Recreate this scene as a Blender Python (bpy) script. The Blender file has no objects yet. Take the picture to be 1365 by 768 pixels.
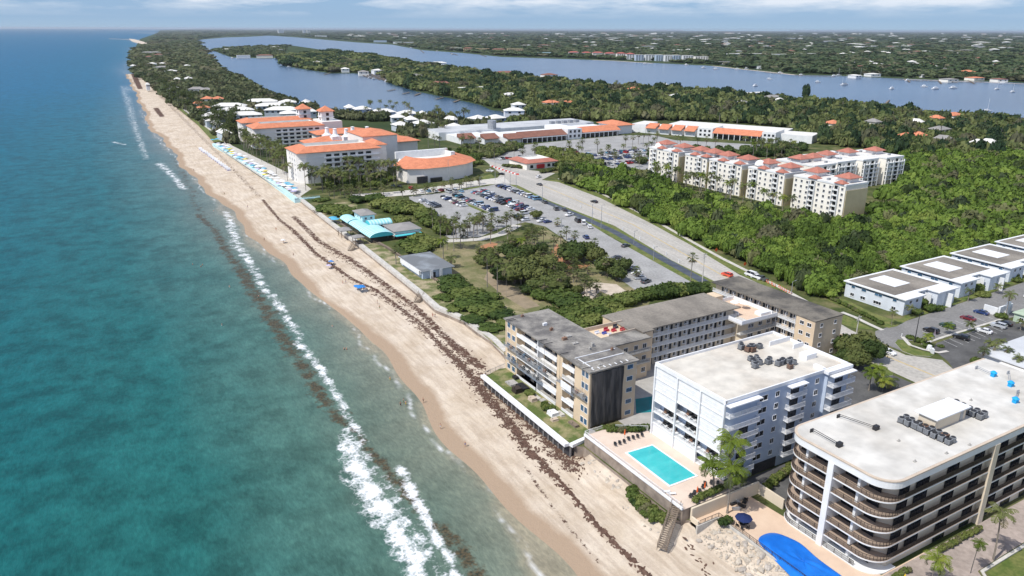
import bpy, math, random
import numpy as np
from mathutils import Vector, Matrix
random.seed(7); RNG = np.random.default_rng(11)
R = math.radians
SC = bpy.context.scene
COL = SC.collection
# ------------------------------------------------------------------ camera maths (a pixel of the survey photo -> a point of the site)
F = 1005.0; H = 92.0; CX, CY = 682.5, 384.0; HY = 39.3
P = math.atan((CY-HY)/F); ROLL = R(.22); YAW = R(30.2)
L = 0.7; SEA = -3.2                                             # level of the built land above the sea

def ray(px, py):
    x = px-CX; y = -(py-CY); c, s = math.cos(ROLL), math.sin(ROLL)
    x, y = c*x-s*y, s*x+c*y
    fwd = F*math.cos(P)+y*math.sin(P); up = -F*math.sin(P)+y*math.cos(P)
    return x*math.cos(YAW)+fwd*math.sin(YAW), -x*math.sin(YAW)+fwd*math.cos(YAW), up

def G(px, py, z=L):
    X, Y, u = ray(px, py); k = (z-H)/u
    return X*k, Y*k

def PR(X, Y, z=L):
    fx = X*math.cos(YAW)-Y*math.sin(YAW); fy = X*math.sin(YAW)+Y*math.cos(YAW); u = z-H
    d = fy*math.cos(P)-u*math.sin(P); v = fy*math.sin(P)+u*math.cos(P)
    x = F*fx/d; y = F*v/d; c, s = math.cos(-ROLL), math.sin(-ROLL)
    x, y = c*x-s*y, s*x+c*y
    return CX+x, CY-y

def PRn(X, Y, z):
    fx = X*math.cos(YAW)-Y*math.sin(YAW); fy = X*math.sin(YAW)+Y*math.cos(YAW); u = z-H
    d = fy*math.cos(P)-u*math.sin(P); v = fy*math.sin(P)+u*math.cos(P)
    x = F*fx/d; y = F*v/d; c, s = math.cos(-ROLL), math.sin(-ROLL)
    return CX+c*x-s*y, CY-(s*x+c*y), d

def visible(X, Y, z=L, m=12):
    fy = X*math.sin(YAW)+Y*math.cos(YAW)
    if fy < 5: return False
    a, b = PR(X, Y, z)
    return -m < a < 1365+m and b < 768+m

# ------------------------------------------------------------------ materials
MATS = {}
def nodes(m):
    m.use_nodes = True; nt = m.node_tree; nt.nodes.clear(); return nt
class NT:
    def __init__(s, nt): s.nt = nt
    def n(s, t, **k):
        o = s.nt.nodes.new(t)
        for a, b in k.items():
            if a.startswith('i_'):
                key = a[2:]; key = int(key) if key.isdigit() else key
                s.set(o, key, b)
            else: setattr(o, a, b)
        return o
    def set(s, o, key, v):
        if isinstance(v, bpy.types.NodeSocket): s.nt.links.new(v, o.inputs[key])
        else: o.inputs[key].default_value = v
    def noise(s, vec, scale, detail=3, rough=.55, out=0):
        o = s.n('ShaderNodeTexNoise'); s.set(o, 'Vector', vec); o.inputs['Scale'].default_value = scale
        o.inputs['Detail'].default_value = detail; o.inputs['Roughness'].default_value = rough
        return o.outputs[out]
    def ramp(s, f, stops, interp='LINEAR'):
        o = s.n('ShaderNodeValToRGB'); s.set(o, 0, f); r = o.color_ramp; r.interpolation = interp
        while len(r.elements) < len(stops): r.elements.new(.5)
        for e, (p, c) in zip(r.elements, stops):
            e.position = p; e.color = (*c, 1) if len(c) == 3 else c
        return o.outputs[0]
    def mix(s, f, a, b, t='RGBA', blend='MIX'):
        o = s.n('ShaderNodeMix', data_type=t, blend_type=blend)
        s.set(o, 0, f); ia, ib = (6, 7) if t == 'RGBA' else (2, 3)
        for i, v in ((ia, a), (ib, b)):
            if t == 'RGBA' and not isinstance(v, bpy.types.NodeSocket): v = (*v[:3], 1)
            s.set(o, i, v)
        return o.outputs[2 if t == 'RGBA' else 0]
    def math(s, op, a, b=0., clamp=False):
        o = s.n('ShaderNodeMath', operation=op, use_clamp=clamp); s.set(o, 0, a); s.set(o, 1, b); return o.outputs[0]
    def attr(s, name):
        return s.n('ShaderNodeAttribute', attribute_name=name).outputs['Fac']
    def pos(s, scale=None):
        g = s.n('ShaderNodeNewGeometry').outputs['Position']
        if scale is None: return g
        m = s.n('ShaderNodeMapping'); s.set(m, 'Vector', g); m.inputs['Scale'].default_value = scale; return m.outputs[0]
    def out(s, col, rough=.8, spec=.3, bump=None, bstr=.3, bdist=.1, metal=0, extra=None):
        b = s.n('ShaderNodeBsdfPrincipled'); s.set(b, 'Base Color', col if isinstance(col, bpy.types.NodeSocket) else (*col, 1))
        s.set(b, 'Roughness', rough); s.set(b, 'Specular IOR Level', spec); s.set(b, 'Metallic', metal)
        if bump is not None:
            u = s.n('ShaderNodeBump'); s.set(u, 'Height', bump); u.inputs['Strength'].default_value = bstr; u.inputs['Distance'].default_value = bdist
            s.nt.links.new(u.outputs[0], b.inputs['Normal'])
        o = s.n('ShaderNodeOutputMaterial'); s.nt.links.new(b.outputs[0], o.inputs[0])
        return b

def pm(name, c1, c2=None, scale=.5, rough=.8, spec=.3, lo=.35, hi=.65, bstr=0, detail=4, metal=0, fine=None, stretch=None):
    """plain surface with a two-tone worn pattern in site coordinates"""
    if name in MATS: return MATS[name]
    m = bpy.data.materials.new(name); t = NT(nodes(m))
    c2 = c2 or tuple(x*.86 for x in c1)
    v = t.pos(stretch)
    nz = t.noise(v, scale, detail)
    col = t.ramp(nz, [(lo, c1), (hi, c2)])
    if fine:
        n2 = t.noise(t.pos(), fine, 2)
        col = t.mix(1., col, t.ramp(n2, [(.3, (.82,)*3), (.7, (1.1,)*3)]), blend='MULTIPLY')
    t.out(col, rough, spec, nz if bstr else None, bstr, .3, metal)
    MATS[name] = m; return m

def car_paint(name, c):
    m = bpy.data.materials.new(name); t = NT(nodes(m)); b = t.out(c, .35, .5); b.inputs['Coat Weight'].default_value = .6; b.inputs['Coat Roughness'].default_value = .08
    MATS[name] = m; return m

# ------------------------------------------------------------------ mesh builder
class MB:
    def __init__(s): s.v = []; s.f = []; s.m = []
    def add(s, vs, fs, mi=0):
        o = len(s.v); s.v += [tuple(p) for p in vs]
        s.f += [tuple(i+o for i in q) for q in fs]; s.m += [mi]*len(fs); return s
    def box(s, x0, x1, y0, y1, z0, z1, mi=0, top=None):
        vs = [(x0,y0,z0),(x1,y0,z0),(x1,y1,z0),(x0,y1,z0),(x0,y0,z1),(x1,y0,z1),(x1,y1,z1),(x0,y1,z1)]
        s.add(vs, [(0,3,2,1),(0,1,5,4),(1,2,6,5),(2,3,7,6),(3,0,4,7)], mi); s.add(vs[4:], [(0,1,2,3)], mi if top is None else top); return s
    def quad(s, a, b, c, d, mi=0): return s.add([a,b,c,d], [(0,1,2,3)], mi)
    def prism(s, poly, z0, z1, mi=0, top=None, bottom=True):
        n = len(poly); a = 0
        for i in range(n): a += poly[i][0]*poly[(i+1)%n][1]-poly[(i+1)%n][0]*poly[i][1]
        if a < 0: poly = poly[::-1]
        vs = [(x, y, z0) for x, y in poly]+[(x, y, z1) for x, y in poly]
        s.add(vs, [(i, (i+1) % n, n+(i+1) % n, n+i) for i in range(n)], mi)
        s.add(vs[n:], [tuple(range(n))], mi if top is None else top)
        if bottom: s.add(vs[:n], [tuple(range(n))[::-1]], mi)
        return s
    def cyl(s, p0, p1, r0, r1=None, n=8, mi=0, cap=True):
        r1 = r0 if r1 is None else r1; a = Vector(p0); b = Vector(p1); d = (b-a).normalized()
        u = d.orthogonal().normalized(); w = d.cross(u)
        vs = []
        for c, r in ((a, r0), (b, r1)):
            for i in range(n):
                t = 2*math.pi*i/n; vs.append(tuple(c+u*(math.cos(t)*r)+w*(math.sin(t)*r)))
        fs = [(i, (i+1) % n, n+(i+1) % n, n+i) for i in range(n)]
        if cap: fs += [tuple(range(n))[::-1], tuple(range(n, 2*n))]
        return s.add(vs, fs, mi)
    def tube(s, pts, rs, n=8, mi=0):
        for i in range(len(pts)-1): s.cyl(pts[i], pts[i+1], rs[i], rs[i+1], n, mi, cap=(i in (0, len(pts)-2)))
        return s
    def lathe(s, prof, c=(0, 0, 0), n=12, mi=0, sx=1, sy=1):
        vs = []; 
        for r, z in prof:
            for i in range(n):
                t = 2*math.pi*i/n; vs.append((c[0]+math.cos(t)*r*sx, c[1]+math.sin(t)*r*sy, c[2]+z))
        fs = []
        for k in range(len(prof)-1):
            for i in range(n): fs.append((k*n+i, k*n+(i+1) % n, (k+1)*n+(i+1) % n, (k+1)*n+i))
        return s.add(vs, fs, mi)
    def hip(s, x0, x1, y0, y1, z0, h, ov=.5, mi=0, inset=None, th=.25):
        """hipped roof with eaves; ridge along the longer side"""
        x0 -= ov; x1 += ov; y0 -= ov; y1 += ov; w, d = x1-x0, y1-y0
        i = min(w, d)/2 if inset is None else inset
        if w >= d: r = [(x0+i, (y0+y1)/2), (x1-i, (y0+y1)/2)]
        else: r = [((x0+x1)/2, y0+i), ((x0+x1)/2, y1-i)]
        e = [(x0,y0),(x1,y0),(x1,y1),(x0,y1)]
        vs = [(a, b, z0) for a, b in e]+[(a, b, z0+th) for a, b in e]+[(a, b, z0+th+h) for a, b in r]
        fs = [(0,3,2,1),(0,1,5,4),(1,2,6,5),(2,3,7,6),(3,0,4,7)]
        if w >= d: fs += [(4,5,9,8),(5,6,9),(6,7,8,9),(7,4,8)]
        else: fs += [(4,5,8),(5,6,9,8),(6,7,9),(7,4,8,9)]
        return s.add(vs, fs, mi)
    def skirt(s, x0, x1, y0, y1, z0, h, w, ov=.5, mi=0, flat=1):
        """mansard-like band of sloping tiles round a flat roof"""
        o = [(x0-ov,y0-ov),(x1+ov,y0-ov),(x1+ov,y1+ov),(x0-ov,y1+ov)]; n = [(x0+w,y0+w),(x1-w,y0+w),(x1-w,y1-w),(x0+w,y1-w)]
        vs = [(a,b,z0) for a,b in o]+[(a,b,z0+.25) for a,b in o]+[(a,b,z0+h) for a,b in n]+[(a,b,z0+h*.45) for a,b in n]
        s.add(vs, [(0,3,2,1)]+[(i,(i+1)%4,4+(i+1)%4,4+i) for i in range(4)]+[(4+i,4+(i+1)%4,8+(i+1)%4,8+i) for i in range(4)], mi)
        s.add(vs, [(8+i,8+(i+1)%4,12+(i+1)%4,12+i) for i in range(4)]+[(12,13,14,15)], flat); return s
    def xf(s, M):
        s.v = [tuple(M @ Vector(p)) for p in s.v]; return s
    def mesh(s, name, mats, smooth=False):
        me = bpy.data.meshes.new(name); me.from_pydata(s.v, [], s.f)
        for m in (mats if isinstance(mats, (list, tuple)) else [mats]): me.materials.append(m)
        if s.m: me.polygons.foreach_set('material_index', s.m)
        if smooth: me.polygons.foreach_set('use_smooth', [True]*len(s.f))
        me.update(); return me
    def build(s, name, mats, parent=None, smooth=False, loc=None):
        return link(name, s.mesh(name, mats, smooth), parent, loc)

def link(name, me, parent=None, loc=None, rz=0, sc=None):
    o = bpy.data.objects.new(name, me); COL.objects.link(o)
    if parent: o.parent = parent
    if loc: o.location = loc
    if rz: o.rotation_euler.z = rz
    if sc: o.scale = (sc,)*3 if not isinstance(sc, tuple) else sc
    return o

AUTO = {}
def tag(o, label=None, cat=None, group=None, kind=None, at=None):
    """'{o}' in a label is filled at the end with the thing's place in its row, counted from the left of the picture"""
    if cat: o['category'] = cat
    if group: o['group'] = group
    if kind: o['kind'] = kind
    if label:
        o['label'] = label
        if '{o}' in label: AUTO.setdefault(label, []).append((o, at))
    return o
def thing(name, loc, label, cat, group=None, rz=0, sc=None):
    o = link(name, None, None, loc, rz, sc); o.empty_display_size = .3; return tag(o, label, cat, group)
def struct(o, kind='structure'): o['kind'] = kind; return o
def dup(root, loc, rz=0, sc=None, label=None, group=None, mats=None):
    r = root.copy(); COL.objects.link(r); r.location = loc; r.rotation_euler = (0, 0, rz)
    if sc: r.scale = (sc,)*3 if not isinstance(sc, tuple) else sc
    for ch in root.children:
        c = ch.copy(); COL.objects.link(c); c.parent = r
        for g in ch.children:
            d = g.copy(); COL.objects.link(d); d.parent = c
            if mats: remat(d, mats)
        if mats: remat(c, mats)
    if mats: remat(r, mats)
    if label: tag(r, label, None, group)
    return r
def remat(o, mp):
    if not o.data or not hasattr(o.data, 'materials'): return
    for i, m in enumerate(o.data.materials):
        if m and m.name in mp:
            o.material_slots[i].link = 'OBJECT'; o.material_slots[i].material = mp[m.name]
def np_mesh(name, V, Fq, mats, attrs=None, smooth=False, mi=None):
    """fast mesh from numpy; Fq (n,4) or (n,3)"""
    me = bpy.data.meshes.new(name); n, k = Fq.shape
    me.vertices.add(len(V)); me.vertices.foreach_set('co', np.asarray(V, np.float32).ravel())
    me.loops.add(n*k); me.loops.foreach_set('vertex_index', Fq.astype(np.int32).ravel())
    me.polygons.add(n); me.polygons.foreach_set('loop_start', (np.arange(n)*k).astype(np.int32))
    me.polygons.foreach_set('loop_total', np.full(n, k, np.int32))
    if mi is not None: me.polygons.foreach_set('material_index', np.asarray(mi, np.int32))
    for m in (mats if isinstance(mats, (list, tuple)) else [mats]): me.materials.append(m)
    me.update(calc_edges=True)
    for a, val in (attrs or {}).items():
        at = me.attributes.new(a, 'FLOAT', 'POINT'); at.data.foreach_set('value', np.asarray(val, np.float32))
    me.polygons.foreach_set('use_smooth', [smooth]*n)
    return me

def inpoly(X, Y, poly):
    X = np.asarray(X, float); Y = np.asarray(Y, float); r = np.zeros(X.shape, bool); n = len(poly)
    for i in range(n):
        x0, y0 = poly[i]; x1, y1 = poly[(i+1) % n]
        c = ((y0 > Y) != (y1 > Y)) & (X < (x1-x0)*(Y-y0)/((y1-y0) if y1 != y0 else 1e-9)+x0); r ^= c
    return r
def pdist(X, Y, pts, signed=False):
    """distance of points to a polyline"""
    D = np.full(np.shape(X), 1e9); S = np.zeros(np.shape(X)); T = np.zeros(np.shape(X)); acc = 0
    for (x0, y0), (x1, y1) in zip(pts[:-1], pts[1:]):
        dx, dy = x1-x0, y1-y0; l2 = dx*dx+dy*dy+1e-9
        t = np.clip(((X-x0)*dx+(Y-y0)*dy)/l2, 0, 1); d = np.hypot(X-x0-t*dx, Y-y0-t*dy)
        k = d < D; D = np.where(k, d, D); S = np.where(k, np.sign(dx*(Y-y0)-dy*(X-x0)), S); T = np.where(k, acc+t, T); acc += 1
    return (D*S, T) if signed else (D, T)
def brush(X, Y, px, wid, z=0.):
    """mask 1 on a stroke drawn along survey pixels, falling to 0 at its width (metres)"""
    pts = [G(a, b, z) for a, b in px]; D, T = pdist(X, Y, pts)
    w = np.interp(T, range(len(wid)), wid)
    return np.clip(1-D/np.maximum(w, .01), 0, 1)
# ------------------------------------------------------------------ world, sun, camera
def setup():
    w = bpy.data.worlds.new('World'); SC.world = w; w.use_nodes = True; t = NT(w.node_tree); w.node_tree.nodes.clear()
    sky = t.n('ShaderNodeTexSky', sky_type='NISHITA', sun_disc=False, sun_elevation=R(SUN_EL), sun_rotation=R(SHADOW_AZ+180), altitude=90, air_density=1., dust_density=.35, ozone_density=3.)
    tc = t.n('ShaderNodeTexCoord').outputs['Generated']
    mp = t.n('ShaderNodeMapping'); t.set(mp, 'Vector', tc); mp.inputs['Scale'].default_value = (3.6, 3.6, 24)
    nz = t.noise(mp.outputs[0], 1.6, 6, .6)
    sep = t.n('ShaderNodeSeparateXYZ'); t.set(sep, 0, tc)
    up = t.ramp(sep.outputs['Z'], [(.012, (0, 0, 0)), (.030, (1, 1, 1))])
    cl = t.math('MULTIPLY', t.ramp(nz, [(.42, (0, 0, 0)), (.60, (1, 1, 1))]), up)
    cl = t.math('MULTIPLY', cl, .8)
    tint = t.mix(1., sky.outputs[0], (.62, .76, 1.0), blend='MULTIPLY')
    low = t.ramp(sep.outputs['Z'], [(.0, (1, 1, 1)), (.16, (0, 0, 0))])
    band = t.ramp(sep.outputs['Z'], [(.0, (2.7, 3.9, 5.2)), (.012, (2.15, 3.35, 5.0)), (.05, (1.7, 2.9, 4.9))])
    tint = t.mix(t.math('MULTIPLY', low, .92), tint, band)
    col = t.mix(cl, tint, (6.3, 6.6, 7.1))
    bg = t.n('ShaderNodeBackground'); t.set(bg, 0, col); bg.inputs[1].default_value = SKY
    o = t.n('ShaderNodeOutputWorld'); t.nt.links.new(bg.outputs[0], o.inputs[0])
    s = bpy.data.lights.new('sun', 'SUN'); s.energy = SUN; s.angle = R(.5); s.color = (1, .965, .9)
    so = bpy.data.objects.new('sun', s); COL.objects.link(so)
    a = R(SHADOW_AZ); e = R(SUN_EL); d = Vector((math.sin(a)*math.cos(e), math.cos(a)*math.cos(e), -math.sin(e)))
    so.rotation_euler = d.to_track_quat('-Z', 'Y').to_euler(); so.location = (0, 0, 300)
    c = bpy.data.cameras.new('camera'); co = bpy.data.objects.new('camera', c); COL.objects.link(co); SC.camera = co
    c.sensor_width = 36; c.lens = F/1365*36; c.clip_end = 200000; c.clip_start = 1
    co.location = (0, 0, H)
    f = Vector((math.sin(YAW)*math.cos(P), math.cos(YAW)*math.cos(P), -math.sin(P))); r = Vector((math.cos(YAW), -math.sin(YAW), 0)); u = r.cross(f)
    M = Matrix((r, u, -f)).transposed() @ Matrix.Rotation(CAMROLL, 3, 'Z')
    co.rotation_euler = M.to_euler()
    SC.view_settings.view_transform = 'Standard'; SC.view_settings.look = 'None'; SC.view_settings.gamma = 1; SC.view_settings.exposure = EXPO
    SC.render.engine = 'CYCLES'; SC.cycles.max_bounces = 5; SC.cycles.transparent_max_bounces = 8; SC.cycles.volume_bounces = 0
SUN_EL, SHADOW_AZ, SUN, SKY, EXPO = 54, 86, 4.1, .13, .13
CAMROLL = ROLL
setup()

# ------------------------------------------------------------------ sea
SHORE_PX = [(760,790),(745,768),(680,690),(640,645),(600,600),(540,520),(480,440),(420,390),(330,310),(280,260),(240,215),(200,170),(183,130),(168,100),(165,87),(176,75),(172,60),(170,53)]
SHORE = [(66,-400)]+[G(a,b,SEA) for a, b in SHORE_PX]
def geo(a, b, n, first):
    """n values from a to b, the steps growing"""
    k = np.linspace(0, 1, n)**3.2; return a+(b-a)*k
def build_sea():
    xs = np.concatenate([geo(-8, -90000, 60, 1)[::-1], np.arange(-7, 80, .9), [82, 90, 130, 200, 320, 600, 1500, 4000, 12000]])
    ys = np.concatenate([[-3000, -300, 0, 40], np.arange(60, 420, .9), np.arange(420, 900, 2.2), geo(903, 110000, 70, 6)])
    X, Y = np.meshgrid(xs, ys); nx, ny = len(xs), len(ys)
    D, T = pdist(X, Y, SHORE, signed=True)
    off = D                                              # left of the path north->south is the sea
    n1 = np.sin(X*.31+Y*.11)*np.cos(Y*.23-X*.17)+.6*np.sin(Y*.71+X*.5)*np.cos(X*.83)
    wob = 1+.22*n1
    def B(px, wid, p=1.): return np.clip(brush(X, Y, px, wid, SEA)*wob*1.15, 0, 1)**p
    reef = B([(262,286),(285,305),(300,330),(325,368),(345,398),(370,440),(398,480),(428,530),(458,565)], [4,3.5,4,5,5,5,4,3.6,2.8])
    reef = np.maximum(reef, B([(470,570),(500,610),(540,655),(585,705),(612,735),(640,772)], [1.8,2.4,2.8,2.8,2.8,3.2]))
    reef = np.maximum(reef, .8*B([(455,545),(475,552)], [1.6,1.4])); reef = np.maximum(reef, B([(590,700),(610,725),(640,765)], [1.6,2.6,2.6]))
    reef = np.maximum(reef, .6*B([(232,210),(250,245),(270,290)], [6,6,5]))
    foam = B([(462,575),(475,620),(500,668),(525,705),(550,745),(566,790)], [2.2,5.2,5.2,4.4,3.8,2.6], .8)*.9
    foam = np.maximum(foam, .74*B([(395,455),(425,488),(445,520),(470,565),(490,590)], [2.2,2.2,2.,1.6,1.4]))
    foam = np.maximum(foam, .9*B([(533,625),(552,660),(575,705),(600,745),(618,790)], [1.9,2.1,1.9,1.5,1.2]))
    foam = np.maximum(foam, .6*B([(302,282),(315,325),(335,352),(352,385),(375,410),(400,452)], [3,4.2,3,3.2,2.8,2.6]))
    foam = np.maximum(foam, .62*B([(212,218),(228,232),(246,252)], [5,4,4])); 
    foam = np.maximum(foam, .42*B([(163,92),(164,115),(172,142),(180,170),(195,212)], [14,10,8,6,4]))
    foam = np.maximum(foam, .55*B([(150,189),(166,193)], [4,3]))
    foam = np.maximum(foam, .5*B([(510,640),(545,700),(585,768)], [3,3,3]))
    thin = np.clip(1-np.abs(off-1.3+1.1*np.sin(Y*.11)+.6*np.sin(Y*.37))/.55, 0, 1)
    V = np.stack([X.ravel(), Y.ravel(), np.full(X.size, SEA)], 1)
    i = np.arange(nx*ny).reshape(ny, nx); Fq = np.stack([i[:-1,:-1], i[:-1,1:], i[1:,1:], i[1:,:-1]], -1).reshape(-1, 4)
    me = np_mesh('sea', V, Fq, sea_mat(), {'off': np.clip(off.ravel(), -50, 4000), 'reef': reef.ravel(), 'foam': foam.ravel(), 'swash': thin.ravel()}, smooth=True)
    return struct(link('sea', me))
def sea_mat():
    m = bpy.data.materials.new('sea_water'); t = NT(nodes(m))
    p = t.pos(); off = t.attr('off')
    big = t.noise(p, .018, 4, .6); mid = t.noise(p, .12, 5, .62); 
    st = t.pos((1., .35, 1.)); wav = t.noise(st, .55, 4, .6)
    rot = t.n('ShaderNodeMapping'); t.set(rot, 'Vector', p); rot.inputs['Rotation'].default_value = (0, 0, .5); rot.inputs['Scale'].default_value = (1, .4, 1)
    fine = t.noise(rot.outputs[0], 1.3, 4, .65)
    o2 = t.math('ADD', off, t.math('MULTIPLY', t.math('SUBTRACT', big, .5), 26.))
    dist = t.math('DIVIDE', o2, 420.)
    col = t.ramp(dist, [(0., (.28, .255, .185)), (.008, (.175, .195, .15)), (.03, (.118, .158, .124)), (.065, (.066, .140, .115)), (.14, (.016, .104, .097)), (.30, (.002, .088, .098)), (.8, (.0005, .080, .132))])
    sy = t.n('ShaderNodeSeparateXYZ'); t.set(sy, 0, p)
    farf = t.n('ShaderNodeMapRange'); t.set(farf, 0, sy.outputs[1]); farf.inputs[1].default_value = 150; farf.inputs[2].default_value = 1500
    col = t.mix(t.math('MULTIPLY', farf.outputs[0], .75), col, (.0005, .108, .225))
    patch = t.ramp(mid, [(.36, (.50,)*3), (.52, (1.,)*3), (.66, (1.3,)*3)])
    col = t.mix(t.ramp(t.math('DIVIDE', off, 60.), [(.2, (.25,)*3), (.7, (.62,)*3)]), col, patch, blend='MULTIPLY')
    col = t.mix(.7, col, t.ramp(t.math('ADD', t.math('MULTIPLY', fine, .55), t.math('MULTIPLY', t.noise(rot.outputs[0], .42, 6, .72), .45)), [(.36, (.70,)*3), (.5, (1,)*3), (.64, (1.42, 1.36, 1.3))]), blend='MULTIPLY')  # dappled caustic light and dark multiplied into the water colour
    # dark rock reef under and out of the water
    rn = t.noise(p, .30, 6, .7); rf = t.math('ADD', t.attr('reef'), t.math('MULTIPLY', t.math('SUBTRACT', rn, .52), 3.6))
    rf = t.ramp(rf, [(.38, (0, 0, 0)), (.95, (.92,)*3)])
    rf = t.math('MULTIPLY', rf, t.ramp(t.attr('reef'), [(.02, (0, 0, 0)), (.2, (1, 1, 1))]))
    col = t.mix(rf, col, t.ramp(t.noise(p, 1.6, 4), [(.35, (.028, .030, .022)), (.65, (.11, .078, .042))]))
    # broken white water
    fn = t.noise(p, 1.25, 6, .7); f0 = t.attr('foam')
    vo = t.n('ShaderNodeTexVoronoi', feature='DISTANCE_TO_EDGE'); t.set(vo, 'Vector', t.mix(.18, p, t.n('ShaderNodeTexNoise', i_Vector=p, i_Scale=.9).outputs[1])); vo.inputs['Scale'].default_value = .85
    lace = t.ramp(vo.outputs[0], [(.0, (.35,)*3), (.16, (-.2,)*3)])
    f2 = t.noise(p, .28, 5, .65)
    ff = t.math('ADD', t.math('MULTIPLY', f0, 1.15), t.math('ADD', t.math('MULTIPLY', lace, .7), t.math('ADD', t.math('MULTIPLY', t.math('SUBTRACT', fn, .55), 1.5), t.math('MULTIPLY', t.math('SUBTRACT', f2, .54), 3.2))))
    ff = t.ramp(ff, [(.26, (0, 0, 0)), (.55, (.32,)*3), (1.1, (.95,)*3)])
    ff = t.math('MULTIPLY', ff, t.ramp(f0, [(.03, (0, 0, 0)), (.25, (1, 1, 1))]))
    sw = t.math('MULTIPLY', t.attr('swash'), t.ramp(t.noise(p, .13, 3), [(.42, (0,)*3), (.6, (.75,)*3)]))
    ff = t.math('MAXIMUM', ff, sw)
    col = t.mix(ff, col, (.80, .81, .82))
    h = t.math('ADD', t.math('MULTIPLY', wav, .8), t.math('MULTIPLY', fine, .4))
    b = t.out(col, .4, .06, h, .5, .5)
    t.set(b, 'Roughness', t.mix(ff, (.42,)*3, (.9,)*3)); return m
build_sea()

# ------------------------------------------------------------------ beach
WALL = [(99.2,-200),(99.2,40),(99.2,88.4),(93.5,88.8),(93.5,91),(91.5,92),(91.5,124),G(768,591,1.5),G(646,499,1.5),(98,169.5)]+[G(a,b,.7) for a,b in [(672,470),(654,452),(636,440),(618,426),(600,418),(580,410),(560,392),(520,360),(480,328),(448,304),(430,290),(400,266),(300,190),(230,135),(180,95),(178,67),(187,52),(210,44),(214,39.9)]]
def wallx(y): return np.interp(y, [p[1] for p in WALL[:-4]], [p[0] for p in WALL[:-4]])
def build_beach():
    ts = np.linspace(0, 1, 74); ys = np.concatenate([np.arange(30, 60, 3), np.arange(60, 420, .75), np.arange(420, 900, 3), np.arange(900, 1900, 15)])
    T, Y = np.meshgrid(ts, ys); xw = wallx(Y)+.35; ysh = [p[1] for p in SHORE]; xsh = np.interp(Y, ysh[:15], [p[0] for p in SHORE][:15])
    X = xsh-9+(xw-xsh+9)*T
    d = X-xsh+1.5*np.sin(Y*.055)+.7*np.sin(Y*.17+1)+1.6*np.sin(Y*.021+2)
    lag = brush(X, Y, [(395,385),(425,402),(470,440),(500,470)], [3.2,3,2.6,1.5], SEA); 
    Z = np.interp(d, [-9, 0, 4, 14, 34], [SEA-.9, SEA, SEA+.28, SEA+.9, SEA+2.3])-.33*np.clip(lag*1.6, 0, 1)*(d < 13)
    nearw = np.clip(1-(xw-X)/7., 0, 1)*(Y < 122); Z += nearw*1.6
    Z += .05*np.sin(X*.9+Y*.4)*np.sin(Y*.55)*np.clip(d/12, 0, 1)
    def B(px, wid): return np.clip(brush(X, Y, px, wid, -1.8)*1.5, 0, 1)
    seg = (Y > 123.5) & (Y < 168.6); Z = np.where(seg, np.minimum(Z, SEA+1.15+0*Z), Z)
    wr = .8*B([(350,266),(372,292),(392,308),(420,336),(442,352),(470,372),(500,386),(530,408),(562,432),(590,462),(625,495),(650,530),(680,562),(705,598),(740,632)], [2,1.8,2.2,1.8,1.7,1.5,1.5,1.7,1.6,1.9,2.4,2.6,2.6,1.9,1.1])
    wr = np.maximum(wr, .9*B([(740,632),(775,670),(800,700),(830,730),(870,768)], [.8,.8,.8,.8,.8]))
    wr = np.maximum(wr, .78*B([(392,290),(425,322),(470,348),(510,378),(556,412),(600,455),(640,490)], [2.8,2.6,2.6,2.4,2.4,2.8,3.2]))
    wr = np.maximum(wr, .74*B([(640,500),(690,545),(740,590),(765,625)], [3.4,4.4,4.4,2.6]))
    wr = np.maximum(wr, .62*B([(700,620),(735,668),(760,700),(800,745)], [1.1,1.,.9,.8]))
    wr = np.maximum(wr, .95*B([(174,88),(182,108),(187,118)], [10,9,7])); wr = np.maximum(wr, .9*B([(207,143),(216,155)], [6,5]))
    wr = np.maximum(wr, .6*B([(178,90),(215,130),(260,175),(300,215),(345,262)], [5,5,4,3,3]))
    bld = inpoly(X, Y, [(90.5, 119), (84, 121), (88.5,124)])
    wet = np.clip(1-(d-2.6)/4.2, 0, 1)
    V = np.stack([X.ravel(), Y.ravel(), Z.ravel()], 1); ny, nx = X.shape
    i = np.arange(nx*ny).reshape(ny, nx); Fq = np.stack([i[:-1,:-1], i[:-1,1:], i[1:,1:], i[1:,:-1]], -1).reshape(-1, 4)
    m = bpy.data.materials.new('beach_sand'); t = NT(nodes(m)); p = t.pos()
    base = t.ramp(t.noise(p, .10, 5, .6), [(.35, (.50, .41, .31)), (.65, (.61, .525, .425))])
    base = t.mix(.35, base, t.ramp(t.noise(p, 1.4, 4, .7), [(.35, (.80,)*3), (.6, (1.08,)*3)]), blend='MULTIPLY')
    tr = t.noise(t.pos((1, .12, 1)), .9, 4, .6); base = t.mix(.6, base, t.ramp(tr, [(.40, (.76, .72, .70)), (.58, (1.05,)*3)]), blend='MULTIPLY')
    wt = t.math('ADD', t.attr('wet'), t.math('MULTIPLY', t.math('SUBTRACT', t.noise(p, .16, 4), .5), .7))
    base = t.mix(t.ramp(wt, [(.25, (0,)*3), (.75, (1,)*3)]), base, (.36, .265, .185))
    wn = t.noise(p, .95, 6, .72); f = t.math('ADD', t.attr('wrack'), t.math('MULTIPLY', t.math('SUBTRACT', wn, .5), 1.9))
    f = t.math('MULTIPLY', t.ramp(f, [(.60, (0,)*3), (.74, (1,)*3)]), t.ramp(t.attr('wrack'), [(.05, (0,)*3), (.3, (1,)*3)]))
    base = t.mix(f, base, t.ramp(t.noise(p, 3., 3), [(.35, (.055, .030, .022)), (.7, (.15, .085, .06))]))
    t.out(base, .9, .15, t.math('ADD', t.noise(p, 1.1, 5, .7), t.math('MULTIPLY', f, .6)), .5, .35)
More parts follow.
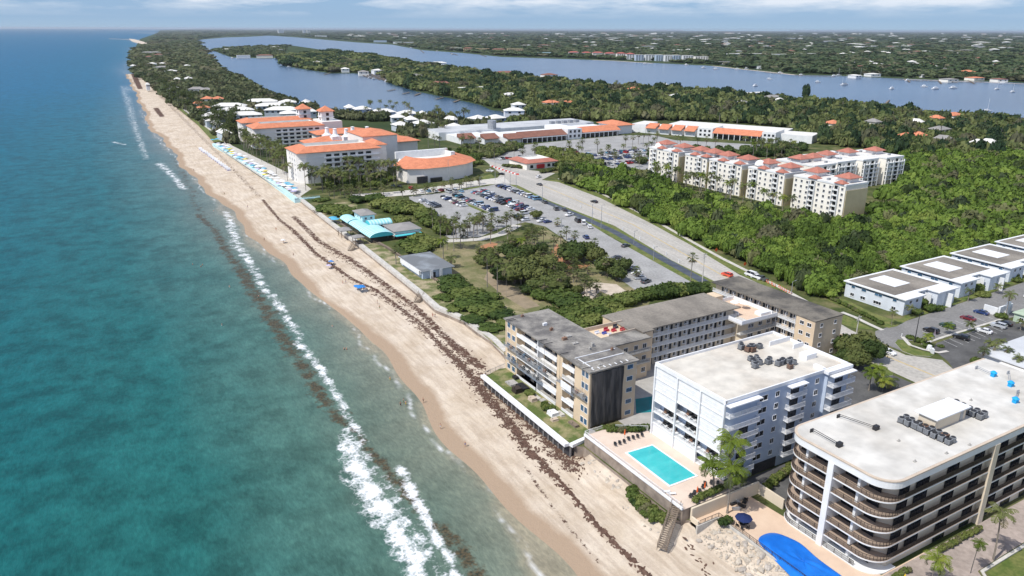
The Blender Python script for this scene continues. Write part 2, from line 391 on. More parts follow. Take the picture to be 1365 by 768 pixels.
    struct(link('beach_sand', np_mesh('beach_sand', V, Fq, m, {'wrack': wr.ravel(), 'wet': wet.ravel()}, smooth=True)))
build_beach()

# ------------------------------------------------------------------ land, lagoon, far shore spit
def sheet(name, pts, z, mat, px=True, kind='structure', side=0, smat=None):
    pts = [G(a, b, z) for a, b in pts] if px else pts
    mb = MB()
    if side: mb.prism(pts, z-side, z, 1 if smat else 0, top=0, bottom=False)
    else:
        n = len(pts); a = sum(pts[i][0]*pts[(i+1)%n][1]-pts[(i+1)%n][0]*pts[i][1] for i in range(n))
        if a < 0: pts = pts[::-1]
        mb.add([(x, y, z) for x, y in pts], [tuple(range(n))])
    o = mb.build(name, [mat, smat] if smat else mat); o['kind'] = kind; return o
def ground_mat():
    m = bpy.data.materials.new('land_ground'); t = NT(nodes(m)); p = t.pos()
    a = t.ramp(t.noise(p, .09, 6, .65), [(.35, (.045, .065, .020)), (.5, (.085, .10, .035)), (.68, (.19, .165, .085))])
    b = t.ramp(t.noise(p, .012, 5, .6), [(.35, (.030, .05, .018)), (.65, (.055, .075, .03))])
    sy = t.n('ShaderNodeSeparateXYZ'); t.set(sy, 0, p); mr = t.n('ShaderNodeMapRange'); t.set(mr, 0, sy.outputs[1]); mr.inputs[1].default_value = 420; mr.inputs[2].default_value = 700
    t.out(t.mix(mr.outputs[0], a, b), .95, .1, t.noise(p, .8, 5, .7), .5, .3); return m
M_GROUND = ground_mat()
BIG = 110000
sheet('ground', WALL+[G(260,38.9),(G(260,38.9)[0]*1.5,BIG*1.3),(BIG,BIG*1.3),(BIG*1.5,-3000),(97,-3000)], L, M_GROUND, px=False, side=5., smat=pm('stained_wall', (.33,.27,.22), (.20,.16,.13), .5, .9))
def water_mat(name, c1, c2, s=.02, rough=.22, bs=.35):
    m = bpy.data.materials.new(name); t = NT(nodes(m)); p = t.pos()
    col = t.ramp(t.noise(t.pos((.35, 1, 1)), s, 4, .6), [(.35, c1), (.65, c2)])
    t.out(col, rough, .5, t.noise(p, .45, 4, .6), bs, .5); return m
LAG_PX = [(255,54),(300,50),(334,49),(359,47.5),(397,50),(480,57),(522,59.5),(562,67),(620,71),(669,76),(759,79),(820,81),(850,83),(950,88),(1019,95),(1064,100),(1112,101),(1204,105),(1500,115),(1500,172),(1249,158),(1132,143),(1000,131),(925,124),(800,116),(717,106),(654,100),(592,91),(530,81),(499,75),(440,68),(384,60),(322,63),(285,64),(285,68),(310,77),(364,78),(372,76),(379,88),(409,93),(442,98),(499,98),(517,103),(522,112),(555,122),(605,132),(640,140),(655,147),(700,151),(722,158),(690,166),(630,164),(560,162),(480,157),(434,152),(409,144),(359,128),(322,109),(290,91),(272,68),(265,58)]
LAG = [G(a, b, L) for a, b in LAG_PX]
sheet('lagoon', LAG_PX, L+.08, water_mat('lagoon_water', (.022, .060, .115), (.045, .095, .165), .006))
spit = [G(a, b, L) for a, b in [(170,51),(178,52.5),(192,57.5),(207,60.5),(201,63),(188,58.5),(176,54.5)]]
sheet('beach_spit', [(172,51.5),(180,52.5),(194,56.5),(208,60.5),(201,63),(188,58.5),(176,55)], L+.2, MATS.setdefault('far_sand', pm('far_sand', (.62,.52,.42), (.5,.42,.33), .01)), side=5)
# ------------------------------------------------------------------ shared materials
def glassm(name, c, rough=.12):
    m = bpy.data.materials.new(name); t = NT(nodes(m)); p = t.pos()
    t.out(t.ramp(t.noise(p, .7, 1), [(.35, c), (.65, tuple(x*2.2+.01 for x in c))], 'CONSTANT'), rough, .6); MATS[name] = m; return m
GL = glassm('dark_glass', (.014, .018, .024)); GLB = glassm('blue_glass', (.04, .10, .17))
WHT = pm('white_paint', (.78,.78,.77), (.68,.69,.69), .35, .6, bstr=.02)
WHD = pm('white_trim', (.80,.80,.80), (.72,.72,.73), .8, .55)
BLU = pm('pale_blue_stucco', (.50,.57,.68), (.44,.51,.62), .3, .75)
TAN = pm('tan_stucco', (.70,.55,.38), (.60,.47,.33), .25, .85)
TAND = pm('tan_trim', (.58,.48,.38), (.50,.41,.32), .4, .8)
BEI = pm('beige_stucco', (.70,.60,.46), (.62,.53,.41), .22, .85)
GRYR = pm('worn_grey_roof', (.30,.28,.25), (.14,.132,.125), .22, .95, lo=.4, hi=.6, detail=7, fine=2.2)
GRYB = pm('brown_grey_roof', (.28,.25,.21), (.17,.152,.13), .10, .95, lo=.38, hi=.62, detail=6, fine=1.5, stretch=(1, .5, 1))
GRYC = pm('dark_patched_roof', (.19,.17,.14), (.085,.078,.07), .12, .95, lo=.4, hi=.58, detail=6, fine=1.5)
WROOF = pm('white_roof_coating', (.61,.585,.535), (.49,.455,.40), .09, .85, lo=.45, hi=.75, detail=5, fine=.25)
DROOF = pm('cream_roof_coating', (.60,.56,.49), (.49,.42,.34), .08, .85, lo=.45, hi=.75, detail=5, fine=.3)
CONC = pm('concrete', (.42,.40,.37), (.34,.325,.30), .5, .9, detail=6)
CONL = pm('pale_concrete', (.58,.55,.50), (.48,.455,.41), .35, .9, detail=6, fine=1.2)
DARK = pm('recess_shade', (.035,.035,.04), (.07,.065,.065), .9, .8)  # near-black tone: the shade inside openings is put into the colour
BRWN = pm('dark_brown_metal', (.060,.045,.038), (.045,.035,.03), 1, .5)
BLK = pm('black_metal', (.022,.022,.025), (.03,.03,.033), 1, .5)
STEEL = pm('galvanised_steel', (.38,.40,.42), (.27,.28,.30), 1.5, .5, metal=.3)
RUST = pm('rusty_steel', (.22,.115,.07), (.30,.20,.15), 2.5, .85)
WOOD = pm('weathered_wood', (.24,.19,.145), (.16,.125,.095), 2.2, .85)
ASPH = pm('asphalt', (.235,.228,.218), (.19,.185,.178), .12, .95, detail=7, fine=1.3)
ASPD = pm('dark_asphalt', (.125,.123,.12), (.075,.074,.073), .2, .95, detail=7, fine=1.6)
LOTA = pm('pale_lot_asphalt', (.36,.355,.345), (.29,.285,.275), .10, .95, detail=7, fine=1.1)
ROADC = pm('sun_bleached_road', (.46,.43,.385), (.38,.36,.325), .14, .95, detail=6, fine=1.0, stretch=(1.2, .15, 1))
PATHB = pm('blue_grey_path', (.085,.10,.125), (.055,.065,.085), .3, .8)
GRS = pm('lawn', (.085,.125,.025), (.17,.175,.055), .35, .95, detail=7, fine=1.4)
GRSD = pm('dry_park_grass', (.27,.225,.125), (.125,.135,.050), .11, .95, lo=.38, hi=.6, detail=7, fine=1.2)
DUNE = pm('dune_grass', (.12,.14,.045), (.36,.30,.19), .22, .95, lo=.42, hi=.62, detail=8, fine=1.5)
PINK = pm('peach_paving', (.66,.50,.37), (.60,.44,.32), .3, .85, detail=5)
PDCK = pm('pool_deck_paving', (.68,.55,.45), (.60,.48,.39), .3, .85, detail=5)
DRIV = pm('pinkish_driveway', (.40,.33,.29), (.33,.275,.24), .3, .9, detail=5, fine=1.)
MULCH = pm('orange_mulch', (.42,.20,.10), (.33,.165,.09), .5, .95)
SANDP = pm('pale_sand', (.55,.47,.38), (.45,.38,.30), .3, .95)
YEL = pm('yellow_line', (.60,.42,.12)); LINE = pm('white_line', (.60,.60,.58))

# ------------------------------------------------------------------ part helpers
WCACHE = {}
ROT = {'E': -math.pi/2, 'N': 0, 'W': math.pi/2, 'S': math.pi}     # the way a face looks: E = to the sea (-x), N = to -y
def win(par, face, x, y, z, w, h, kind='std', name='window'):
    """window with its own frame and glass; x, y on the wall surface, z the sill; local front is -y"""
    key = (round(w, 2), round(h, 2), kind)
    if key not in WCACHE:
        mb = MB(); fr = .09; dark = 0
        mb.box(-w/2, w/2, -.07, .02, 0, fr, 0); mb.box(-w/2, w/2, -.07, .02, h-fr, h, 0)
        mb.box(-w/2, -w/2+fr, -.07, .02, fr, h-fr, 0); mb.box(w/2-fr, w/2, -.07, .02, fr, h-fr, 0)
        mb.box(-w/2+fr, w/2-fr, -.015, .015, fr, h-fr, 1)
        n = max(1, int(w/1.3)) if kind != 'plain' else 1
        for i in range(1, n+1 if kind == 'std' else n):
            xx = -w/2+w*i/(n+1 if kind == 'std' else n); mb.box(xx-.035, xx+.035, -.05, -.016, fr, h-fr, 0)
        if kind == 'std': mb.box(-w/2-.06, w/2+.06, -.14, -.071, -.08, 0, 0)
        fm = {'std': WHD, 'door': STEEL, 'plain': WHD, 'dk': BLK, 'blue': WHD}[kind]
        WCACHE[key] = mb.mesh(name, [fm, GLB if kind == 'blue' else GL])
    o = link(name, WCACHE[key], par, (x, y, z), ROT[face]); return o
def rail(mb, pts, z, h=1.05, step=.14, mi=0, r=.016, post=1.6, closed=False):
    """picket railing along a path"""
    for (x0, y0), (x1, y1) in zip(pts[:-1], pts[1:]):
        d = math.hypot(x1-x0, y1-y0)
        if d < .01: continue
        ux, uy = (x1-x0)/d, (y1-y0)/d; nx, ny = -uy, ux
        def bar(a, b, z0, z1, w):
            q = [(x0+ux*a+nx*w, y0+uy*a+ny*w), (x0+ux*b+nx*w, y0+uy*b+ny*w), (x0+ux*b-nx*w, y0+uy*b-ny*w), (x0+ux*a-nx*w, y0+uy*a-ny*w)]
            mb.prism(q, z0, z1, mi)
        bar(0, d, z+h-.06, z+h, .035); bar(0, d, z+.08, z+.12, .02)
        n = max(1, int(d/step))
        for i in range(n):
            a = d*(i+.5)/n; bar(a-r, a+r, z+.12, z+h-.06, r)
        for i in range(int(d/post)+1):
            a = min(d-.03, i*post+.03); bar(a-.03, a+.03, z, z+h, .03)
def arc(cx, cy, r, a0, a1, n=10): return [(cx+r*math.cos(R(a0+(a1-a0)*i/n)), cy+r*math.sin(R(a0+(a1-a0)*i/n))) for i in range(n+1)]
def ac_mesh():
    mb = MB(); mb.box(-.45,.45,-.45,.45,.12,.95,0); mb.box(-.5,.5,-.5,.5,0,.12,1)
    for k in range(5): mb.box(-.47,.47,-.47,.47,.22+k*.15,.26+k*.15,1)
    mb.cyl((0,0,.95),(0,0,1.05),.4,.4,12,1); return mb
def ac_round():
    mb = MB(); mb.cyl((0,0,0),(0,0,.15),.5,.5,12,1); mb.cyl((0,0,.15),(0,0,1.0),.48,.46,14,0)
    for k in range(5): mb.cyl((0,0,.24+k*.15),(0,0,.28+k*.15),.5,.5,14,1,cap=False)
    mb.cyl((0,0,1.0),(0,0,1.07),.38,.34,12,1); return mb
AC = [ac_mesh().mesh('air_conditioner', [STEEL, BLK]), ac_round().mesh('air_conditioner', [STEEL, BLK]), ac_mesh().mesh('air_conditioner', [RUST, BLK])]
def acs(pts, z, where, group, rusty=()):
    for i, (x, y) in enumerate(pts):
        k = 2 if i in rusty else (i % 2)
        o = link('air_conditioner', AC[k], None, (x, y, z), random.uniform(-.2, .2), random.uniform(1.05, 1.35))
        tag(o, ('rusty brown' if k == 2 else ('grey boxy' if k == 0 else 'grey drum-shaped'))+' air conditioner on '+where+', {o}', 'air conditioner', group, at=(x, y, z))
def part(name, mb, mats, par, label=None, smooth=False):
    o = mb.build(name, mats, par, smooth)
    if label: o['label'] = label
    return o

# ------------------------------------------------------------------ condominium with curved balconies (right foreground)
def curved_condo():
    T = thing('condominium', (109.5, 62, L), 'white and beige condominium with curved balconies and white roof beside the blue pool cover', 'condominium')
    T.location = (0, 0, 0)
    x0, x1, y0, y1 = 109.5, 176, 62, 83.6
    def foot(i, r1=4., r2=3.9, xe=x1):     # footprint pulled in by i
        a, b = max(r1-i, .3), max(r2-i, .3)
        return arc(x0+i+b, y1-i-b, b, 90, 180)+arc(x0+i+a, y0+i+a, a, 180, 270)+[(xe, y0+i), (xe, y1-i)]
    fl = [3.5, 6.55, 9.6, 12.65, 15.7]
    wall = MB(); ft = foot(0)
    n = 11
    inner = [(112.6, y1-1.2), (112.6, y0+5), (113.2, y0+3.2), (114.5, y0+1.0), (x1, y0+.75), (x1, y1-.3), (118, y1-.3), (116, y1-.8)]
    wall.prism(inner, 0, 18.4, 0)
    part('wall', wall, BEI, T)
    sl = MB()
    for z in fl: sl.prism(foot(0), z-.28, z-.003, 0, top=1)
    part('balcony_slab', sl, [WHT, pm('tan_tiles', (.40,.31,.24), (.35,.27,.21))], T)
    ro = MB(); ro.prism(foot(-.15), 18.4, 19.75, 0); ro.prism(foot(-.25), 19.75, 20.0, 2); ro.prism(foot(.25), 20.0, 20.03, 1)
    part('roof', ro, [WHT, WROOF, TAND], T)
    pts = foot(.12)[:-2]; pts = pts+[(114.6, y0+.12)]
    for z in fl:
        mb = MB(); rail(mb, [(114.7, y0+.12), (141.2, y0+.12)], z, 1.0, .16, r=.032); part('balcony_railing', mb, BRWN, T)
    for z in fl:
        mb = MB(); rail(mb, pts, z, 1.0, .15, r=.019); part('balcony_railing', mb, BRWN, T)
    for z in fl:
        mb = MB(); rail(mb, [(143.2, y0+.12), (x1, y0+.12)], z, 1.0, .16, r=.032); part('balcony_railing', mb, BRWN, T)
    mb = MB(); rail(mb, foot(.12)[:-12]+[(109.62, 67.0)], .95, 1.0, .15); part('balcony_railing', mb, BRWN, T)
    mb = MB(); mb.prism(foot(0)[:-2]+[(116,y0),(116,y1)], 0, .95, 0); part('terrace_slab', mb, WHT, T)
    f = MB(); f.box(109.2, 112.8, 72.6, 73.8, 0.02, 18.42); part('fin_wall', f, WHT, T)
    for zi, z in enumerate([.95]+fl):                                 # dividers and white piers of the seaward side
        for yy in (79.3, 68.2):
            p_ = MB(); p_.box(110.6, 112.7, yy-.25, yy+.25, z, z+2.72); part('balcony_pier', p_, WHT, T)
        for yy, w in ((81.0, 2.2), (77.2, 3.0), (74.9, 1.9), (71.2, 2.2), (69.6, 1.6), (66.3, 2.4)):
            win(T, 'E', 112.58, yy, z+.03, w, 2.25, 'dk')
    pr = MB(); pr.box(141.3, 142.9, y0-.25, y0+1.5, 0.02, 18.42); part('pier', pr, BEI, T)
    cols = [(115.6, 3.0), (120.8, 3.8), (130., 3.6), (138.4, 3.2), (146.5, 3.2), (152.6, 3.2), (159.5, 3.2), (166.5, 3.2), (172.5, 3.2)]
    for zi, z in enumerate([.85]+fl):
        for cx_, w in cols:
            if zi == 0 and cx_ < 125: continue
            win(T, 'N', cx_, y0+(.94 if cx_ < 117 else .84 if cx_ < 150 else .73), z+.05, w, 2.2, 'dk')
            
    for cx_ in (118.0, 126, 134.6):
        b = MB(); b.box(cx_-.12, cx_+.12, y0+.3, y0+1.34, .9, 18.4)
    gb = MB(); gb.box(111.9, 113.4, 74.4, 78.8, .98, 3.2, 0); part('glass_panel', gb, GLB, T); gb = MB(); gb.box(111.9, 113.4, 68.7, 72.0, .98, 3.2, 0); part('glass_panel', gb, GLB, T)
    # things on the roof
    t2 = thing('roof_penthouse', (0, 0, 0), 'beige stair penthouse with flat white roof on the white curved condominium roof', 'penthouse')
    a = MB(); a.box(133.2, 143.2, 69.2, 72.6, 20.04, 22.5); part('wall', a, BEI, t2)
    a = MB(); a.box(132.7, 143.8, 68.7, 73.3, 22.5, 22.75); part('roof', a, WHD, t2)
    a = MB(); a.box(141.3, 142.3, 69.12, 69.2, 20.05, 22.1); part('door', a, STEEL, t2)
    pts = [(131+ (i % 2)*1.25+random.uniform(-.15,.15), 65.2+(i//2)*1.32+random.uniform(-.1,.1)) for i in range(16)]
    acs(pts, 20.04, 'the white curved-corner roof, seaward cluster', 'air conditioners on the curved condominium roof', (3, 9))
    pts = [(145.6+(i % 2)*1.3, 67.6+(i//2)*1.4) for i in range(11)]
    acs(pts, 20.04, 'the white curved-corner roof, landward cluster', 'air conditioners on the curved condominium roof', ())
    for i, (xa, ya, xb, yb, c) in enumerate([(112.4, 80.6, 112.4, 74.6, BLK), (121.6, 81.8, 123.8, 75.2, BLK), (168, 81.2, 167.4, 77.2, None), (171.5, 76.2, 165.6, 72.6, None), (163.5, 70, 158.6, 68, None)]):
        g = thing('suspension_rig', (0, 0, 0), ('black roof rig on the white curved-corner roof, {o}' if c else 'roof rig with blue counterweight on the white roof, {o}'), 'roof rig', 'roof rigs'); AUTO[g['label']][-1] = (g, (xb, yb, 20))
        m = MB(); m.cyl((xa, ya, 20.7), (xb, yb, 20.5), .06, n=6); m.cyl((xa+.6, ya, 20.7), (xb+.6, yb, 20.5), .06, n=6); m.box(xa-.1, xa+.7, ya-.1, ya+.1, 20.04, 20.75); part('beam', m, BLK if c else STEEL, g)
        m = MB(); m.box(xb-.2, xb+.9, yb-.45, yb+.35, 20.04, 20.9)
        if not c: m.cyl((xb+.35, yb, 20.9), (xb+.35, yb, 21.3), .75, .3, 8)
        part('counterweight', m, BLK if c else pm('bright_blue_paint', (.02,.36,.72)), g)
    for x, y in [(124, 70.3), (134, 62.9), (127.5, 63.3), (152, 73), (120, 64.5)]:
        m = MB(); m.box(x-.3, x+.3, y-.2, y+.2, 20.04, 20.2); m.cyl((x,y,20.2),(x,y,20.5),.09); o = part('roof_vent', m, CONC, None); tag(o, 'small grey vent on the white curved condominium roof, {o}', 'vent', 'roof vents', at=(x, y, 20))
curved_condo()

# ------------------------------------------------------------------ pale blue condominium in the middle
def blue_condo():
    T = thing('condominium', (0, 0, 0), 'pale blue and white condominium with cream roof behind the turquoise pool', 'condominium')
    x0, x1, y0, y1 = 106.2, 143.6, 96.2, 117.6
    w = MB(); w.box(108.3, x1, y0, y1, 0, 20.6); w.box(x0, 108.3, y0, 96.5, 0, 20.6); w.box(x0, 108.3, y1-.3, y1, 0, 20.6)
    w.box(136.2, 143.3, 95.4, 96.2, 0, 20.6)
    part('wall', w, BLU, T)
    r = MB(); r.box(x0-.1, x1+.1, y0-.1, y1+.1, 20.6, 20.75, 0, top=1)
    for a in ((x0-.1, x1+.1, y0-.1, y0+.2), (x0-.1, x1+.1, y1-.2, y1+.1), (x0-.1, x0+.2, y0+.2, y1-.2), (x1-.2, x1+.1, y0+.2, y1-.2)): r.box(*a, 20.75, 21.35, 0)
    r.box(135.6, 143.9, 94.9, 96.1, 20.5, 21.2, 0); r.box(135.5, 136.4, 96.4, 99, 20.76, 21.6, 0)
    r.box(136.5, 143.3, 112.2, 112.5, 20.76, 21.9, 0); r.box(140, 143.3, 108.2, 108.5, 20.76, 21.9, 0)
    part('roof', r, [WHD, DROOF], T)
    ys = [96.3, 103.1, 110.2, 117.5]; dz = 2.84; zz = [3.5+dz*k for k in range(7)]
    fr = MB()
    for y in ys: fr.box(x0-.45, x0+.0, y-.18, y+.18, 0.4, 20.6)
    for z in zz: fr.box(x0-.2, 108.29, ys[0]+.02, ys[3]-.02, z-.24, z)
    fr.box(x0-.35, x0+.1, y0-.1, y1+.1, 20.45, 21.34)
    part('balcony_frame', fr, WHD, T)
    openc = {2: (2, 1), 1: (4, 3, 2, 1), 0: (1, 0)}                 # bays counted from the near end, floors from the deck
    opn = {(2, 2), (2, 1), (1, 3), (1, 2), (1, 1), (0, 1), (0, 0)}
    opn = {(2, 2), (2, 1), (1, 3), (1, 2), (1, 1), (1, 4-4), (0, 1), (0, 0)} - {(1, 0)}
    for b in range(3):
        for k in range(6):
            ya, yb, z = ys[b]+.2, ys[b+1]-.2, zz[k]
            if (b, k) in opn:
                m = MB(); rail(m, [(x0+.02, ya), (x0+.02, yb)], z, 1.0, .16); part('balcony_railing', m, WHD, T)
                win(T, 'E', 108.28, (ya+yb)/2, z+.05, 4.6, 2.2, 'dk')
                for q in range(3):
                    y = ya+1.2+q*1.7; f = MB(); f.box(106.9, 107.6, y-.35, y+.35, z+.02, z+.42, 0); f.box(107.45, 107.6, y-.35, y+.35, z+.42, z+.9, 0); part('chair', f, [RUST if (q+b+k) % 3 == 0 else BLK], T)
            else:
                m = MB(); m.box(x0-.05, x0+.03, ya, yb, z+.02, z+dz-.26)
                for q in range(1, 3):
                    zq = z+.02+(dz-.3)*q/3; m.box(x0-.085, x0-.05, ya, yb, zq-.02, zq+.02)
                part('storm_shutter', m, WHD, T)
    # shaded north side: three stacks of balconies, windows, garage
    for (xa, xb, dep) in ((106.3, 115.3, 1.25), (124.2, 129.3, 1.3), (136.4, 143.8, 1.6)):
        yb = 96.2 if xa < 130 else 95.4
        for k in range(6):
            z = zz[k]
            if xa > 130 and k < 1: continue
            m = MB(); m.box(xa, xb, yb-dep, yb-.01, z-.2, z); part('balcony_slab', m, WHD, T)
            m = MB(); rail(m, [(xa+.05, yb-.1), (xa+.05, yb-dep+.06), (xb-.05, yb-dep+.06), (xb-.05, yb-.1)], z, 1.0, .2, r=.03); part('balcony_railing', m, WHD, T)
            if not (xa < 110 and k > 3): win(T, 'N', (xa+xb)/2+(1.2 if xa < 110 else 0), yb-.005, z+.03, 2.6, 2.05, 'dk')
        if True:
            m = MB(); m.box(xa-.1, xb+.1, yb-dep-.1, yb-.01, zz[6]-.5, zz[6]-.25); part('canopy', m, WHD, T)
    for k in range(6):
        z = zz[k]+.75
        for xc, ww, hh in ((117.1, 2.5, 1.35), (121.3, 1.25, 1.3), (130.1, 1.0, 1.0), (133.8, 1.3, 1.3)): win(T, 'N', xc, 96.195, z, ww, hh)
    m = MB(); m.box(116.2, 123.4, 96.12, 96.19, .72, 3.3); part('garage_opening', m, DARK, T)  # flat panel on the wall, the garage's inner shade painted as its colour
    for (a, b, c, d, zt) in ((137.3, 140.6, 102.2, 104.4, 22.0),):
        m = MB(); m.box(a, b, c, d, 20.76, zt); o = part('roof_hatch', m, WHD, None); tag(o, 'low white hatch box on the cream roof of the pale blue condominium', 'roof hatch')
    acs([(129.2,114.3),(130.2,115.4),(131.2,113.2),(129.6,112.6),(133.4,112.6),(130.4,112.0),(132.1,113.4)], 20.76, 'the cream roof, far cluster', 'air conditioners on the cream roof', (5, 3))
    acs([(126.2,108.6),(127.6,108.2),(125.2,106.6),(126.4,106.0),(128.3,105.4),(129.3,105.9),(124.1,105.3),(127.1,107.2)], 20.76, 'the cream roof, middle cluster', 'air conditioners on the cream roof', ())
    acs([(129.6,103.6),(130.6,103.6),(131.7,104.2),(132.5,103.2),(131.3,101.8),(133.2,102.2),(130.6,101.2),(133.6,103.6)], 20.76, 'the cream roof, near cluster', 'air conditioners on the cream roof', (6,))
blue_condo()

# ------------------------------------------------------------------ old tan building under repair, its wings and courtyard
def old_condo():
    T = thing('apartment_building', (0, 0, 0), 'old tan apartment building under repair with black netting and stained grey roof by the seawall', 'apartment building')
    x0, x1, y0, y1 = 97, 111, 130, 170.2
    fl = [.7, 3.8, 6.9, 10.0, 13.1]; top = 15.7
    m = MB(); m.box(99, x1, y0+.02, y1, 0, top)
    m.box(x0, 99, 163.8, y1, 0, top); m.box(x0, 99, 141.4, 144, 0, top); m.box(x0, 99, y0+.02, 136.2, 0, top)
    part('wall', m, TAN, T)
    m = MB(); m.box(x0-.5, x1+.4, y0-.5, y1+.3, top, top+.32, 0); m.box(97.5, 110.8, 130.4, 139.6, top+.32, top+.42, 0)
    part('roof', m, [GRYR], T)
    m = MB(); m.box(98.0, 110.2, 134.2, 134.45, top+.43, top+.6, 0); m.box(98.0, 110.2, 137.6, 137.8, top+.43, top+.6, 0); m.box(98.4, 98.6, 131, 137, top+.43, top+.55, 0)
    for i in range(7): m.box(98+i*1.7, 98.2+i*1.7, 130.0, 131.0, top+.43, top+.55)
    part('roof_rail', m, WHD, T)
    for z in fl:
        m = MB()
        for ya, yb in ((144, 163.8), (136.2, 141.4)): m.box(x0-.25, 98.99, ya+.01, yb-.01, z-.22, z, 0)
        part('balcony_slab', m, WHD, T)
        for ya, yb in ((144, 153.3), (153.7, 163.8), (136.2, 141.4)):
            m = MB(); m.box(x0-.2, x0-.08, ya+.02, yb-.02, z+.001, z+.85, 0); part('parapet', m, WHD if z > 12 or z < 4 else CONL, T)
            n = max(1, int((yb-ya)/4.3))
            for i in range(n): win(T, 'E', 98.99, ya+(yb-ya)*(i+.5)/n, z+.02, 3.2, 2.2, 'dk')
        for yc in (165.6, 168.2): win(T, 'E', x0-.005, yc, z+.7, 1.7, 1.6, 'blue')
        for yc in (131.1, 132.6): win(T, 'E', x0-.005, yc, z+.7, 1.3, 1.7, 'blue')
        win(T, 'N', 109, y0+.015, z+.8, 1.9, 1.3, 'blue')
    m = MB(); m.box(x0+.1, 99, 153.35, 153.65, .7, top); part('balcony_divider', m, WHD, T)
    # netting with folds hung over the north end
    V, Fq = [], []; nx_, nz_ = 26, 22
    for j in range(nz_+1):
        for i in range(nx_+1):
            x = 97.4+9.5*i/nx_; z = .9+14.5*j/nz_
            V.append((x, y0-.22-.10*math.sin(x*2.9+z*.35)-.06*math.sin(x*7+z), z))
    Fq = [(j*(nx_+1)+i, j*(nx_+1)+i+1, (j+1)*(nx_+1)+i+1, (j+1)*(nx_+1)+i) for j in range(nz_) for i in range(nx_)]
    m = MB(); m.add(V, Fq); o = part('debris_netting', m, pm('black_netting', (.050,.047,.046), (.15,.135,.125), .45, .9, lo=.4, hi=.72, detail=6, stretch=(2.5, 1, .35)), T, smooth=True)
    sol = o.modifiers.new('t', 'SOLIDIFY'); sol.thickness = .03
    # suspended scaffolds
    for ya, yb, z, lab in ((147.5, 169, 8.6, 'long'), (130.6, 142.3, 8.9, 'short'), (150, 168, 5.0, 'lower')):
        s = thing('swing_stage', (0, 0, 0), {'long': 'long grey swing stage hanging across the upper balconies of the old tan building', 'short': 'short grey swing stage with white tarp near the netting corner of the tan building', 'lower': 'grey swing stage hanging low over the garden side of the old tan building'}[lab], 'scaffold', 'swing stages')
        m = MB(); m.box(95.6, 96.5, ya, yb, z, z+.08); part('platform', m, STEEL, s)
        m = MB(); rail(m, [(95.62, ya), (95.62, yb)], z+.08, 1.0, 1.5, r=.02); m.box(95.6, 95.64, ya, yb, z+.5, z+.56); rail(m, [(96.48, ya), (96.48, yb)], z+.08, 1.0, 1.5, r=.02); part('guard_rail', m, STEEL, s)
        m = MB()
        for y in (ya+1, yb-1): m.cyl((96.05, y, z+1), (96.05, y, top+.6), .03, n=5); m.box(95.9, 98.5, y-.06, y+.06, top+.6, top+.72)
        part('cable', m, BLK, s)
        for q in range(int((yb-ya)/2.4)):
            y = ya+1.2+q*2.4+random.uniform(-.5,.5); b = MB(); h = random.uniform(.4, 1.0); b.box(95.75, 96.35, y-.4, y+.4, z+.09, z+.09+h); part('tool_box', b, random.choice([RUST, BLK, CONC, GLB]), s)
        if lab == 'short':
            b = MB(); b.box(95.5, 95.58, 135.5, 140, z-.6, z+1.2); part('tarp', b, WHD, s)
    # roof clutter
    for x, y, w_, d_, h_ in [(101.5,168.6,.8,.5,.5),(103.5,160,1.2,.6,.6),(103,156,.9,.5,.7),(102.5,149,1.3,.8,.6),(104.5,150,1.4,1.0,.35),(103.4,145.4,1.6,.9,.25),(106.2,141.8,.7,.7,.9),(104.5,140.6,.5,.5,.5),(109,137.4,.6,.5,.6),(101,131.5,1.,.7,.3)]:
        b = MB(); b.box(x-w_/2, x+w_/2, y-d_/2, y+d_/2, top+.43 if y < 139.6 else top+.33, top+.43+h_); b.cyl((x, y, top+.43+h_), (x, y, top+.43+h_+.35), .08)
        o = part('roof_vent', b, random.choice([CONC, RUST, WHD]), None); tag(o, 'small vent on the stained roof of the tan building, {o}', 'vent', 'roof vents', at=(x, y, 16))

    # ---- low link with roof terrace
    K = thing('apartment_building', (0, 0, 0), 'low tan connecting block with a cluttered roof terrace between the grey-roofed wings', 'apartment building')
    m = MB(); m.box(111.05, 128.4, 146, 158, 0, 12.4); part('wall', m, TAN, K)
    m = MB(); m.box(111.05, 128.8, 145.4, 151.6, 12.4, 12.7); part('roof', m, GRYR, K)
    m = MB(); m.box(111.05, 128.4, 157.8, 158.1, 12.4, 13.5); m.box(119, 128.4, 151.6, 151.8, 12.41, 13.2); part('parapet', m, TAND, K)
    m = MB(); m.box(111.5, 128.4, 144.8, 145.98, 9.0, 9.2); m.box(111.5, 128.4, 144.8, 145.98, 5.6, 5.8); part('walkway', m, CONC, K)
    m = MB(); rail(m, [(111.5, 144.9), (128.4, 144.9)], 9.2, 1.05, .18, r=.03); rail(m, [(111.5, 144.9), (128.4, 144.9)], 5.8, 1.05, .18, r=.03); part('railing', m, STEEL, K)
    for x in (113.5, 117, 120.5, 124, 127):
        for z in (2.4, 6, 9.5): win(K, 'N', x, 145.99, z, 1.4, 1.5)
    for x, y, c, h in [(121,155.5,(.5,.06,.08),1.1),(122.8,154.4,(.5,.07,.09),.8),(119.4,154.2,(.10,.12,.4),.6),(117.8,155.4,(.7,.7,.75),.7),(124.6,156,(.08,.08,.09),1.2),(120.2,152.8,(.75,.75,.8),.5),(125.2,153.6,(.5,.1,.1),.9)]:
        b = MB(); b.box(x-.7, x+.7, y-.35, y+.35, 12.41, 12.41+h*.5); b.box(x-.7, x+.7, y+.2, y+.35, 12.41+h*.5, 12.41+h); b.box(x-.62, x-.5, y-.5, y-.36, 12.41, 12.41+h*.7); b.box(x+.5, x+.62, y-.5, y-.36, 12.41, 12.41+h*.7)
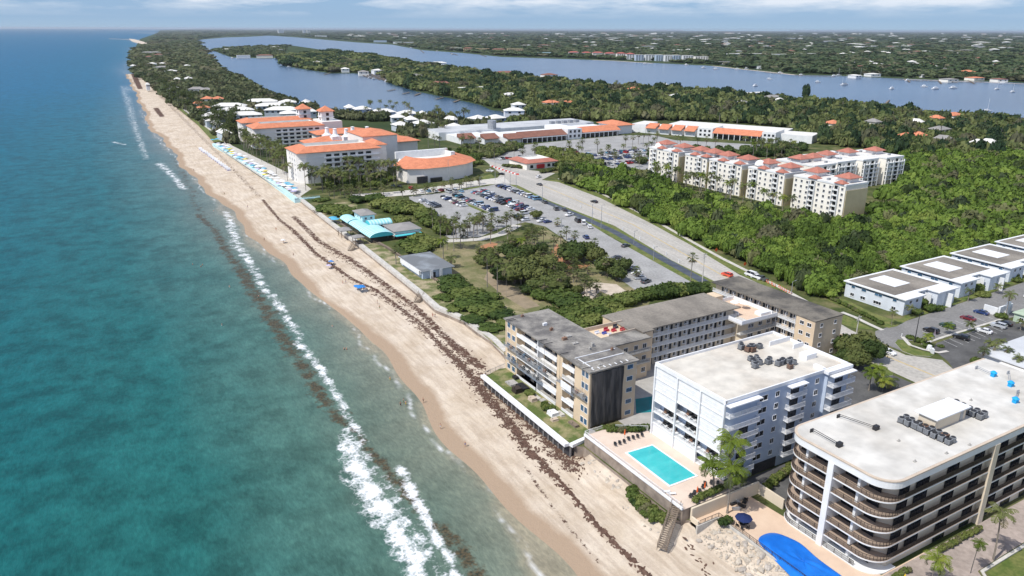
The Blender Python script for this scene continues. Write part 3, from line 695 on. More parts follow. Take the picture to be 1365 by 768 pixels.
        o = part('patio_bench', b, pm('bench_%d' % int(c[0]*100+c[2]*10), c), None); tag(o, 'coloured bench on the cluttered roof terrace of the tan building, {o}', 'bench', 'roof terrace benches', at=(x, y, 12.4))

    def walkway_wing(label, x0, x1, y0, y1, z1, roofm, face, ext=1.5, fls=(3.9, 7.0, 10.1), steps=3.5, extra=None):
        W = thing('apartment_building', (0, 0, 0), label, 'apartment building')
        m = MB()
        if face == 'N': m.box(x0, x1, y0+ext, y1, 0, z1)
        else: m.box(x0+ext, x1, y0, y1, 0, z1)
        part('wall', m, BEI if face == 'N' else TAN, W)
        m = MB(); m.box(x0-.4, x1+.4, y0-.4, y1+.4, z1, z1+.3); part('roof', m, roofm, W)
        for z in fls:
            m = MB()
            if face == 'N': m.box(x0, x1, y0, y0+ext-.01, z-.2, z)
            else: m.box(x0, x0+ext-.01, y0, y1, z-.2, z)
            part('walkway', m, WHT, W)
            m = MB(); pts = [(x0+.05, y0+.06), (x1-.05, y0+.06)] if face == 'N' else [(x0+.06, y0+.05), (x0+.06, y1-.05)]
            rail(m, pts, z, 1.05, .2, r=.03, post=2.5); part('railing', m, WHD, W)
        n = int(((x1-x0) if face == 'N' else (y1-y0))/steps)
        po = MB()
        for i in range(n):
            for z in (.8,)+tuple(fls):
                a = (x0 if face == 'N' else y0)+steps*(i+.5)
                if face == 'N':
                    win(W, 'N', a-.8, y0+ext-.005, z+.9, 1.5, 1.25, 'std'); win(W, 'N', a+.7, y0+ext-.005, z+.02, .95, 2.1, 'door', 'door')
                else: win(W, 'E', x0+ext-.005, a-.6, z+.9, 1.5, 1.25); win(W, 'E', x0+ext-.005, a+.9, z+.02, .95, 2.1, 'door', 'door')
            if face == 'N': po.box(x0+steps*i, x0+steps*i+.15, y0+.1, y0+.25, .7, z1)
            else: po.box(x0+.1, x0+.25, y0+steps*i, y0+steps*i+.15, .7, z1)
        part('posts', po, WHD, W)
        return W
    W = walkway_wing('long tan wing with brown-grey flat roof and open walkways south of the cream roof', 131.9, 166, 149.9, 164.4, 12.8, GRYB, 'N')
    m = MB(); m.box(126.4, 131.88, 156, 164.3, 0, 12.8); m.box(128.4, 131.88, 148.4, 151.0, 0, 13.0); part('stair_tower', m, TAN, W)
    m = MB(); m.box(126.2, 131.5, 151.7, 164.6, 12.805, 13.08, 0); m.box(128.1, 132.1, 148.1, 151.69, 13.005, 13.25, 0); part('tower_roof', m, GRYB, W)
    # terrace block
    B = thing('apartment_building', (0, 0, 0), 'white-edged roof terrace block with patio furniture between two grey roofs', 'apartment building')
    m = MB(); m.box(166.42, 176.6, 145.6, 161.5, 0, 10.2); part('wall', m, BEI, B)
    m = MB(); m.box(161.8, 176.7, 144.0, 145.59, 9.9, 10.15); m.box(161.8, 176.7, 144.0, 145.59, 6.8, 7.0); m.box(161.8, 176.7, 144.0, 145.59, 3.7, 3.9); m.box(161.8, 166.4, 145.6, 149.4, 9.9, 10.15); part('walkway', m, CONL, B)
    m = MB(); m.box(166.43, 176.6, 145.6, 161.5, 10.2, 10.24); part('terrace_floor', m, PINK, B)
    m = MB()
    for a in ((161.8, 176.7, 143.9, 144.1), (161.8, 162.0, 144.1, 149.3), (166.45, 166.75, 150, 161.5), (176.2, 176.5, 145.6, 161.5), (166.75, 176.2, 161.2, 161.5)): m.box(*a, 10.25, 11.35)
    m.box(172, 176.1, 146, 148.6, 10.25, 11.2); part('parapet', m, WHD, B)
    m = MB(); rail(m, [(161.8, 144.05), (176.6, 144.05)], 7.0, 1.05, .2, r=.03); rail(m, [(161.8, 144.05), (176.6, 144.05)], 3.9, 1.05, .2, r=.03); part('railing', m, STEEL, B)
    m = MB(); m.box(166.8, 169.8, 159.8, 163.9, 10.25, 13.1); part('stair_head', m, TAN, B)
    for y in (160.6, 162.4):
        for z in (10.9, 12.1): win(B, 'E', 166.79, y, z, 1.1, .8, 'blue')
    for x in (164, 168, 171.5, 175):
        for z in (1.5, 4.6, 7.7): win(B, 'N', x if x > 166.5 else 167.2, 145.595, z, 1.5, 1.3)
    for x, y in ((170.5, 155.5), (172.5, 153.5)):
        u = thing('patio_umbrella', (x, y, 10.24), 'white and blue patio umbrella on the white-edged roof terrace, {o}', 'umbrella', 'roof terrace umbrellas'); AUTO[u['label']][-1] = (u, (x, y, 11))
        m = MB(); m.cyl((0,0,0),(0,0,2.4),.04); part('pole', m, STEEL, u); m = MB(); m.lathe([(1.4,1.9),(.7,2.25),(.02,2.5)], n=8); m.lathe([(.5,.7),(.5,.75)], n=8); part('canopy', m, WHD, u)
    # west wing along the road
    W2 = walkway_wing('tan wing with dark patched flat roof running beside the coast road', 176.9, 188.6, 130.6, 171.4, 12.8, GRYC, 'E')
    m = MB(); m.box(176.6, 188.6, 130.3, 137, 0, 12.795); part('end_bay', m, TAN, W2)
    for k in range(4):
        for y in (132.2, 134.8): win(W2, 'E', 176.595, y, 1.6+k*3.05, 1.5, 1.2)
        for x in (179.5, 185.5): win(W2, 'N', x, 130.295, 1.6+k*3.05, 1.2, 1.2)
old_condo()
# ------------------------------------------------------------------ paving, lots, paths (each sheet a few mm above the one below)
def ribbon(name, pts, w, z, mat, px=True, thick=0):
    pts = [G(a, b, z) for a, b in pts] if px else pts
    a = []; b = []
    for i, (x, y) in enumerate(pts):
        p0 = pts[max(0, i-1)]; p1 = pts[min(len(pts)-1, i+1)]; dx, dy = p1[0]-p0[0], p1[1]-p0[1]; l = math.hypot(dx, dy); nx, ny = -dy/l*w/2, dx/l*w/2
        a.append((x+nx, y+ny)); b.append((x-nx, y-ny))
    m = MB(); n = len(pts)
    for i in range(n-1):
        if thick: m.prism([a[i], b[i], b[i+1], a[i+1]], z-thick, z)
        else: m.quad((*b[i], z), (*b[i+1], z), (*a[i+1], z), (*a[i], z))
    o = m.build(name, mat); o['kind'] = 'structure'; return o
ZL = L
def world_sheet(name, pts, z, mat): return sheet(name, pts, z, mat, px=False)
# dune strip and park turf
world_sheet('dune_grass', [(wallx(y)+.3, y) for y in (170, 178, 200, 240, 262, 292, 330, 368, 400)]+[(135, 405), (122, 370), (113, 360), (113.5, 300), (113.5, 256), (128, 236), (126, 200), (122, 170)], ZL+.02, DUNE)
sheet('park_grass', [(560,345),(585,318),(610,322),(700,322),(725,303),(760,325),(800,352),(845,385),(868,398),(862,412),(800,425),(720,420),(690,415),(670,405),(640,390),(600,375)], ZL+.03, GRSD)
sheet('lawn', [(605,262-8),(640,236),(655,232),(665,243),(640,250),(610,256)], ZL+.03, GRS)
sheet('sand_path', [(770,395),(792,376),(822,379),(848,398),(838,405),(800,388),(790,398)], ZL+.05, SANDP)
sheet('mulch_bed', [(728,345),(742,325),(757,335),(768,352),(790,350),(782,357),(752,360),(740,352)], ZL+.05, MULCH)
sheet('mulch_bed', [(640,328),(655,323),(664,325),(655,334),(642,334)], ZL+.05, MULCH)
sheet('beach_path', [(650,362),(665,370),(720,408),(700,412),(668,392),(645,372)], ZL+.05, pm('trodden_soil', (.30,.235,.16), (.23,.185,.12), .3, .95))
sheet('lawn', [(205,118),(230,139),(262,165),(285,190),(300,189),(292,178),(262,156),(232,131),(212,114)], ZL+.03, GRS)
# parking lot by the park
sheet('parking_lot', [(545,262),(600,256),(628,252),(650,248),(672,243),(692,252),(715,262),(742,277),(775,292),(812,315),(860,342),(925,378),(905,392),(868,398),(843,384),(800,353),(762,326),(727,302),(700,296),(665,305),(640,316),(600,318),(568,300),(552,285)], ZL+.04, LOTA)
for x in (183.6, 203.9): world_sheet('lawn', [(x-1.3, 342), (x+1.3, 342), (x+1.3, 384), (x-1.3, 384)], ZL+.06, GRS)
ribbon('park_drive', [(568,322),(600,321),(640,319),(668,312),(690,300)], 5, ZL+.055, CONL)
mb = MB()
for xr, ya, yb, wd in ((166,366,388,2.6),(179.5,360,390,2.5),(187.9,342,390,2.5),(201.4,336,395,2.5),(206.8,336,395,2.5),(223.5,354,404,2.5)):
    y = ya-1.37
    while y < yb: mb.quad((xr-wd, y-.07, ZL+.048), (xr+wd, y-.07, ZL+.048), (xr+wd, y+.07, ZL+.048), (xr-wd, y+.07, ZL+.048)); y += 2.75
y = 206.
while y < 250: x_ = 176+(y-196)*.17; mb.quad((x_, y, ZL+.048), (x_+5, y, ZL+.048), (x_+5, y+.14, ZL+.048), (x_, y+.14, ZL+.048)); y += 2.8
struct(mb.build('parking_lines', [LINE]))
# coast road
NEAR = [(690,247),(733,268),(819,301),(895,347),(952,375)]; FAR = [(985,366),(952,346),(922,327.5),(901,316),(868,298),(800,264),(745,243),(722,240)]
road = [G(*p) for p in NEAR]+[(204.5,185),(199,150),(192,128),(189.6,100),(188.5,40),(206,40),(207.5,106),(211,111.5),(205,119),(206,128),(208,140),(214.5,160)]+[G(*p) for p in FAR]
world_sheet('coast_road', road+[G(*p) for p in [(740,231),(700,226),(655,209),(640,209),(668,232),(660,240),(672,245)]], ZL+.03, ROADC)
sheet('hotel_drive', [(672,236),(640,240),(600,246),(560,252),(520,256),(470,259),(470,263),(520,262),(560,259),(600,254),(650,246),(680,244)], ZL+.038, CONL)
ctr = [((a[0]+b[0])/2, (a[1]+b[1])/2) for a, b in zip([G(*p) for p in NEAR], [G(*p) for p in [(745,243),(800,264),(868,298),(922,327.5),(985,366)]])]
for dx in (-.22, .22): ribbon('road_line', [(x+dx, y) for x, y in ctr]+[(210+dx, 180), (204+dx, 150), (199.5+dx, 128), (198.5+dx, 100), (197.6+dx, 45)], .2, ZL+.036, YEL, px=False)
ribbon('road_line', [(x-6.2, y) for x, y in ctr]+[(204.6,170)], .14, ZL+.036, LINE, px=False)
ribbon('road_line', [(x+5.6, y) for x, y in ctr]+[(214.5,170)], .14, ZL+.036, LINE, px=False)
ribbon('grass_verge', [(735,240),(800,260),(868,294.5),(926,327),(962,347),(1000,366),(1040,385)], 7, ZL+.025, GRS)
ribbon('sidewalk', [(745,238),(800,257),(868,291),(926,324),(962,344),(1000,363),(1040,383),(1090,410)], 1.8, ZL+.1, CONL, thick=.1)
ribbon('grass_verge', [(668,243),(700,257),(735,275),(778,291),(822,310),(862,333),(905,357),(945,379)], 11, ZL+.022, GRS)
ribbon('blue_grey_path', [(700,262),(722,267),(771,287),(819,309),(860,332),(900,354),(938,375)], 4.2, ZL+.05, PATHB)
# side street on the right, its parking and the dark lot below it
world_sheet('side_street', [(206.5,119),(207.5,131),(214,135.5),(300,138.5),(460,146),(460,120),(300,118),(250,121.5),(226,122.2),(218,124),(214,127),(211,122)], ZL+.034, ASPH)
world_sheet('parking_lot', [(211.5,110),(216,117.5),(222,120),(262,120),(262,100),(207.5,96),(207.5,106)], ZL+.03, ASPD)
ribbon('kerb', [(217,121.4),(228,121.7),(262,121.2)], .9, ZL+.14, CONL, px=False, thick=.14)
for i in range(9): ribbon('parking_line', [(224.5+i*3.1,115),(225.6+i*3.1,120)], .13, ZL+.045, LINE, px=False)
for i in range(8): ribbon('parking_line', [(226+i*4.6,122.4),(227+i*4.6,128)], .13, ZL+.045, LINE, px=False)
isl = [G(1090+a/4.964, 380+b/4.964, ZL) for a, b in [(512,385),(530,362),(565,365),(600,390),(620,420),(700,440),(770,462),(745,474),(640,470),(560,440)]]
mb = MB(); mb.prism(isl, ZL+.02, ZL+.16, 1, top=0, bottom=False); struct(mb.build('grass_island', [GRS, CONL]))
ribbon('sidewalk', [G(1090+a/4.964, 380+b/4.964, ZL) for a, b in [(560,345),(610,400),(700,430),(800,450),(860,440)]], 1.2, ZL+.19, CONL, px=False)
for k, pts in enumerate([[(150,192),(140,250),(240,285),(385,298),(300,262),(190,205)], [(75,80),(60,100),(380,240),(400,262),(470,285),(520,275),(640,210),(600,205),(545,225),(480,225),(360,185),(180,95)]]):
    world_sheet('lawn', [G(1090+a/4.964, 380+b/4.964, ZL) for a, b in pts], ZL+.05+.004*k, GRS)
world_sheet('lawn', [(233,136.6),(234,139),(262,140),(330,143),(460,150),(460,147),(300,139.4),(250,137)], ZL+.045, GRS)
ribbon('sidewalk', [G(1090+a/4.964, 380+b/4.964, ZL) for a, b in [(160,180),(250,215),(330,255),(430,300)]], 1.6, ZL+.08, CONL, px=False)
mb = MB(); mb.prism([G(1090+a/4.964, 380+b/4.964, ZL) for a, b in [(395,535),(425,535),(500,585),(495,600),(420,610)]], ZL+.02, ZL+.17, 1, top=0, bottom=False); struct(mb.build('grass_island', [GRS, CONL]))
# ground round the three condominiums
world_sheet('driveway', [(113,84.3),(112.8,91.2),(106.2,91.4),(106.2,95.8),(144,95.8),(165,95.8),(188,96),(188.6,84.2),(160,84)], ZL+.03, ASPD)
world_sheet('parking_lot', [(143.8,96.2),(143.8,128),(189,128),(189,96.2)], ZL+.026, ASPD)
world_sheet('courtyard', [(106,118),(106,130),(98,130),(98,126.5),(92,126.5),(92,145),(111,171),(177,171),(177,118)], ZL+.022, CONC)
world_sheet('courtyard_pool', [G(847,532,ZL+.04), G(870,528,ZL+.04), G(872,549,ZL+.04), G(848,551,ZL+.04)], ZL+.04, pm('teal_pool', (.01,.20,.22), (.01,.16,.18), .5, .15))
world_sheet('terrace_paving', [(99.3,40),(99.3,88.5),(93.6,88.9),(93.6,90.5),(110,91),(112,62),(125,62),(125,57.5),(112,56),(112,40)], ZL+.03, PINK)
world_sheet('driveway', [(112,40),(112,61.8),(190,61.8),(190,55),(128,54.1),(118,40)], ZL+.034, DRIV)
ribbon('kerb', [(122,46),(128.5,53.6),(150,53.8),(190,54)], .6, ZL+.2, CONL, px=False, thick=.2)
world_sheet('lawn', [(124,45),(129,53.2),(190,53.6),(190,20),(124,20)], ZL+.05, GRS)
# seawall walk: pale cap along the top of the beach
WLINE = [(x+.9, y) for x, y in WALL[10:24]]
ribbon('seawall_walk', WLINE, 1.9, ZL+.35, CONL, px=False, thick=1.2)
ribbon('promenade', [(113.2,252),(113.3,276),(113.6,304),(112.5,330),(109.5,357),(107,372),(106,392)], 1.6, ZL+.2, WOOD, px=False, thick=.2)

# ------------------------------------------------------------------ pool decks and sea walls
def raised(name, poly, z0, z1, side, top, label, cat):
    m = MB(); m.prism(poly, z0, z1, 0, top=1, bottom=False); o = m.build(name, [side, top]); return tag(o, label, cat)
raised('pool_deck', [(91.9,91.3),(91.9,124.3),(97.2,124.3),(106.0,118.6),(106.0,96.2),(106.0,91.3)], -2.9, 3.4, pm('stained_wall', (.33,.27,.22), (.20,.16,.13), .5, .9), PDCK, 'peach paved pool deck raised above the beach in front of the pale blue condominium', 'pool deck')
PW = [(95.3,99.0),(102.4,99.0),(102.4,112.9),(95.6,113.2)]
m = MB(); m.prism([(94.9,98.6),(102.8,98.6),(102.8,113.3),(95.2,113.6)], 3.41, 3.52, 0); struct(m.build('pool_coping', [WHD]))
poolm = water_mat('turquoise_pool_water', (.035,.40,.42), (.06,.50,.50), .3, .08, .12)
world_sheet('swimming_pool', PW, 3.53, poolm)
# parapet with railing on the seaward edge of that deck
m = MB(); m.box(91.6, 91.95, 91.3, 124.2, 3.41, 3.95); o = m.build('deck_wall', [WHD]); tag(o, 'low white parapet on the seaward edge of the turquoise pool deck', 'wall')
m = MB(); rail(m, [(91.78, 91.4), (91.78, 124.1), (96.8, 124.1)], 3.96, .75, .3, r=.02, post=1.8); o = m.build('pool_fence', [WHD]); tag(o, 'thin white railing along the beach edge of the turquoise pool deck', 'fence')
m = MB(); rail(m, [(106.0,118.7),(99.6,122.9)], 3.42, 1.3, .25, r=.03, post=2); o = m.build('pool_fence', [WHD]); tag(o, 'white picket fence beside the hedge at the far end of the turquoise pool deck', 'fence')
# beige wall between the two decks
m = MB(); m.box(93.7, 112.2, 90.55, 91.0, ZL, 3.5); m.box(93.5, 93.9, 88.6, 90.54, ZL-2, 1.8); m.box(112.21, 112.6, 84.2, 91.0, ZL, 3.0); o = m.build('garden_wall', [BEI]); tag(o, 'beige wall between the turquoise pool deck and the terrace with the blue umbrella', 'wall')
m = MB(); m.box(98.8, 99.28, 40, 88.5, -2.6, 1.0, 0); m.box(93.3, 98.79, 88.4, 88.8, -2.6, 1.0, 0); o = m.build('sea_wall', [CONL]); tag(o, 'pale sea wall under the terrace of the curved condominium', 'sea wall')
m = MB(); rail(m, [(99.05, 50), (99.05, 88.6), (94, 88.6)], 1.0, .95, .35, r=.018, post=1.8); o = m.build('terrace_fence', [BRWN]); tag(o, 'thin brown railing along the terrace above the rocks', 'fence')
# garden of the old building behind its piled sea wall
c0, c1, c2 = G(646,499,1.5), G(759,591,1.5), G(782,581,1.5)
gpoly = [c0, (c1[0], c1[1]), (c2[0], c2[1]), (97.0, 129.5), (97.0, 170), (95, 170.5)]
raised('garden_terrace', gpoly, -2.8, .78, DARK, pm('garden_grass', (.10,.135,.035), (.27,.24,.12), .28, .95, lo=.45, hi=.62, detail=6, fine=1.5), 'narrow garden of patchy grass between the piled sea wall and the old tan building', 'garden')
S = thing('sea_wall', (0,0,0), 'dark ribbed sheet pile sea wall with a white cap below the old tan building', 'sea wall')
def capseg(a, b, w):
    dx, dy = b[0]-a[0], b[1]-a[1]; l = math.hypot(dx, dy); nx, ny = -dy/l*w, dx/l*w
    return [a, b, (b[0]+nx, b[1]+ny), (a[0]+nx, a[1]+ny)]
m = MB(); m.prism(capseg(c0, c1, -1.3), .8, 1.55); m.prism(capseg(c1, (c2[0]+.1, c2[1]+.1), -1.1), .801, 1.545); part('cap', m, WHD, S)
m = MB(); n = 19
for i in range(n):
    t0 = i/n; y = c0[1]+(c1[1]-c0[1])*t0; x = c0[0]+(c1[0]-c0[0])*t0
    m.box(x+.12, x+.3, y-2.2, y, -3.4, .8, 0); m.box(x-.28, x+.11, y-.42, y+.05, -3.4, .8, 1)
for i in range(4):
    x = c1[0]+(c2[0]-c1[0])*(i+.1)/4; m.box(x, x+.35, c1[1]+i*.2-.3, c1[1]+i*.2+.1, -3.4, .78, 1)
m.box(c1[0]+.1, c2[0], c1[1]+.3, c1[1]+.5, -3.4, .78, 0); part('piling', m, [pm('dark_steel', (.07,.065,.062), (.13,.11,.10), 1.5, .8), pm('pile_face', (.24,.225,.215), (.17,.16,.155), 1.2, .85)], S)
m = MB(); rail(m, [(c0[0]+.3, c0[1]+.3), (97, 170.4)], 1.0, 1.1, .4, r=.02, post=2); o = m.build('garden_fence', [STEEL]); tag(o, 'thin grey fence at the far end of the patchy garden terrace', 'fence')
for i, (x, y, w, d, h, mt) in enumerate([(93.5,160.5,2.6,3.2,.35,CONC),(94.8,157,2.2,4,.5,BLK),(92.2,155.6,2.2,2.4,1.2,BRWN),(94.5,151,2,5,.3,CONL),(93.2,149.3,1.8,2.2,.9,TAND),(95.4,146.5,1.4,4,.4,CONC),(93.6,140.2,2.2,2.6,1.0,WHD),(92.3,137.6,1.8,1.4,.5,TAND),(95.3,139.3,1.2,2.6,.5,CONL),(95.2,133.4,1.3,3.2,.5,WOOD),(96,162.8,1.2,2,.6,BLK)]):
    m = MB(); m.box(-w/2, w/2, -d/2, d/2, 0, .12); 
    for q in range(int(h/.15)): m.box(-w/2+.1*q*.3, w/2-.1*q*.3, -d/2+.1, d/2-.1, .12+q*.15, .24+q*.15)
    m.box(-w/2+.2, -w/2+.35, -.1, .1, .12, h+.4)
    o = m.build('building_materials', [mt], loc=(x, y, .79)); tag(o, 'stack of building materials on the patchy garden terrace, {o}', 'materials', 'stacks of building materials', at=(x, y, .8))
# blue pool cover
m = MB(); pts = [G(a, b, 1.2) for a, b in [(1008,718),(1016,710),(1032,706),(1050,713),(1068,722),(1088,741),(1108,756),(1135,775),(1170,800),(1140,830),(1090,815),(1065,775),(1040,752),(1020,730)]]
cx_ = sum(p[0] for p in pts)/len(pts); cy_ = sum(p[1] for p in pts)/len(pts); 
V = []; Fc = []; nr = 7
for k in range(nr+1):
    s_ = 1-k/nr
    for i, (x, y) in enumerate(pts):
        V.append((cx_+(x-cx_)*s_, cy_+(y-cy_)*s_, ZL+.08+(.0 if k == 0 else .75+.35*math.sin(i*1.7+k)*.4*min(1, k/2)+.12*math.sin(i*3+k*2))))
n = len(pts)
for k in range(nr): Fc += [(k*n+i, k*n+(i+1) % n, (k+1)*n+(i+1) % n, (k+1)*n+i) for i in range(n)]
m.add(V, Fc); o = m.build('pool_cover', [pm('blue_tarp', (.005,.125,.52), (.01,.17,.62), .35, .45, bstr=.5, detail=6)], smooth=True); tag(o, 'large bright blue tarpaulin covering the pool beside the curved condominium', 'pool cover')
sub = o.modifiers.new('s', 'SUBSURF'); sub.levels = 2; sub.render_levels = 2

# ------------------------------------------------------------------ mid-distance buildings
ORT = pm('orange_tile_roof', (.66,.25,.135), (.54,.195,.105), .35, .85, detail=6, fine=2.)
RDT = pm('red_tile_roof', (.44,.175,.125), (.35,.135,.10), .4, .85, detail=6)
BRT = pm('brown_tile_roof', (.26,.12,.085), (.20,.095,.07), .3, .85, detail=6)
WRF = pm('white_shingle_roof', (.72,.70,.66), (.62,.60,.56), .2, .8); GRF = pm('grey_shingle_roof', (.30,.285,.27), (.24,.23,.22), .2, .9)
CRM = pm('cream_stucco', (.86,.82,.74), (.80,.75,.66), .2, .85); CRD = pm('yellow_stucco', (.60,.50,.30), (.54,.45,.27), .2, .85)
HTL = pm('hotel_stucco', (.80,.76,.71), (.72,.69,.65), .15, .85)
TEAL = pm('teal_canvas', (.06,.45,.50), (.10,.52,.56), .8, .7); TEAP = pm('pale_turquoise_paint', (.55,.76,.78), (.47,.70,.73), .5, .7)
EXC = []                                                # built footprints, kept clear of trees
def ex(x0, x1, y0, y1, m=2): EXC.append([(x0-m,y0-m),(x1+m,y0-m),(x1+m,y1+m),(x0-m,y1+m)])
for a in ((97,111,130,170),(106,144,96,118),(109,190,55,84),(111,189,118,172),(88,97,125,170),(92,106,91,124),(108,190,84,97)): ex(*a, m=.5)
def Zat(px, py, X, Y):
    a, b, u = ray(px, py); return H+u*math.hypot(X, Y)/math.hypot(a, b)

def hotel():
    T = thing('hotel', (0,0,0), 'large pale beachfront hotel with bright orange tiled roofs and twin towers', 'hotel')
    for a in ((119,172,465,493),(127,183,624,650),(127,186,668,690),(172,200,478,530),(175,235,430,476),(140,228,520,620),(183,200,628,655)): ex(*a)
    def wing(x0, x1, y0, y1, z, floors, dx=0, roofh=3.2, balc=True):
        m = MB(); m.prism([(x0, y1), (x0, y0+6), (x0+5, y0), (x1, y0), (x1, y1)], 0, z, 0); part('wall', m, HTL, T)
        m = MB(); m.skirt(x0, x1, y0, y1, z, roofh, 7, .9, 0, 1); part('roof', m, [ORT, WRF], T)
        m = MB(); m.box(x0-.1, x1+.1, y0-.25, y0-.01, z-3.3, z-3.0); part('cornice', m, WHD, T)
        fh = (z-1.5)/floors
        n = int((x1-x0-18)/5.2)
        for k in range(floors):
            for i in range(n):
                xx = x0+19+i*5.2
                if balc:
                    win(T, 'N', xx, y0-.01, .9+k*fh, 3.4, 2.1, 'dk')
            for j in range(3): win(T, 'E', x0-.01, y0+9+j*5.5, 1.6+k*fh, 1.5, 1.6)
        if balc:
            for k in range(1, floors): 
                m = MB(); m.box(x0+16, x1-1, y0-1.0, y0-.02, .8+k*fh-.2, .8+k*fh+.55); part('balcony', m, WHT, T)
    wing(119, 172, 465, 493, 19.6, 6); wing(127, 183, 624, 650, 16.8, 5); wing(127, 186, 668, 690, 16.8, 5, balc=False)
    m = MB(); m.box(172.02, 197, 498, 530, 0, 22.6); m.box(172.02, 181, 478, 497.98, 0, 19.4); m.box(183.02, 200, 628, 655, 0, 19);  part('wall', m, HTL, T)
    m = MB(); m.hip(172.5, 197, 498, 530, 22.62, 3.2, 1, 0); part('roof', m, ORT, T); m = MB(); m.hip(172.5, 181, 478, 496.9, 19.42, 2.4, .8, 0); part('roof', m, ORT, T)
    for (a, b, c, d, z, h) in ((140, 166, 520, 545, 11, 3.6), (150, 190, 548, 575, 12, 4), (191, 224, 560, 596, 12.5, 3.6), (170, 215, 597, 620, 12.5, 3), (198, 228, 532, 556, 12.4, 3)):
        m = MB(); m.box(a+1, b-1, c+1, d-1, 0, z-.02); part('wall', m, HTL, T); m = MB(); m.hip(a, b, c, d, z, h, 1, 0); part('roof', m, ORT, T)
    for (x, y) in ((171, 556), (186, 560), (168, 566), (196, 556), (178, 551)):
        m = MB(); m.box(x-3.2, x+3.2, y-3.2, y+3.2, 13, 16.5); m.lathe([(3.6, 16.5), (1.8, 18), (1.3, 21.5), (1.7, 21.9), (.1, 22.4)], (x, y, 0), 8); part('chimney', m, WHD, T)
    for px, pb, pt in ((403, 160, 141), (430.5, 168, 144)):
        x, y = G(px, pb+11, 0); x, y = {403: (181, 676), 430.5: (190, 640)}[px]
        zt = Zat(px, pt+4, x, y)
        m = MB(); m.box(x-5, x+5, y-5, y+5, 0, zt); m.box(x-5.5, x+5.5, y-5.5, y+5.5, zt*.82, zt*.84)
        part('tower', m, WHT, T); m = MB(); m.hip(x-5, x+5, y-5, y+5, zt, 4.2, 1.2, 0); part('tower_roof', m, ORT, T)
        for dz in (6.5, 2.5): win(T, 'N', x, y-5.02, zt-dz-1, 2.4, 2.4, 'dk'); win(T, 'E', x-5.02, y, zt-dz-1, 2.4, 2.4, 'dk')
    B = thing('ballroom', (0,0,0), 'low round-ended hotel hall with an orange tile crescent roof and white flat centre', 'hotel hall')
    outer = [(177,452),(178.5,437),(188,432.5),(205,433),(218,437),(229,446),(233,460),(231,474),(188,474)]
    m = MB(); m.prism(outer, 0, 9.8); part('wall', m, HTL, B)
    o2 = [(175.5,452.5),(177,436),(188,431),(205,431.5),(219,435.5),(231,445),(235,460),(233,475)]; inn = [(188,462),(190,452),(196,446),(206,445.5),(213,448),(220,454),(223,462),(222,475)]
    m = MB(); V = [(x,y,9.8) for x,y in o2]+[(x,y,13.6) for x,y in inn]+[(x,y,10.2) for x,y in inn]; n = len(o2)
    m.add(V, [(i,i+1,n+i+1,n+i) for i in range(n-1)], 0); m.add(V, [(n+i,n+i+1,2*n+i+1,2*n+i) for i in range(n-1)], 1); m.add(V, [tuple(range(2*n, 3*n))], 1); part('roof', m, [ORT, WRF], B)
    m = MB(); m.box(186, 224, 474, 476, 9.81, 14.5); m.box(216,219,452,455,11,15.5); part('parapet', m, WHT, B)
    m = MB(); m.box(183, 190, 431.8, 432.7, .7, 5); part('entrance', m, DARK, B); m = MB(); m.box(192, 200, 431.7, 432.6, .7, 3.6); part('loading_door', m, GL, B)  # entrance is a flat panel with the doorway shade in its colour
hotel()

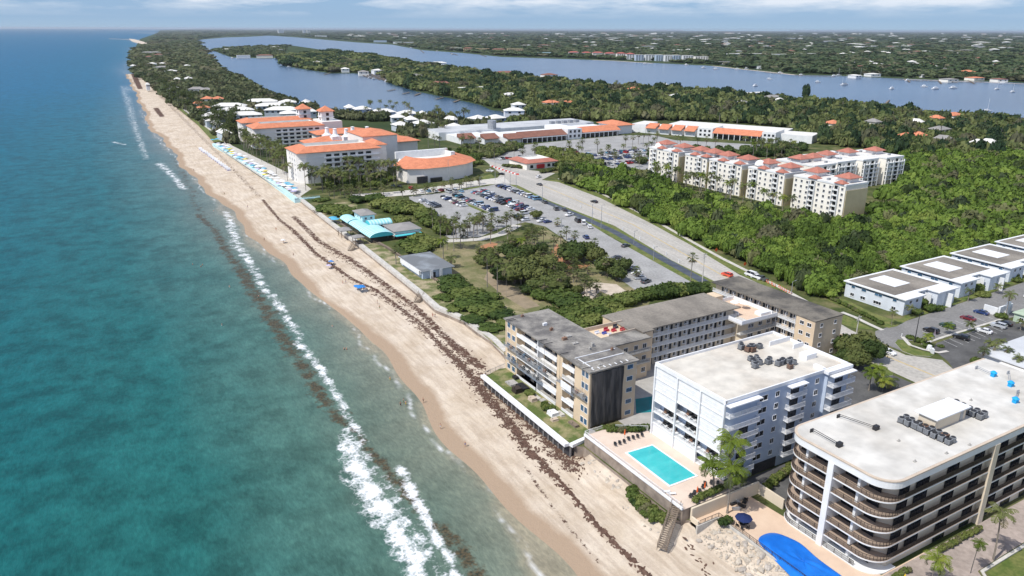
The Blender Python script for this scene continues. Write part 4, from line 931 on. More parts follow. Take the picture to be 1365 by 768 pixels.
def mod_condo(x0, x1, y0, y1, z, T, face='E', turret=True, floors=6, seed=0):
    rs = random.Random(seed); fh = (z-1)/floors
    m = MB(); m.box(x0, x1, y0, y1, 0, z, 0); part('wall', m, CRM, T)
    m = MB(); m.box(x0-.2, x1+.2, y0-.2, y1+.2, z, z+.9, 0); m.box(x0+.3, x1-.3, y0+.3, y1-.3, z+.9, z+.91, 1); part('parapet', m, [WHT, WRF], T)
    L_ = (y1-y0) if face == 'E' else (x1-x0); n = max(2, int(L_/3.6))
    for i in range(n):
        a = (i+.5)/n
        deep = i % 4 == 1
        for k in range(floors):
            zz = 1.4+k*fh
            if face == 'E':
                y = y0+L_*a; win(T, 'E', x0-.01, y, zz, 2.3 if deep else 1.4, fh*.72 if deep else 1.5, 'dk' if deep else 'std')
            else: win(T, 'N', x0+L_*a, y0-.01, zz, 2.3 if not i % 2 else 1.3, fh*.72 if not i % 2 else 1.5, 'dk' if not i % 2 else 'std')
        if deep and face == 'E':
            y = y0+L_*a
            m = MB(); m.box(x0-1.2, x0-.02, y-1.9, y-1.6, .5, z-.5); m.box(x0-1.2, x0-.02, y+1.6, y+1.9, .5, z-.5)
            for k in range(1, floors): m.box(x0-1.15, x0-.02, y-1.58, y+1.58, 1.2+k*fh-.2, 1.2+k*fh+.4)
            part('balcony_stack', m, WHT, T)
    if face == 'N':
        m = MB(); nn = 4
        for i in range(nn): x = x0+.4+(L_-.8)*i/(nn-1); m.box(x-.3, x+.3, y0-1.5, y0-.9, .5, z-1)
        for k in range(1, floors): m.box(x0+.2, x1-.2, y0-1.4, y0-.02, 1.2+k*fh-.2, 1.2+k*fh+.2)
        part('balcony_stack', m, WHT, T)
    if turret:
        for j, f in enumerate((.2, .8) if L_ > 18 else (.5,)):
            if face == 'E': cx, cy = (x0+x1)/2+1, y0+L_*f
            else: cx, cy = x0+L_*f, (y0+y1)/2
            m = MB(); m.box(cx-3.6, cx+3.6, cy-3.6, cy+3.6, z+.92, z+3.0); part('roof_room', m, WHT, T)
            m = MB(); m.hip(cx-4, cx+4, cy-4, cy+4, z+3.0, 2.3, 1, 0); part('turret_roof', m, RDT, T)
        for f in ((.12, .62) if face == 'E' else ()):
            m = MB(); y = y0+L_*f; m.hip(x0-.2, x0+3.2, y-2.2, y+2.2, z+.92, 1.5, .6, 0); part('turret_roof', m, RDT, T)
    m = MB(); 
    for q in range(5): 
        x, y = x0+3+rs.random()*(x1-x0-6), y0+2+rs.random()*(y1-y0-4); m.box(x-.9, x+.9, y-.6, y+.6, z+.93, z+1.9)
    part('roof_unit', m, STEEL, T)
def condos():
    ex(326,352,236,390,4); ex(370,458,286,325,4); ex(397,432,338,372)
    for i, (x0, x1, y0, y1) in enumerate([(329,346,358,386),(331,348,335,354),(331,349,307,333),(332,350,277,303),(334.5,352,240.5,273)]):
        T = thing('condominium', (0,0,0), 'cream six-storey condominium block with red tiled turrets facing the trees, {o} of five', 'condominium', 'cream condominium blocks'); AUTO[T['label']][-1] = (T, (x0, (y0+y1)/2, 10))
        mod_condo(x0, x1, y0, y1, 18.6-.25*i, T, 'E', seed=i)
        if i in (0, 3):
            m = MB(); m.lathe([(3.2, 0), (2.9, 1.3), (1.9, 2.4), (.1, 3)], (x0+6, y1-3, 19.4), 12); part('dome', m, WHT, T, smooth=True)
        m = MB(); m.box(x0+.3, x1-.3, y0-.5, y0-.22, 0.1, 16.5-.25*i); part('side_panel', m, CRD, T)
    for i in range(4):
        x0, y0, x1, y1 = (335.6, 355.2, 346, 356.8) if i == 0 else [(0,0,0,0),(335,333.8,347,334.4),(336,304.5,348,306),(338,274.5,350,276)][i]
    for i, (x0, x1, y0, y1) in enumerate([(372,391,290,318),(395,412,292,322),(416,431,290,324),(436,453,288,318)]):
        T = thing('condominium', (0,0,0), 'cream condominium block with red tiled turrets set back in trees, {o} of four', 'condominium', 'rear cream condominium blocks'); AUTO[T['label']][-1] = (T, ((x0+x1)/2, y0, 10))
        mod_condo(x0, x1, y0, y1, 16.8, T, 'N', seed=9+i)
    for i, (x0, x1, y0, y1) in enumerate([(398,408,342,354),(410,420,346,358),(422,432,342,354)]):
        T = thing('villa', (x0, y0, L), 'small cream villa with red hipped roof behind the condominium blocks, {o}', 'house', 'cream villas'); AUTO[T['label']][-1] = (T, (x0, y0, 6))
        m = MB(); m.box(0, x1-x0, 0, y1-y0, 0, 6.5); part('wall', m, CRM, T); m = MB(); m.hip(0, x1-x0, 0, y1-y0, 6.5, 2.4, .7); part('roof', m, RDT, T)
        for xx in (2.5, 7): win(T, 'N', xx, -.01, 4, 1.4, 1.4)
condos()

def shops():
    ex(262,440,548,622,4); ex(455,560,440,590,8)
    T = thing('shopping_centre', (0,0,0), 'long low shopping centre with brown and orange tiled roofs behind the car park', 'shopping centre')
    def seg(x0, x1, y0, y1, z, rm, h=2.8, colon=False):
        m = MB(); m.box(x0, x1, y0, y1, 0, z); part('wall', m, WHT, T)
        if rm: m = MB(); m.add([(x0-.5,y0-2.6,z-.6),(x1+.5,y0-2.6,z-.6),(x1+.5,y0+7,z+h),(x0-.5,y0+7,z+h),(x0-.5,y0-2.6,z-.9),(x1+.5,y0-2.6,z-.9),(x1+.5,y0+7,z),(x0-.5,y0+7,z)], [(0,1,2,3),(4,7,6,5),(0,4,5,1),(1,5,6,2),(2,6,7,3),(3,7,4,0)]); part('roof', m, rm, T)
        if colon:
            m = MB(); m.box(x0+.5, x1-.5, y0-.1, y0-.01, .8, z-1.6); part('shop_front', m, GL, T)
            m = MB(); 
            for i in range(int((x1-x0)/5)+1): m.box(x0+i*5-.25, x0+i*5+.25, y0-2.6, y0-2.1, .7, z-.9)
            m.box(x0, x1, y0-2.7, y0-2.0, z-1.7, z-.92); part('colonnade', m, WHD, T)
    seg(283, 296, 572, 610, 6, BRT); seg(300, 313, 562, 600, 6, BRT); seg(322-5, 322+8, 553, 600, 6, BRT)
    seg(330.5, 376, 554, 590, 6.2, BRT, 3.2, True); seg(377, 392, 552, 590, 9.8, None); seg(392.5, 436, 556, 596, 6.5, ORT, 3.2, True); 
    m = MB(); m.hip(437, 456, 560, 590, 8.5, 3, 1); part('roof', m, ORT, T); m = MB(); m.box(437.5, 455.5, 561, 589, 0, 8.5); part('wall', m, WHD, T)
    m = MB(); m.box(276, 440, 600.5, 640, 0, 7.6, 0, top=1); m.box(392.5, 430, 596.2, 600.4, 0, 7.0, 0, top=1); part('flat_roof', m, [WHT, pm('grey_white_roof', (.52,.53,.54), (.40,.41,.42), .06, .85, detail=5)], T)
    m = MB(); 
    for x in range(395, 430, 7): m.box(x, x+4, 606, 610, 7.61, 10.2)
    m.cyl((330,604,7.61),(330,604,15),4,4,12); part('roof_unit', m, STEEL, T)
    for k in (0, 1):
        for x in (380, 384.5, 389): win(T, 'N', x, 551.99, 2.5+k*4, 2.2, 2.2, 'dk')
    # second centre: front runs from P2 to P1
    P1, P2 = Vector((461,568,0)), Vector((521,449,0)); d = (P2-P1); Ln = d.length; rz = math.atan2(d.y, d.x)
    T = thing('shopping_centre', (P1.x, P1.y, 0), 'long white shopping centre with red-orange roofs right of the car park', 'shopping centre', rz=rz)
    def seg2(a, b, z, rm, colon=False, dep=28):
        m = MB(); m.box(a, b, 0, dep, 0, z, 0, top=1); part('wall', m, [WHT, WRF], T)
        if rm:
            m = MB(); m.add([(a,-2.6,z-.6),(b,-2.6,z-.6),(b,8,z+3),(a,8,z+3),(a,-2.6,z-.9),(b,-2.6,z-.9),(b,8,z+.02),(a,8,z+.02)], [(0,1,2,3),(4,7,6,5),(0,4,5,1),(1,5,6,2),(2,6,7,3),(3,7,4,0)]); part('roof', m, rm, T)
        if colon:
            m = MB(); m.box(a+.5, b-.5, -.1, -.01, .8, z-1.6); part('shop_front', m, GL, T); m = MB()
            for i in range(int((b-a)/5)+1): m.box(a+i*5-.25, a+i*5+.25, -2.6, -2.1, .7, z-.9)
            part('colonnade', m, WHD, T)
    seg2(0, 14, 8.5, None); 
    for q in range(4): seg2(14.5+q*12.5, 24.5+q*12.5, 6.4, ORT); 
    seg2(64, 78, 9.2, None); seg2(78.5, 121, 6.4, ORT, True); seg2(121.5, 133, 9.6, None)
    m = MB(); m.box(25, 133, 29, 60, 0, 7.2, 0, top=1); m.box(131, 160, 14, 40, 0, 7.21, 0, top=1); part('flat_roof', m, [WHT, WRF], T)
    for k in (0, 1):
        for x in (67, 71, 75, 124, 127.5, 131): win(T, 'N', x, -.02, 2.3+k*3.6, 2, 1.9, 'dk')
    T = thing('pharmacy', (268, 441, L), 'small brown-roofed shop at the corner of the car park', 'shop'); ex(266,294,438,468)
    m = MB(); m.box(0, 25, 0, 24, 0, 4.2); part('wall', m, CRM, T); m = MB(); m.skirt(0, 25, 0, 24, 4.2, 2.2, 4, .8, 0, 1); part('roof', m, [RDT, WRF], T)
    m = MB(); m.box(8, 14, -.9, -.02, .5, 3.2); part('awning', m, pm('red_paint', (.45,.03,.03)), T)
    for x in (4, 18, 22): win(T, 'N', x, -.02, 1, 2.4, 2.0, 'dk')
shops()

def beach_buildings():
    ex(108,138,312,360,1); ex(107,124,253,279,1)
    T = thing('beach_restaurant', (0,0,0), 'turquoise beach restaurant under striped vaulted awnings with grey-roofed house behind', 'restaurant')
    def vault(x0, x1, y0, y1, z, h, axis='y', name='awning'):
        m = MB(); n = 10; V = []; s = 14
        for j in range(s+1):
            for i in range(n+1):
                a = math.pi*i/n; t = -math.cos(a)*.5+.5; zz = z+h*math.sin(a)
                V.append((x0+(x1-x0)*t, y0+(y1-y0)*j/s, zz) if axis == 'y' else (x0+(x1-x0)*j/s, y0+(y1-y0)*t, zz))
        fs = [(j*(n+1)+i, j*(n+1)+i+1, (j+1)*(n+1)+i+1, (j+1)*(n+1)+i) for j in range(s) for i in range(n)]
        for k, f in enumerate(fs): m.add([V[q] for q in f], [(0,1,2,3)], (k//n) % 2)
        m.add(V[:n+1], [tuple(range(n+1))[::-1]], 2); m.add(V[-n-1:], [tuple(range(n+1))], 2)
        part(name, m, [TEAP, pm('turquoise_stripe', (.30,.66,.71)), TEAL], T)
    vault(109.3, 120.8, 314.5, 329.5, 3.3, 2.1); vault(109.5, 116.6, 330, 345, 3.3, 1.5); vault(109.4, 116, 346, 358, 3.2, 1.6); vault(116.8, 128, 334.5, 341.5, 3.5, 1.9, 'x')
    m = MB(); m.box(109.8, 120.3, 315, 329, .2, 3.2); m.box(110, 116.3, 330.3, 357, .2, 3.15); m.box(116.7, 127.8, 335, 341, .2, 3.4); part('dining_room', m, GL, T)
    m = MB(); m.box(115.8, 122, 342.5, 354, .2, 6.9); part('wall', m, TEAP, T); m = MB(); m.hip(115.8, 122, 342.5, 354, 6.9, 1.3, .9); part('roof', m, GRF, T)
    for y in (345, 349, 352): win(T, 'E', 115.79, y, 4.8, 1.3, 1.2)
    for x in (117.5, 120.3): win(T, 'N', x, 342.49, 4.8, 1.2, 1.2)
    m = MB(); m.box(122.3, 135, 317, 331, .2, 3.8); part('wall', m, WHD, T); m = MB(); m.hip(122.3, 135, 317, 331, 3.8, 1.6, .6); part('roof', m, GRF, T)
    m = MB(); m.box(121.5, 134.5, 313.5, 316.2, 2.4, 2.65); part('awning', m, TEAL, T)
    m = MB(); m.box(122, 134, 316.2, 316.9, .6, 2.3); part('shop_front', m, pm('dark_red_wall', (.20,.03,.03)), T)
    T = thing('bathhouse', (0,0,0), 'pale blue public bathhouse with weathered flat grey roof beside the dunes', 'bathhouse')
    m = MB(); m.box(109.2, 121.6, 256, 277.5, .2, 4.1); part('wall', m, BLU, T)
    m = MB(); m.box(108.2, 122.4, 255, 278.3, 4.1, 4.35, 0, top=1); part('roof', m, [WHD, pm('blue_grey_roof', (.16,.17,.18), (.30,.33,.36), .09, .9, lo=.42, hi=.62, detail=5)], T)
    m = MB(); m.box(108.1, 109.0, 257, 276, 2.2, 3.9); part('fascia', m, WHD, T)
    for x in (112, 116): m = MB(); m.box(x, x+1.1, 254.9, 255.95, .7, 4.05); part('pier', m, WHD, T)
    m = MB(); m.box(113.3, 114.6, 255.9, 255.99, .7, 2.9); part('door', m, DARK, T)
    # lifeguard stand and boardwalk steps at the wall
    T = thing('lifeguard_stand', (104.5, 317, L), 'small grey-roofed wooden lookout on the seawall walk near the restaurant', 'lookout')
    m = MB(); 
    for x in (-1.8, 1.8):
        for y in (-1.8, 1.8): m.box(x-.12, x+.12, y-.12, y+.12, 0, 3.2)
    m.box(-2.1, 2.1, -2.1, 2.1, 1.0, 1.15); part('frame', m, WOOD, T); m = MB(); m.hip(-2, 2, -2, 2, 3.2, 1.0, .5); part('roof', m, GRF, T)
    T = thing('lifeguard_stand', (103.6, 333, L), 'grey-roofed wooden shelter beside blue umbrellas near the restaurant', 'shelter')
    m = MB(); 
    for x in (-2.2, 2.2):
        for y in (-2.4, 2.4): m.box(x-.12, x+.12, y-.12, y+.12, 0, 3)
    part('post', m, WOOD, T); m = MB(); m.hip(-2.4, 2.4, -2.6, 2.6, 3.0, 1.2, .5); part('roof', m, GRF, T)
    def stairs(name, top, bot, w, z0, z1, label, mat=WOOD):
        S = thing(name, (0,0,0), label, 'stairs'); d = Vector((bot[0]-top[0], bot[1]-top[1], 0)); l = d.length; u = d.normalized(); p = Vector((-u.y, u.x, 0))*w/2; n = int(abs(z1-z0)/.19)
        m = MB()
        for i in range(n):
            c = Vector((top[0], top[1], 0))+u*(l*(i+.5)/n); z = z1+(z0-z1)*(i+.5)/n; q = [c-u*l/n*.55-p, c+u*l/n*.5-p, c+u*l/n*.5+p, c-u*l/n*.55+p]; m.prism([(v.x, v.y) for v in q], z-.05, z)
        part('treads', m, mat, S); m = MB()
        for s in (-1, 1):
            a = Vector((top[0], top[1], z1))+p*s; b = Vector((bot[0], bot[1], z0))+p*s
            m.cyl(a-Vector((0,0,.15)), b-Vector((0,0,.15)), .09, n=4); m.cyl(a+Vector((0,0,1)), b+Vector((0,0,1)), .05, n=6); m.cyl(a+Vector((0,0,.5)), b+Vector((0,0,.5)), .03, n=5)
            for i in range(6): c = a.lerp(b, i/5); m.cyl(c-Vector((0,0,.5)), c+Vector((0,0,1)), .05, n=5)
        part('railing', m, mat, S); return S
    stairs('beach_stairs', (92.3, 93.6), (84.6, 88.6), 1.8, -1.0, 3.3, 'weathered wooden stairs going down from the pool deck to the beach')
    m = MB(); m.box(91.0, 92.2, 91.5, 96.2, 3.15, 3.35); 
    stairs('beach_stairs', (101.8, 240.5), (98.8, 238), 2.2, -1.2, .9, 'wooden stairs through the seawall by the bathhouse'); stairs('beach_stairs', (102.5, 316.5), (99.6, 314.2), 2.2, -1.2, .9, 'wooden stairs through the seawall near the restaurant')
beach_buildings()

def motel():
    for i, xo in enumerate((0, 34.2, 68.6, 103, 137.4)):
        x0, x1, y0, y1 = 234.5+xo, 262+xo, 139.8+xo*.03, 162.8+xo*.03
        ex(x0, x1, y0-2, y1, 1)
        T = thing('motel_block', (x0, y0, 0), 'white two-storey motel block with grey roof and skylight panel, {o} beside the forest', 'motel', 'motel blocks'); AUTO[T['label']][-1] = (T, (x0, y0, 6))
        w, d = x1-x0, y1-y0
        m = MB(); m.box(0, w*.36, 0, d, 0, 6.3); m.box(w*.3601, w*.62, 3.2, d, 0, 6.3); m.box(w*.6201, w, -1.0, d, 0, 6.3); part('wall', m, pm('white_blue_block_wall', (.66,.70,.75), (.58,.62,.67), .4, .8), T)
        m = MB(); P = [(-.7, -.7), (w*.38, -.7), (w*.38, 2.6), (w*.6, 2.6), (w*.6, -1.8), (w+.6, -1.8), (w+.6, d+.6), (-.7, d+.6)]
        m.prism(P, 6.3, 6.65, 0); part('roof', m, WHT, T)
        m = MB(); m.box(.4, w-1.6, 4.2, d-.5, 6.66, 6.72); part('roof_deck', m, GRYB, T)
        m = MB(); m.box(w*.30, w*.62, 9.5, d-3.2, 6.73, 6.85); part('skylight', m, WHD, T)
        m = MB(); m.box(-.05, -.01, 2.5, d-1.5, 5.4, 6.2); m.box(w*.43, w*.53, 3.1, 3.19, .7, 5.8); part('door', m, GLB, T)
        for a in (w*.56, w*.8):
            m = MB(); m.prism([(a, -3.4 if a > w*.7 else .2), (a+.3, -3.4 if a > w*.7 else .2), (a+.3, -1.05 if a > w*.7 else 3.18), (a, -1.05 if a > w*.7 else 3.18)], .3, 5.6); part('screen_wall', m, WHT, T)
        for k, (yy, ww) in enumerate(((3.6, 1.6), (9.8, 3.0), (15.5, 2.0), (19.8, 1.6))):
            win(T, 'E', -.06, yy, 1.7, ww, 1.2, 'std'); win(T, 'E', -.06, yy, 4.6, ww, 1.1, 'blue')
        for xx in (w*.12, w*.25): win(T, 'N', xx, -.01, 4.4, 1.4, 1.2)
    # bits at the right edge
    T = thing('low_house', (0,0,0), 'low white house with pale grey metal roof beside the dark parking lot', 'house'); ex(214,250,84,106,1)
    m = MB(); m.box(218.5, 246, 86, 104.5, 0, 4.0); part('wall', m, WHT, T)
    m = MB(); m.hip(218.5, 246, 86, 104.5, 4.0, 1.6, .9); part('roof', m, pm('pale_metal_roof', (.55,.56,.57), (.5,.51,.52), .3, .6), T)
    m = MB(); m.box(211.5, 218.45, 84, 99, 0, 3.6, 0, top=1); part('porch', m, [WHT, WRF], T)
    for x in (212.8, 214.6, 216.4): win(T, 'N', x, 83.99, 1.3, 1.3, 1.3)
    for y in (86.5, 89.5, 92.5, 95.5): win(T, 'E', 211.49, y, 1.2, 1.8, 1.5, 'dk')
    T = thing('garden_building', (0,0,0), 'pale green low building with white porch by the right edge', 'building'); ex(258,300,104,120,1)
    m = MB(); m.box(262, 290, 106, 118.5, 0, 3.6); part('wall', m, pm('pale_green_stucco', (.45,.55,.42)), T); m = MB(); m.hip(262, 290, 106, 118.5, 3.6, 1.4, .5); part('roof', m, pm('pale_green_roof', (.42,.50,.38), (.36,.44,.33)), T)
    for y in (108, 112, 116): win(T, 'E', 261.99, y, 1.1, 1.4, 1.6)
    T = thing('gate_wall', (0,0,0), 'white stepped boundary wall with a pillar at the end of the parking bays', 'wall')
    m = MB(); m.box(262.4, 270, 123.2, 123.8, .5, 4.0); m.box(262.3, 262.9, 123.9, 128.5, .5, 3.4); m.box(265.5, 267, 122.4, 123.15, .5, 5.4); part('wall', m, WHT, T)
motel()

# ------------------------------------------------------------------ cottages, houses and far buildings
def house(pl, pr_, py, zr, h, wall, roof, label, cat='house', group=None, depth=14, kind='hip', name='house', wins=2, rh=None, base=L):
    """house whose front eave runs from pixel (pl,py) to (pr,py) at height zr; built where that falls on the site, facing the grid"""
    (xa, ya), (xb, yb) = G(pl, py, zr), G(pr_, py, zr)
    cx, cy = (xa+xb)/2, (ya+yb)/2; w = math.hypot(xb-xa, yb-ya); rz = random.choice([0, .2, -.15, .1])-.25*(cy > 700)
    T = thing(name, (cx, cy, base), label, cat, group, rz=rz)
    if '{o}' in label: AUTO[label][-1] = (T, (cx, cy, zr))
    w = max(w*.93, 5); hz = zr-base
    m = MB(); m.box(-w/2, w/2, 0, depth, -1, hz); part('wall', m, wall, T)
    m = MB()
    if kind == 'hip': m.hip(-w/2, w/2, 0, depth, hz, rh or h, .8)
    elif kind == 'flat': m.box(-w/2-.4, w/2+.4, -.4, depth+.4, hz, hz+.5)
    elif kind == 'two':
        m.hip(-w/2, 0, 0, depth, hz, h, .8); m.hip(.9, w/2, 1.5, depth+1, hz+.3, h*.9, .8)
    part('roof', m, roof, T)
    if wins:
        for i in range(wins):
            x = -w/2+w*(i+.5)/wins; win(T, 'N', x, -.01, max(.8, hz-2.6), min(2.6, w/wins*.6), 1.7, 'dk')
    fm = 6 if cy < 430 or (cx > 1200 and cy > 700) else 15; EXC.append([(cx-w/2-fm*.6-3, cy-fm), (cx+w/2, cy-fm), (cx+w/2+3, cy+depth+3), (cx-w/2-3, cy+depth+3)]); return T
for (a, b, y) in [(281,327,142),(292,340,147.5),(300,350,154),(326,370,136),(341,383,141.5),(351,398,147),(373,397,152),(371,395,137),(270,292,155),(275,301,161),(410,422,149),(285,297,166),(296,309,178),(400,412,137)]:
    house(a, b, y, 7.2, 3.2, pm('cottage_wall', (.50,.55,.60)), WRF, 'white cottage with white hipped roofs behind the hotel, {o}', 'cottage', 'white cottages behind the hotel', 17, 'hip', 'cottage', 6 if b-a > 30 else 2)
for (a, b, y) in [(522,541,157),(531,560,152),(543,558,160),(556,581,165),(528,549,167.5),(474,497,146),(495,530,150),(463,474,144),(600,621,170),(632,655,158.5),(653,678,158),(604,611,160),(560,572,153)]:
    house(a, b, y, 6.2, 3.2, pm('cottage_wall', (.50,.55,.60)), WRF, 'white pyramid-roofed cottage among palms by the lagoon, {o}', 'cottage', 'white cottages by the lagoon', 15, 'hip', 'cottage', 2)
HS = [(1108,1125,165,'o'),(1206,1228,182,'o'),(1226,1240,181,'o'),(1250,1262,158,'o'),(1266,1290,154,'o'),(1310,1322,192,'w'),(1322,1335,191,'w'),(1246,1275,173,'g'),(1264,1272,186,'g'),
 (998,1028,124,'m'),(1022,1045,130,'g'),(575,600,111,'b'),(612,650,117,'m'),(670,690,127,'w'),(727,748,137,'o'),(748,770,138,'o'),(672,700,148,'w'),(685,702,140,'w'),(498,514,94,'w'),(545,565,101,'g'),(573,596,84,'w'),(660,690,97,'b'),(725,745,100,'b'),(840,855,119,'o'),(880,892,113,'w'),(897,911,128,'w'),(990,1000,137,'g'),(1225,1235,163,'w'),(1165,1178,163,'g'),(1040,1050,134,'w'),
 (418,430,83,'w'),(430,450,84,'w'),(315,334,74,'m'),(341,364,74,'b'),(360,376,63,'w'),(366,376,66,'m'),(296,308,66,'w'),(478,492,96,'g'),(455,466,92,'w'),
 (198,209,85,'w'),(212,222,85,'w'),(203,226,90,'g'),(219,235,95,'w'),(243,253,88,'w'),(192,206,76,'b'),(204,217,73,'b'),(188,214,70,'g'),(246,256,105,'w'),(250,272,119,'g'),(268,284,120,'g'),(267,282,132,'o'),(283,298,132,'o'),(232,240,106,'w'),(226,240,118,'g'),(257,266,138,'o'),(264,280,144,'o'),(173,180,88,'w'),(195,199,113,'w'),(1140,1150,101,'w'),(1160,1176,99,'w'),(1296,1316,104,'o'),(1228,1238,100,'w'),(1330,1345,106,'b'),(1262,1280,106,'g'),(1188,1198,84,'b'),(1130,1150,84,'w'),(1155,1168,84,'g')]
WM = {'o': (CRM, ORT, 'orange tiled'), 'w': (WHT, WRF, 'white'), 'g': (CRM, GRF, 'grey'), 'b': (CRM, BRT, 'brown tiled'), 'm': (WHT, WRF, 'flat white')}
for a, b, y, k in HS:
    wm, rm, nm = WM[k]; far = y < 110
    house(a, b, y, (8.5 if k != 'm' else 9.5) if not (far and a > 1100) else 6, 2.8 if not (far and a > 1100) else 1.8, wm, rm, nm+'-roofed house among the island trees, {o}', 'house', 'houses among the trees', 12 if not far else 22, 'flat' if k == 'm' else 'hip', 'house', 2 if y > 90 else 0)
random.seed(5)
# far shore
PBL = pm('pale_blue_facade', (.45,.55,.66)); PRD = pm('far_red_roof', (.42,.12,.10)); OCH = pm('ochre_facade', (.62,.45,.28))
FB = [(847,858,81,17,BLU,WRF),(860,872,81,17,WHT,WRF),(874,884,81.5,18,PBL,WRF),(886,896,82,18,WHT,WRF),(897,907,82,18,PBL,WRF),(910,924,82,17,WHT,WRF),(926,944,83,16,CRM,WRF),(822,834,78.5,17,CRM,PRD),(835,846,79.5,17,WHT,PRD),(806,820,77,14,CRM,PRD),(790,804,76,14,CRM,PRD),(776,788,75,12,WHT,PRD),(758,772,74.5,12,WHT,PRD),(715,735,74,10,WHT,TEAP),(736,752,75,9,TEAP,WRF),(676,698,70,14,OCH,OCH),(656,674,70,12,OCH,BRT),(634,654,69,12,OCH,OCH),(618,630,69,14,OCH,BRT),(596,616,67,10,CRM,WRF),(574,592,64,9,WHT,WRF),(524,536,58.5,12,WHT,WRF),(538,552,59,12,WHT,WRF),(498,516,56.5,14,PBL,GRF),(371,379,45,70,WHT,WHD),(404,408,44.5,55,WHT,WHD),(409,414,44.5,55,CRM,WHD),(420,436,50,20,WHT,WRF),(478,500,47,10,WHT,WRF),
 (992,1024,75,9,WHT,WRF),(1026,1056,76,9,WHT,WRF),(1058,1088,75,9,CRM,WRF),(970,988,76,11,WHT,WRF),(1138,1160,64,9,WHT,WRF),(1162,1180,63.5,9,WHT,WRF),(1182,1204,64,10,WHT,WRF),(1198,1214,64.5,8,WHT,WRF),(1297,1306,64,14,WHT,WRF),(1307,1313,64,10,CRM,WRF),(940,976,54.5,8,WHT,WRF),(905,936,49,8,WHT,WRF),(975,1000,49.5,8,CRM,WRF),(840,900,49,8,WHT,WRF),(760,800,50,8,WHT,WRF),(810,850,51,8,CRM,WRF),(540,556,48,10,WHT,WRF),(1180,1200,83,7,PBL,WRF),(1220,1232,86,8,WHT,WRF),(955,975,86,7,CRM,GRF),(1010,1030,92,6,WHT,WRF),(1050,1072,94,6,WHT,WRF),(1284,1300,101,8,CRM,ORT)]
for a, b, y, h, wm, rm in FB:
    (xa, ya), (xb, yb) = G(a, y), G(b, y); w = math.hypot(xb-xa, yb-ya)*.95; cx, cy = (xa+xb)/2, (ya+yb)/2
    lab = 'far building with pale walls beyond the lagoon, {o} of the distant ones' if rm is not PRD else 'pale building with red roof on the far lagoon shore, {o}'
    T = thing('distant_building', (cx, cy, L), lab, 'building', 'distant buildings', rz=-YAW*.0-math.atan2(xb-xa, yb-ya)+math.pi/2); AUTO[lab][-1] = (T, (cx, cy, h))
    dep = max(18, w*.25); m = MB(); nst = max(1, int(h/3.2))
    m.box(-w/2, w/2, 0, dep, 0, h, 0)
    part('wall', m, wm, T)
    m = MB(); 
    if rm in (PRD, ORT, BRT): m.hip(-w/2, w/2, 0, dep, h, 3.5, 1)
    else: m.box(-w/2-.5, w/2+.5, -.5, dep+.5, h, h+.8)
    part('roof', m, rm, T)
    if y > 60:
        m = MB()
        for k in range(nst):
            nb = max(2, int(w/7))
            for i in range(nb): x = -w/2+w*(i+.5)/nb; m.box(x-w/nb*.28, x+w/nb*.28, -.12, -.02, k*3.2+1, k*3.2+2.8)
        o_ = part('windows', m, GL, T); o_['kind'] = 'stuff'
    EXC.append([(cx-w/2-8, cy-30), (cx+w/2+8, cy-30), (cx+w/2+8, cy+dep+4), (cx-w/2-8, cy+dep+4)])
SM = []
for c_, (w_, r_) in enumerate([(WHT, WRF), (CRM, WRF), (WHT, GRF), (CRM, BRT)]):
    m = MB(); m.box(-.5, .5, 0, 1, 0, 1, 0); m.hip(-.5, .5, 0, 1, 1, .35, .05, 1, th=.05); SM.append(m.mesh('distant_house', [w_, r_]))
cnt = 0
while cnt < 230:
    px = random.uniform(440, 1362); py = 45.+(random.random()**1.5)*52
    x, y = G(px, py)
    if inpoly([x], [y], LAG)[0] or (px < 620 and py > 52) or (py > 60 and px < 900 and py > 68): continue
    if py > 78 and px < 1140: continue
    d = math.hypot(x, y); s = random.uniform(3.5, 9)/1005*d; s = min(s, 70); 
    if random.random() < .3: s *= 2
    hh = random.uniform(4, 8)+d/1500
    o = link('distant_house', random.choice(SM), None, (x, y, L), random.uniform(-.3, .3)-.5, (s, min(s, 22), hh))
    tag(o, 'tiny pale house in the wooded plain beyond the lagoon, {o}', 'house', 'distant houses', at=(x, y, L)); cnt += 1
    if py > 60: EXC.append([(x-s, y-30), (x+s, y-30), (x+s, y+25), (x-s, y+25)])
# ------------------------------------------------------------------ vegetation
def leaf_mat(name, dark, mid, light, scale=.05, transl=.22):
    m = bpy.data.materials.new(name); t = NT(nodes(m)); p = t.pos()
    at = t.attr('tint'); oi = t.n('ShaderNodeObjectInfo').outputs['Random']
    f = t.math('ADD', t.math('MULTIPLY', t.noise(p, scale, 4, .6), .55), t.math('ADD', t.math('MULTIPLY', at, .30), t.math('MULTIPLY', oi, .34)))
    f = t.math('ADD', f, t.math('MULTIPLY', t.math('SUBTRACT', t.noise(p, 1.1, 3), .5), .35))
    col = t.ramp(f, [(.30, dark), (.52, mid), (.78, light)])
    col = t.mix(t.ramp(at, [(.90, (0,)*3), (.93, (.7,)*3)]), col, (.15, .135, .085))
    b = t.n('ShaderNodeBsdfPrincipled'); t.set(b, 'Base Color', col); b.inputs['Roughness'].default_value = .75; b.inputs['Specular IOR Level'].default_value = .12
    tr = t.n('ShaderNodeBsdfTranslucent'); t.set(tr, 0, col); mx = t.n('ShaderNodeMixShader'); mx.inputs[0].default_value = transl
    t.nt.links.new(b.outputs[0], mx.inputs[1]); t.nt.links.new(tr.outputs[0], mx.inputs[2])
    o = t.n('ShaderNodeOutputMaterial'); t.nt.links.new(mx.outputs[0], o.inputs[0]); MATS[name] = m; return m
LF_M = leaf_mat('mangrove_leaves', (.068,.110,.022), (.140,.212,.038), (.26,.315,.066), .03)
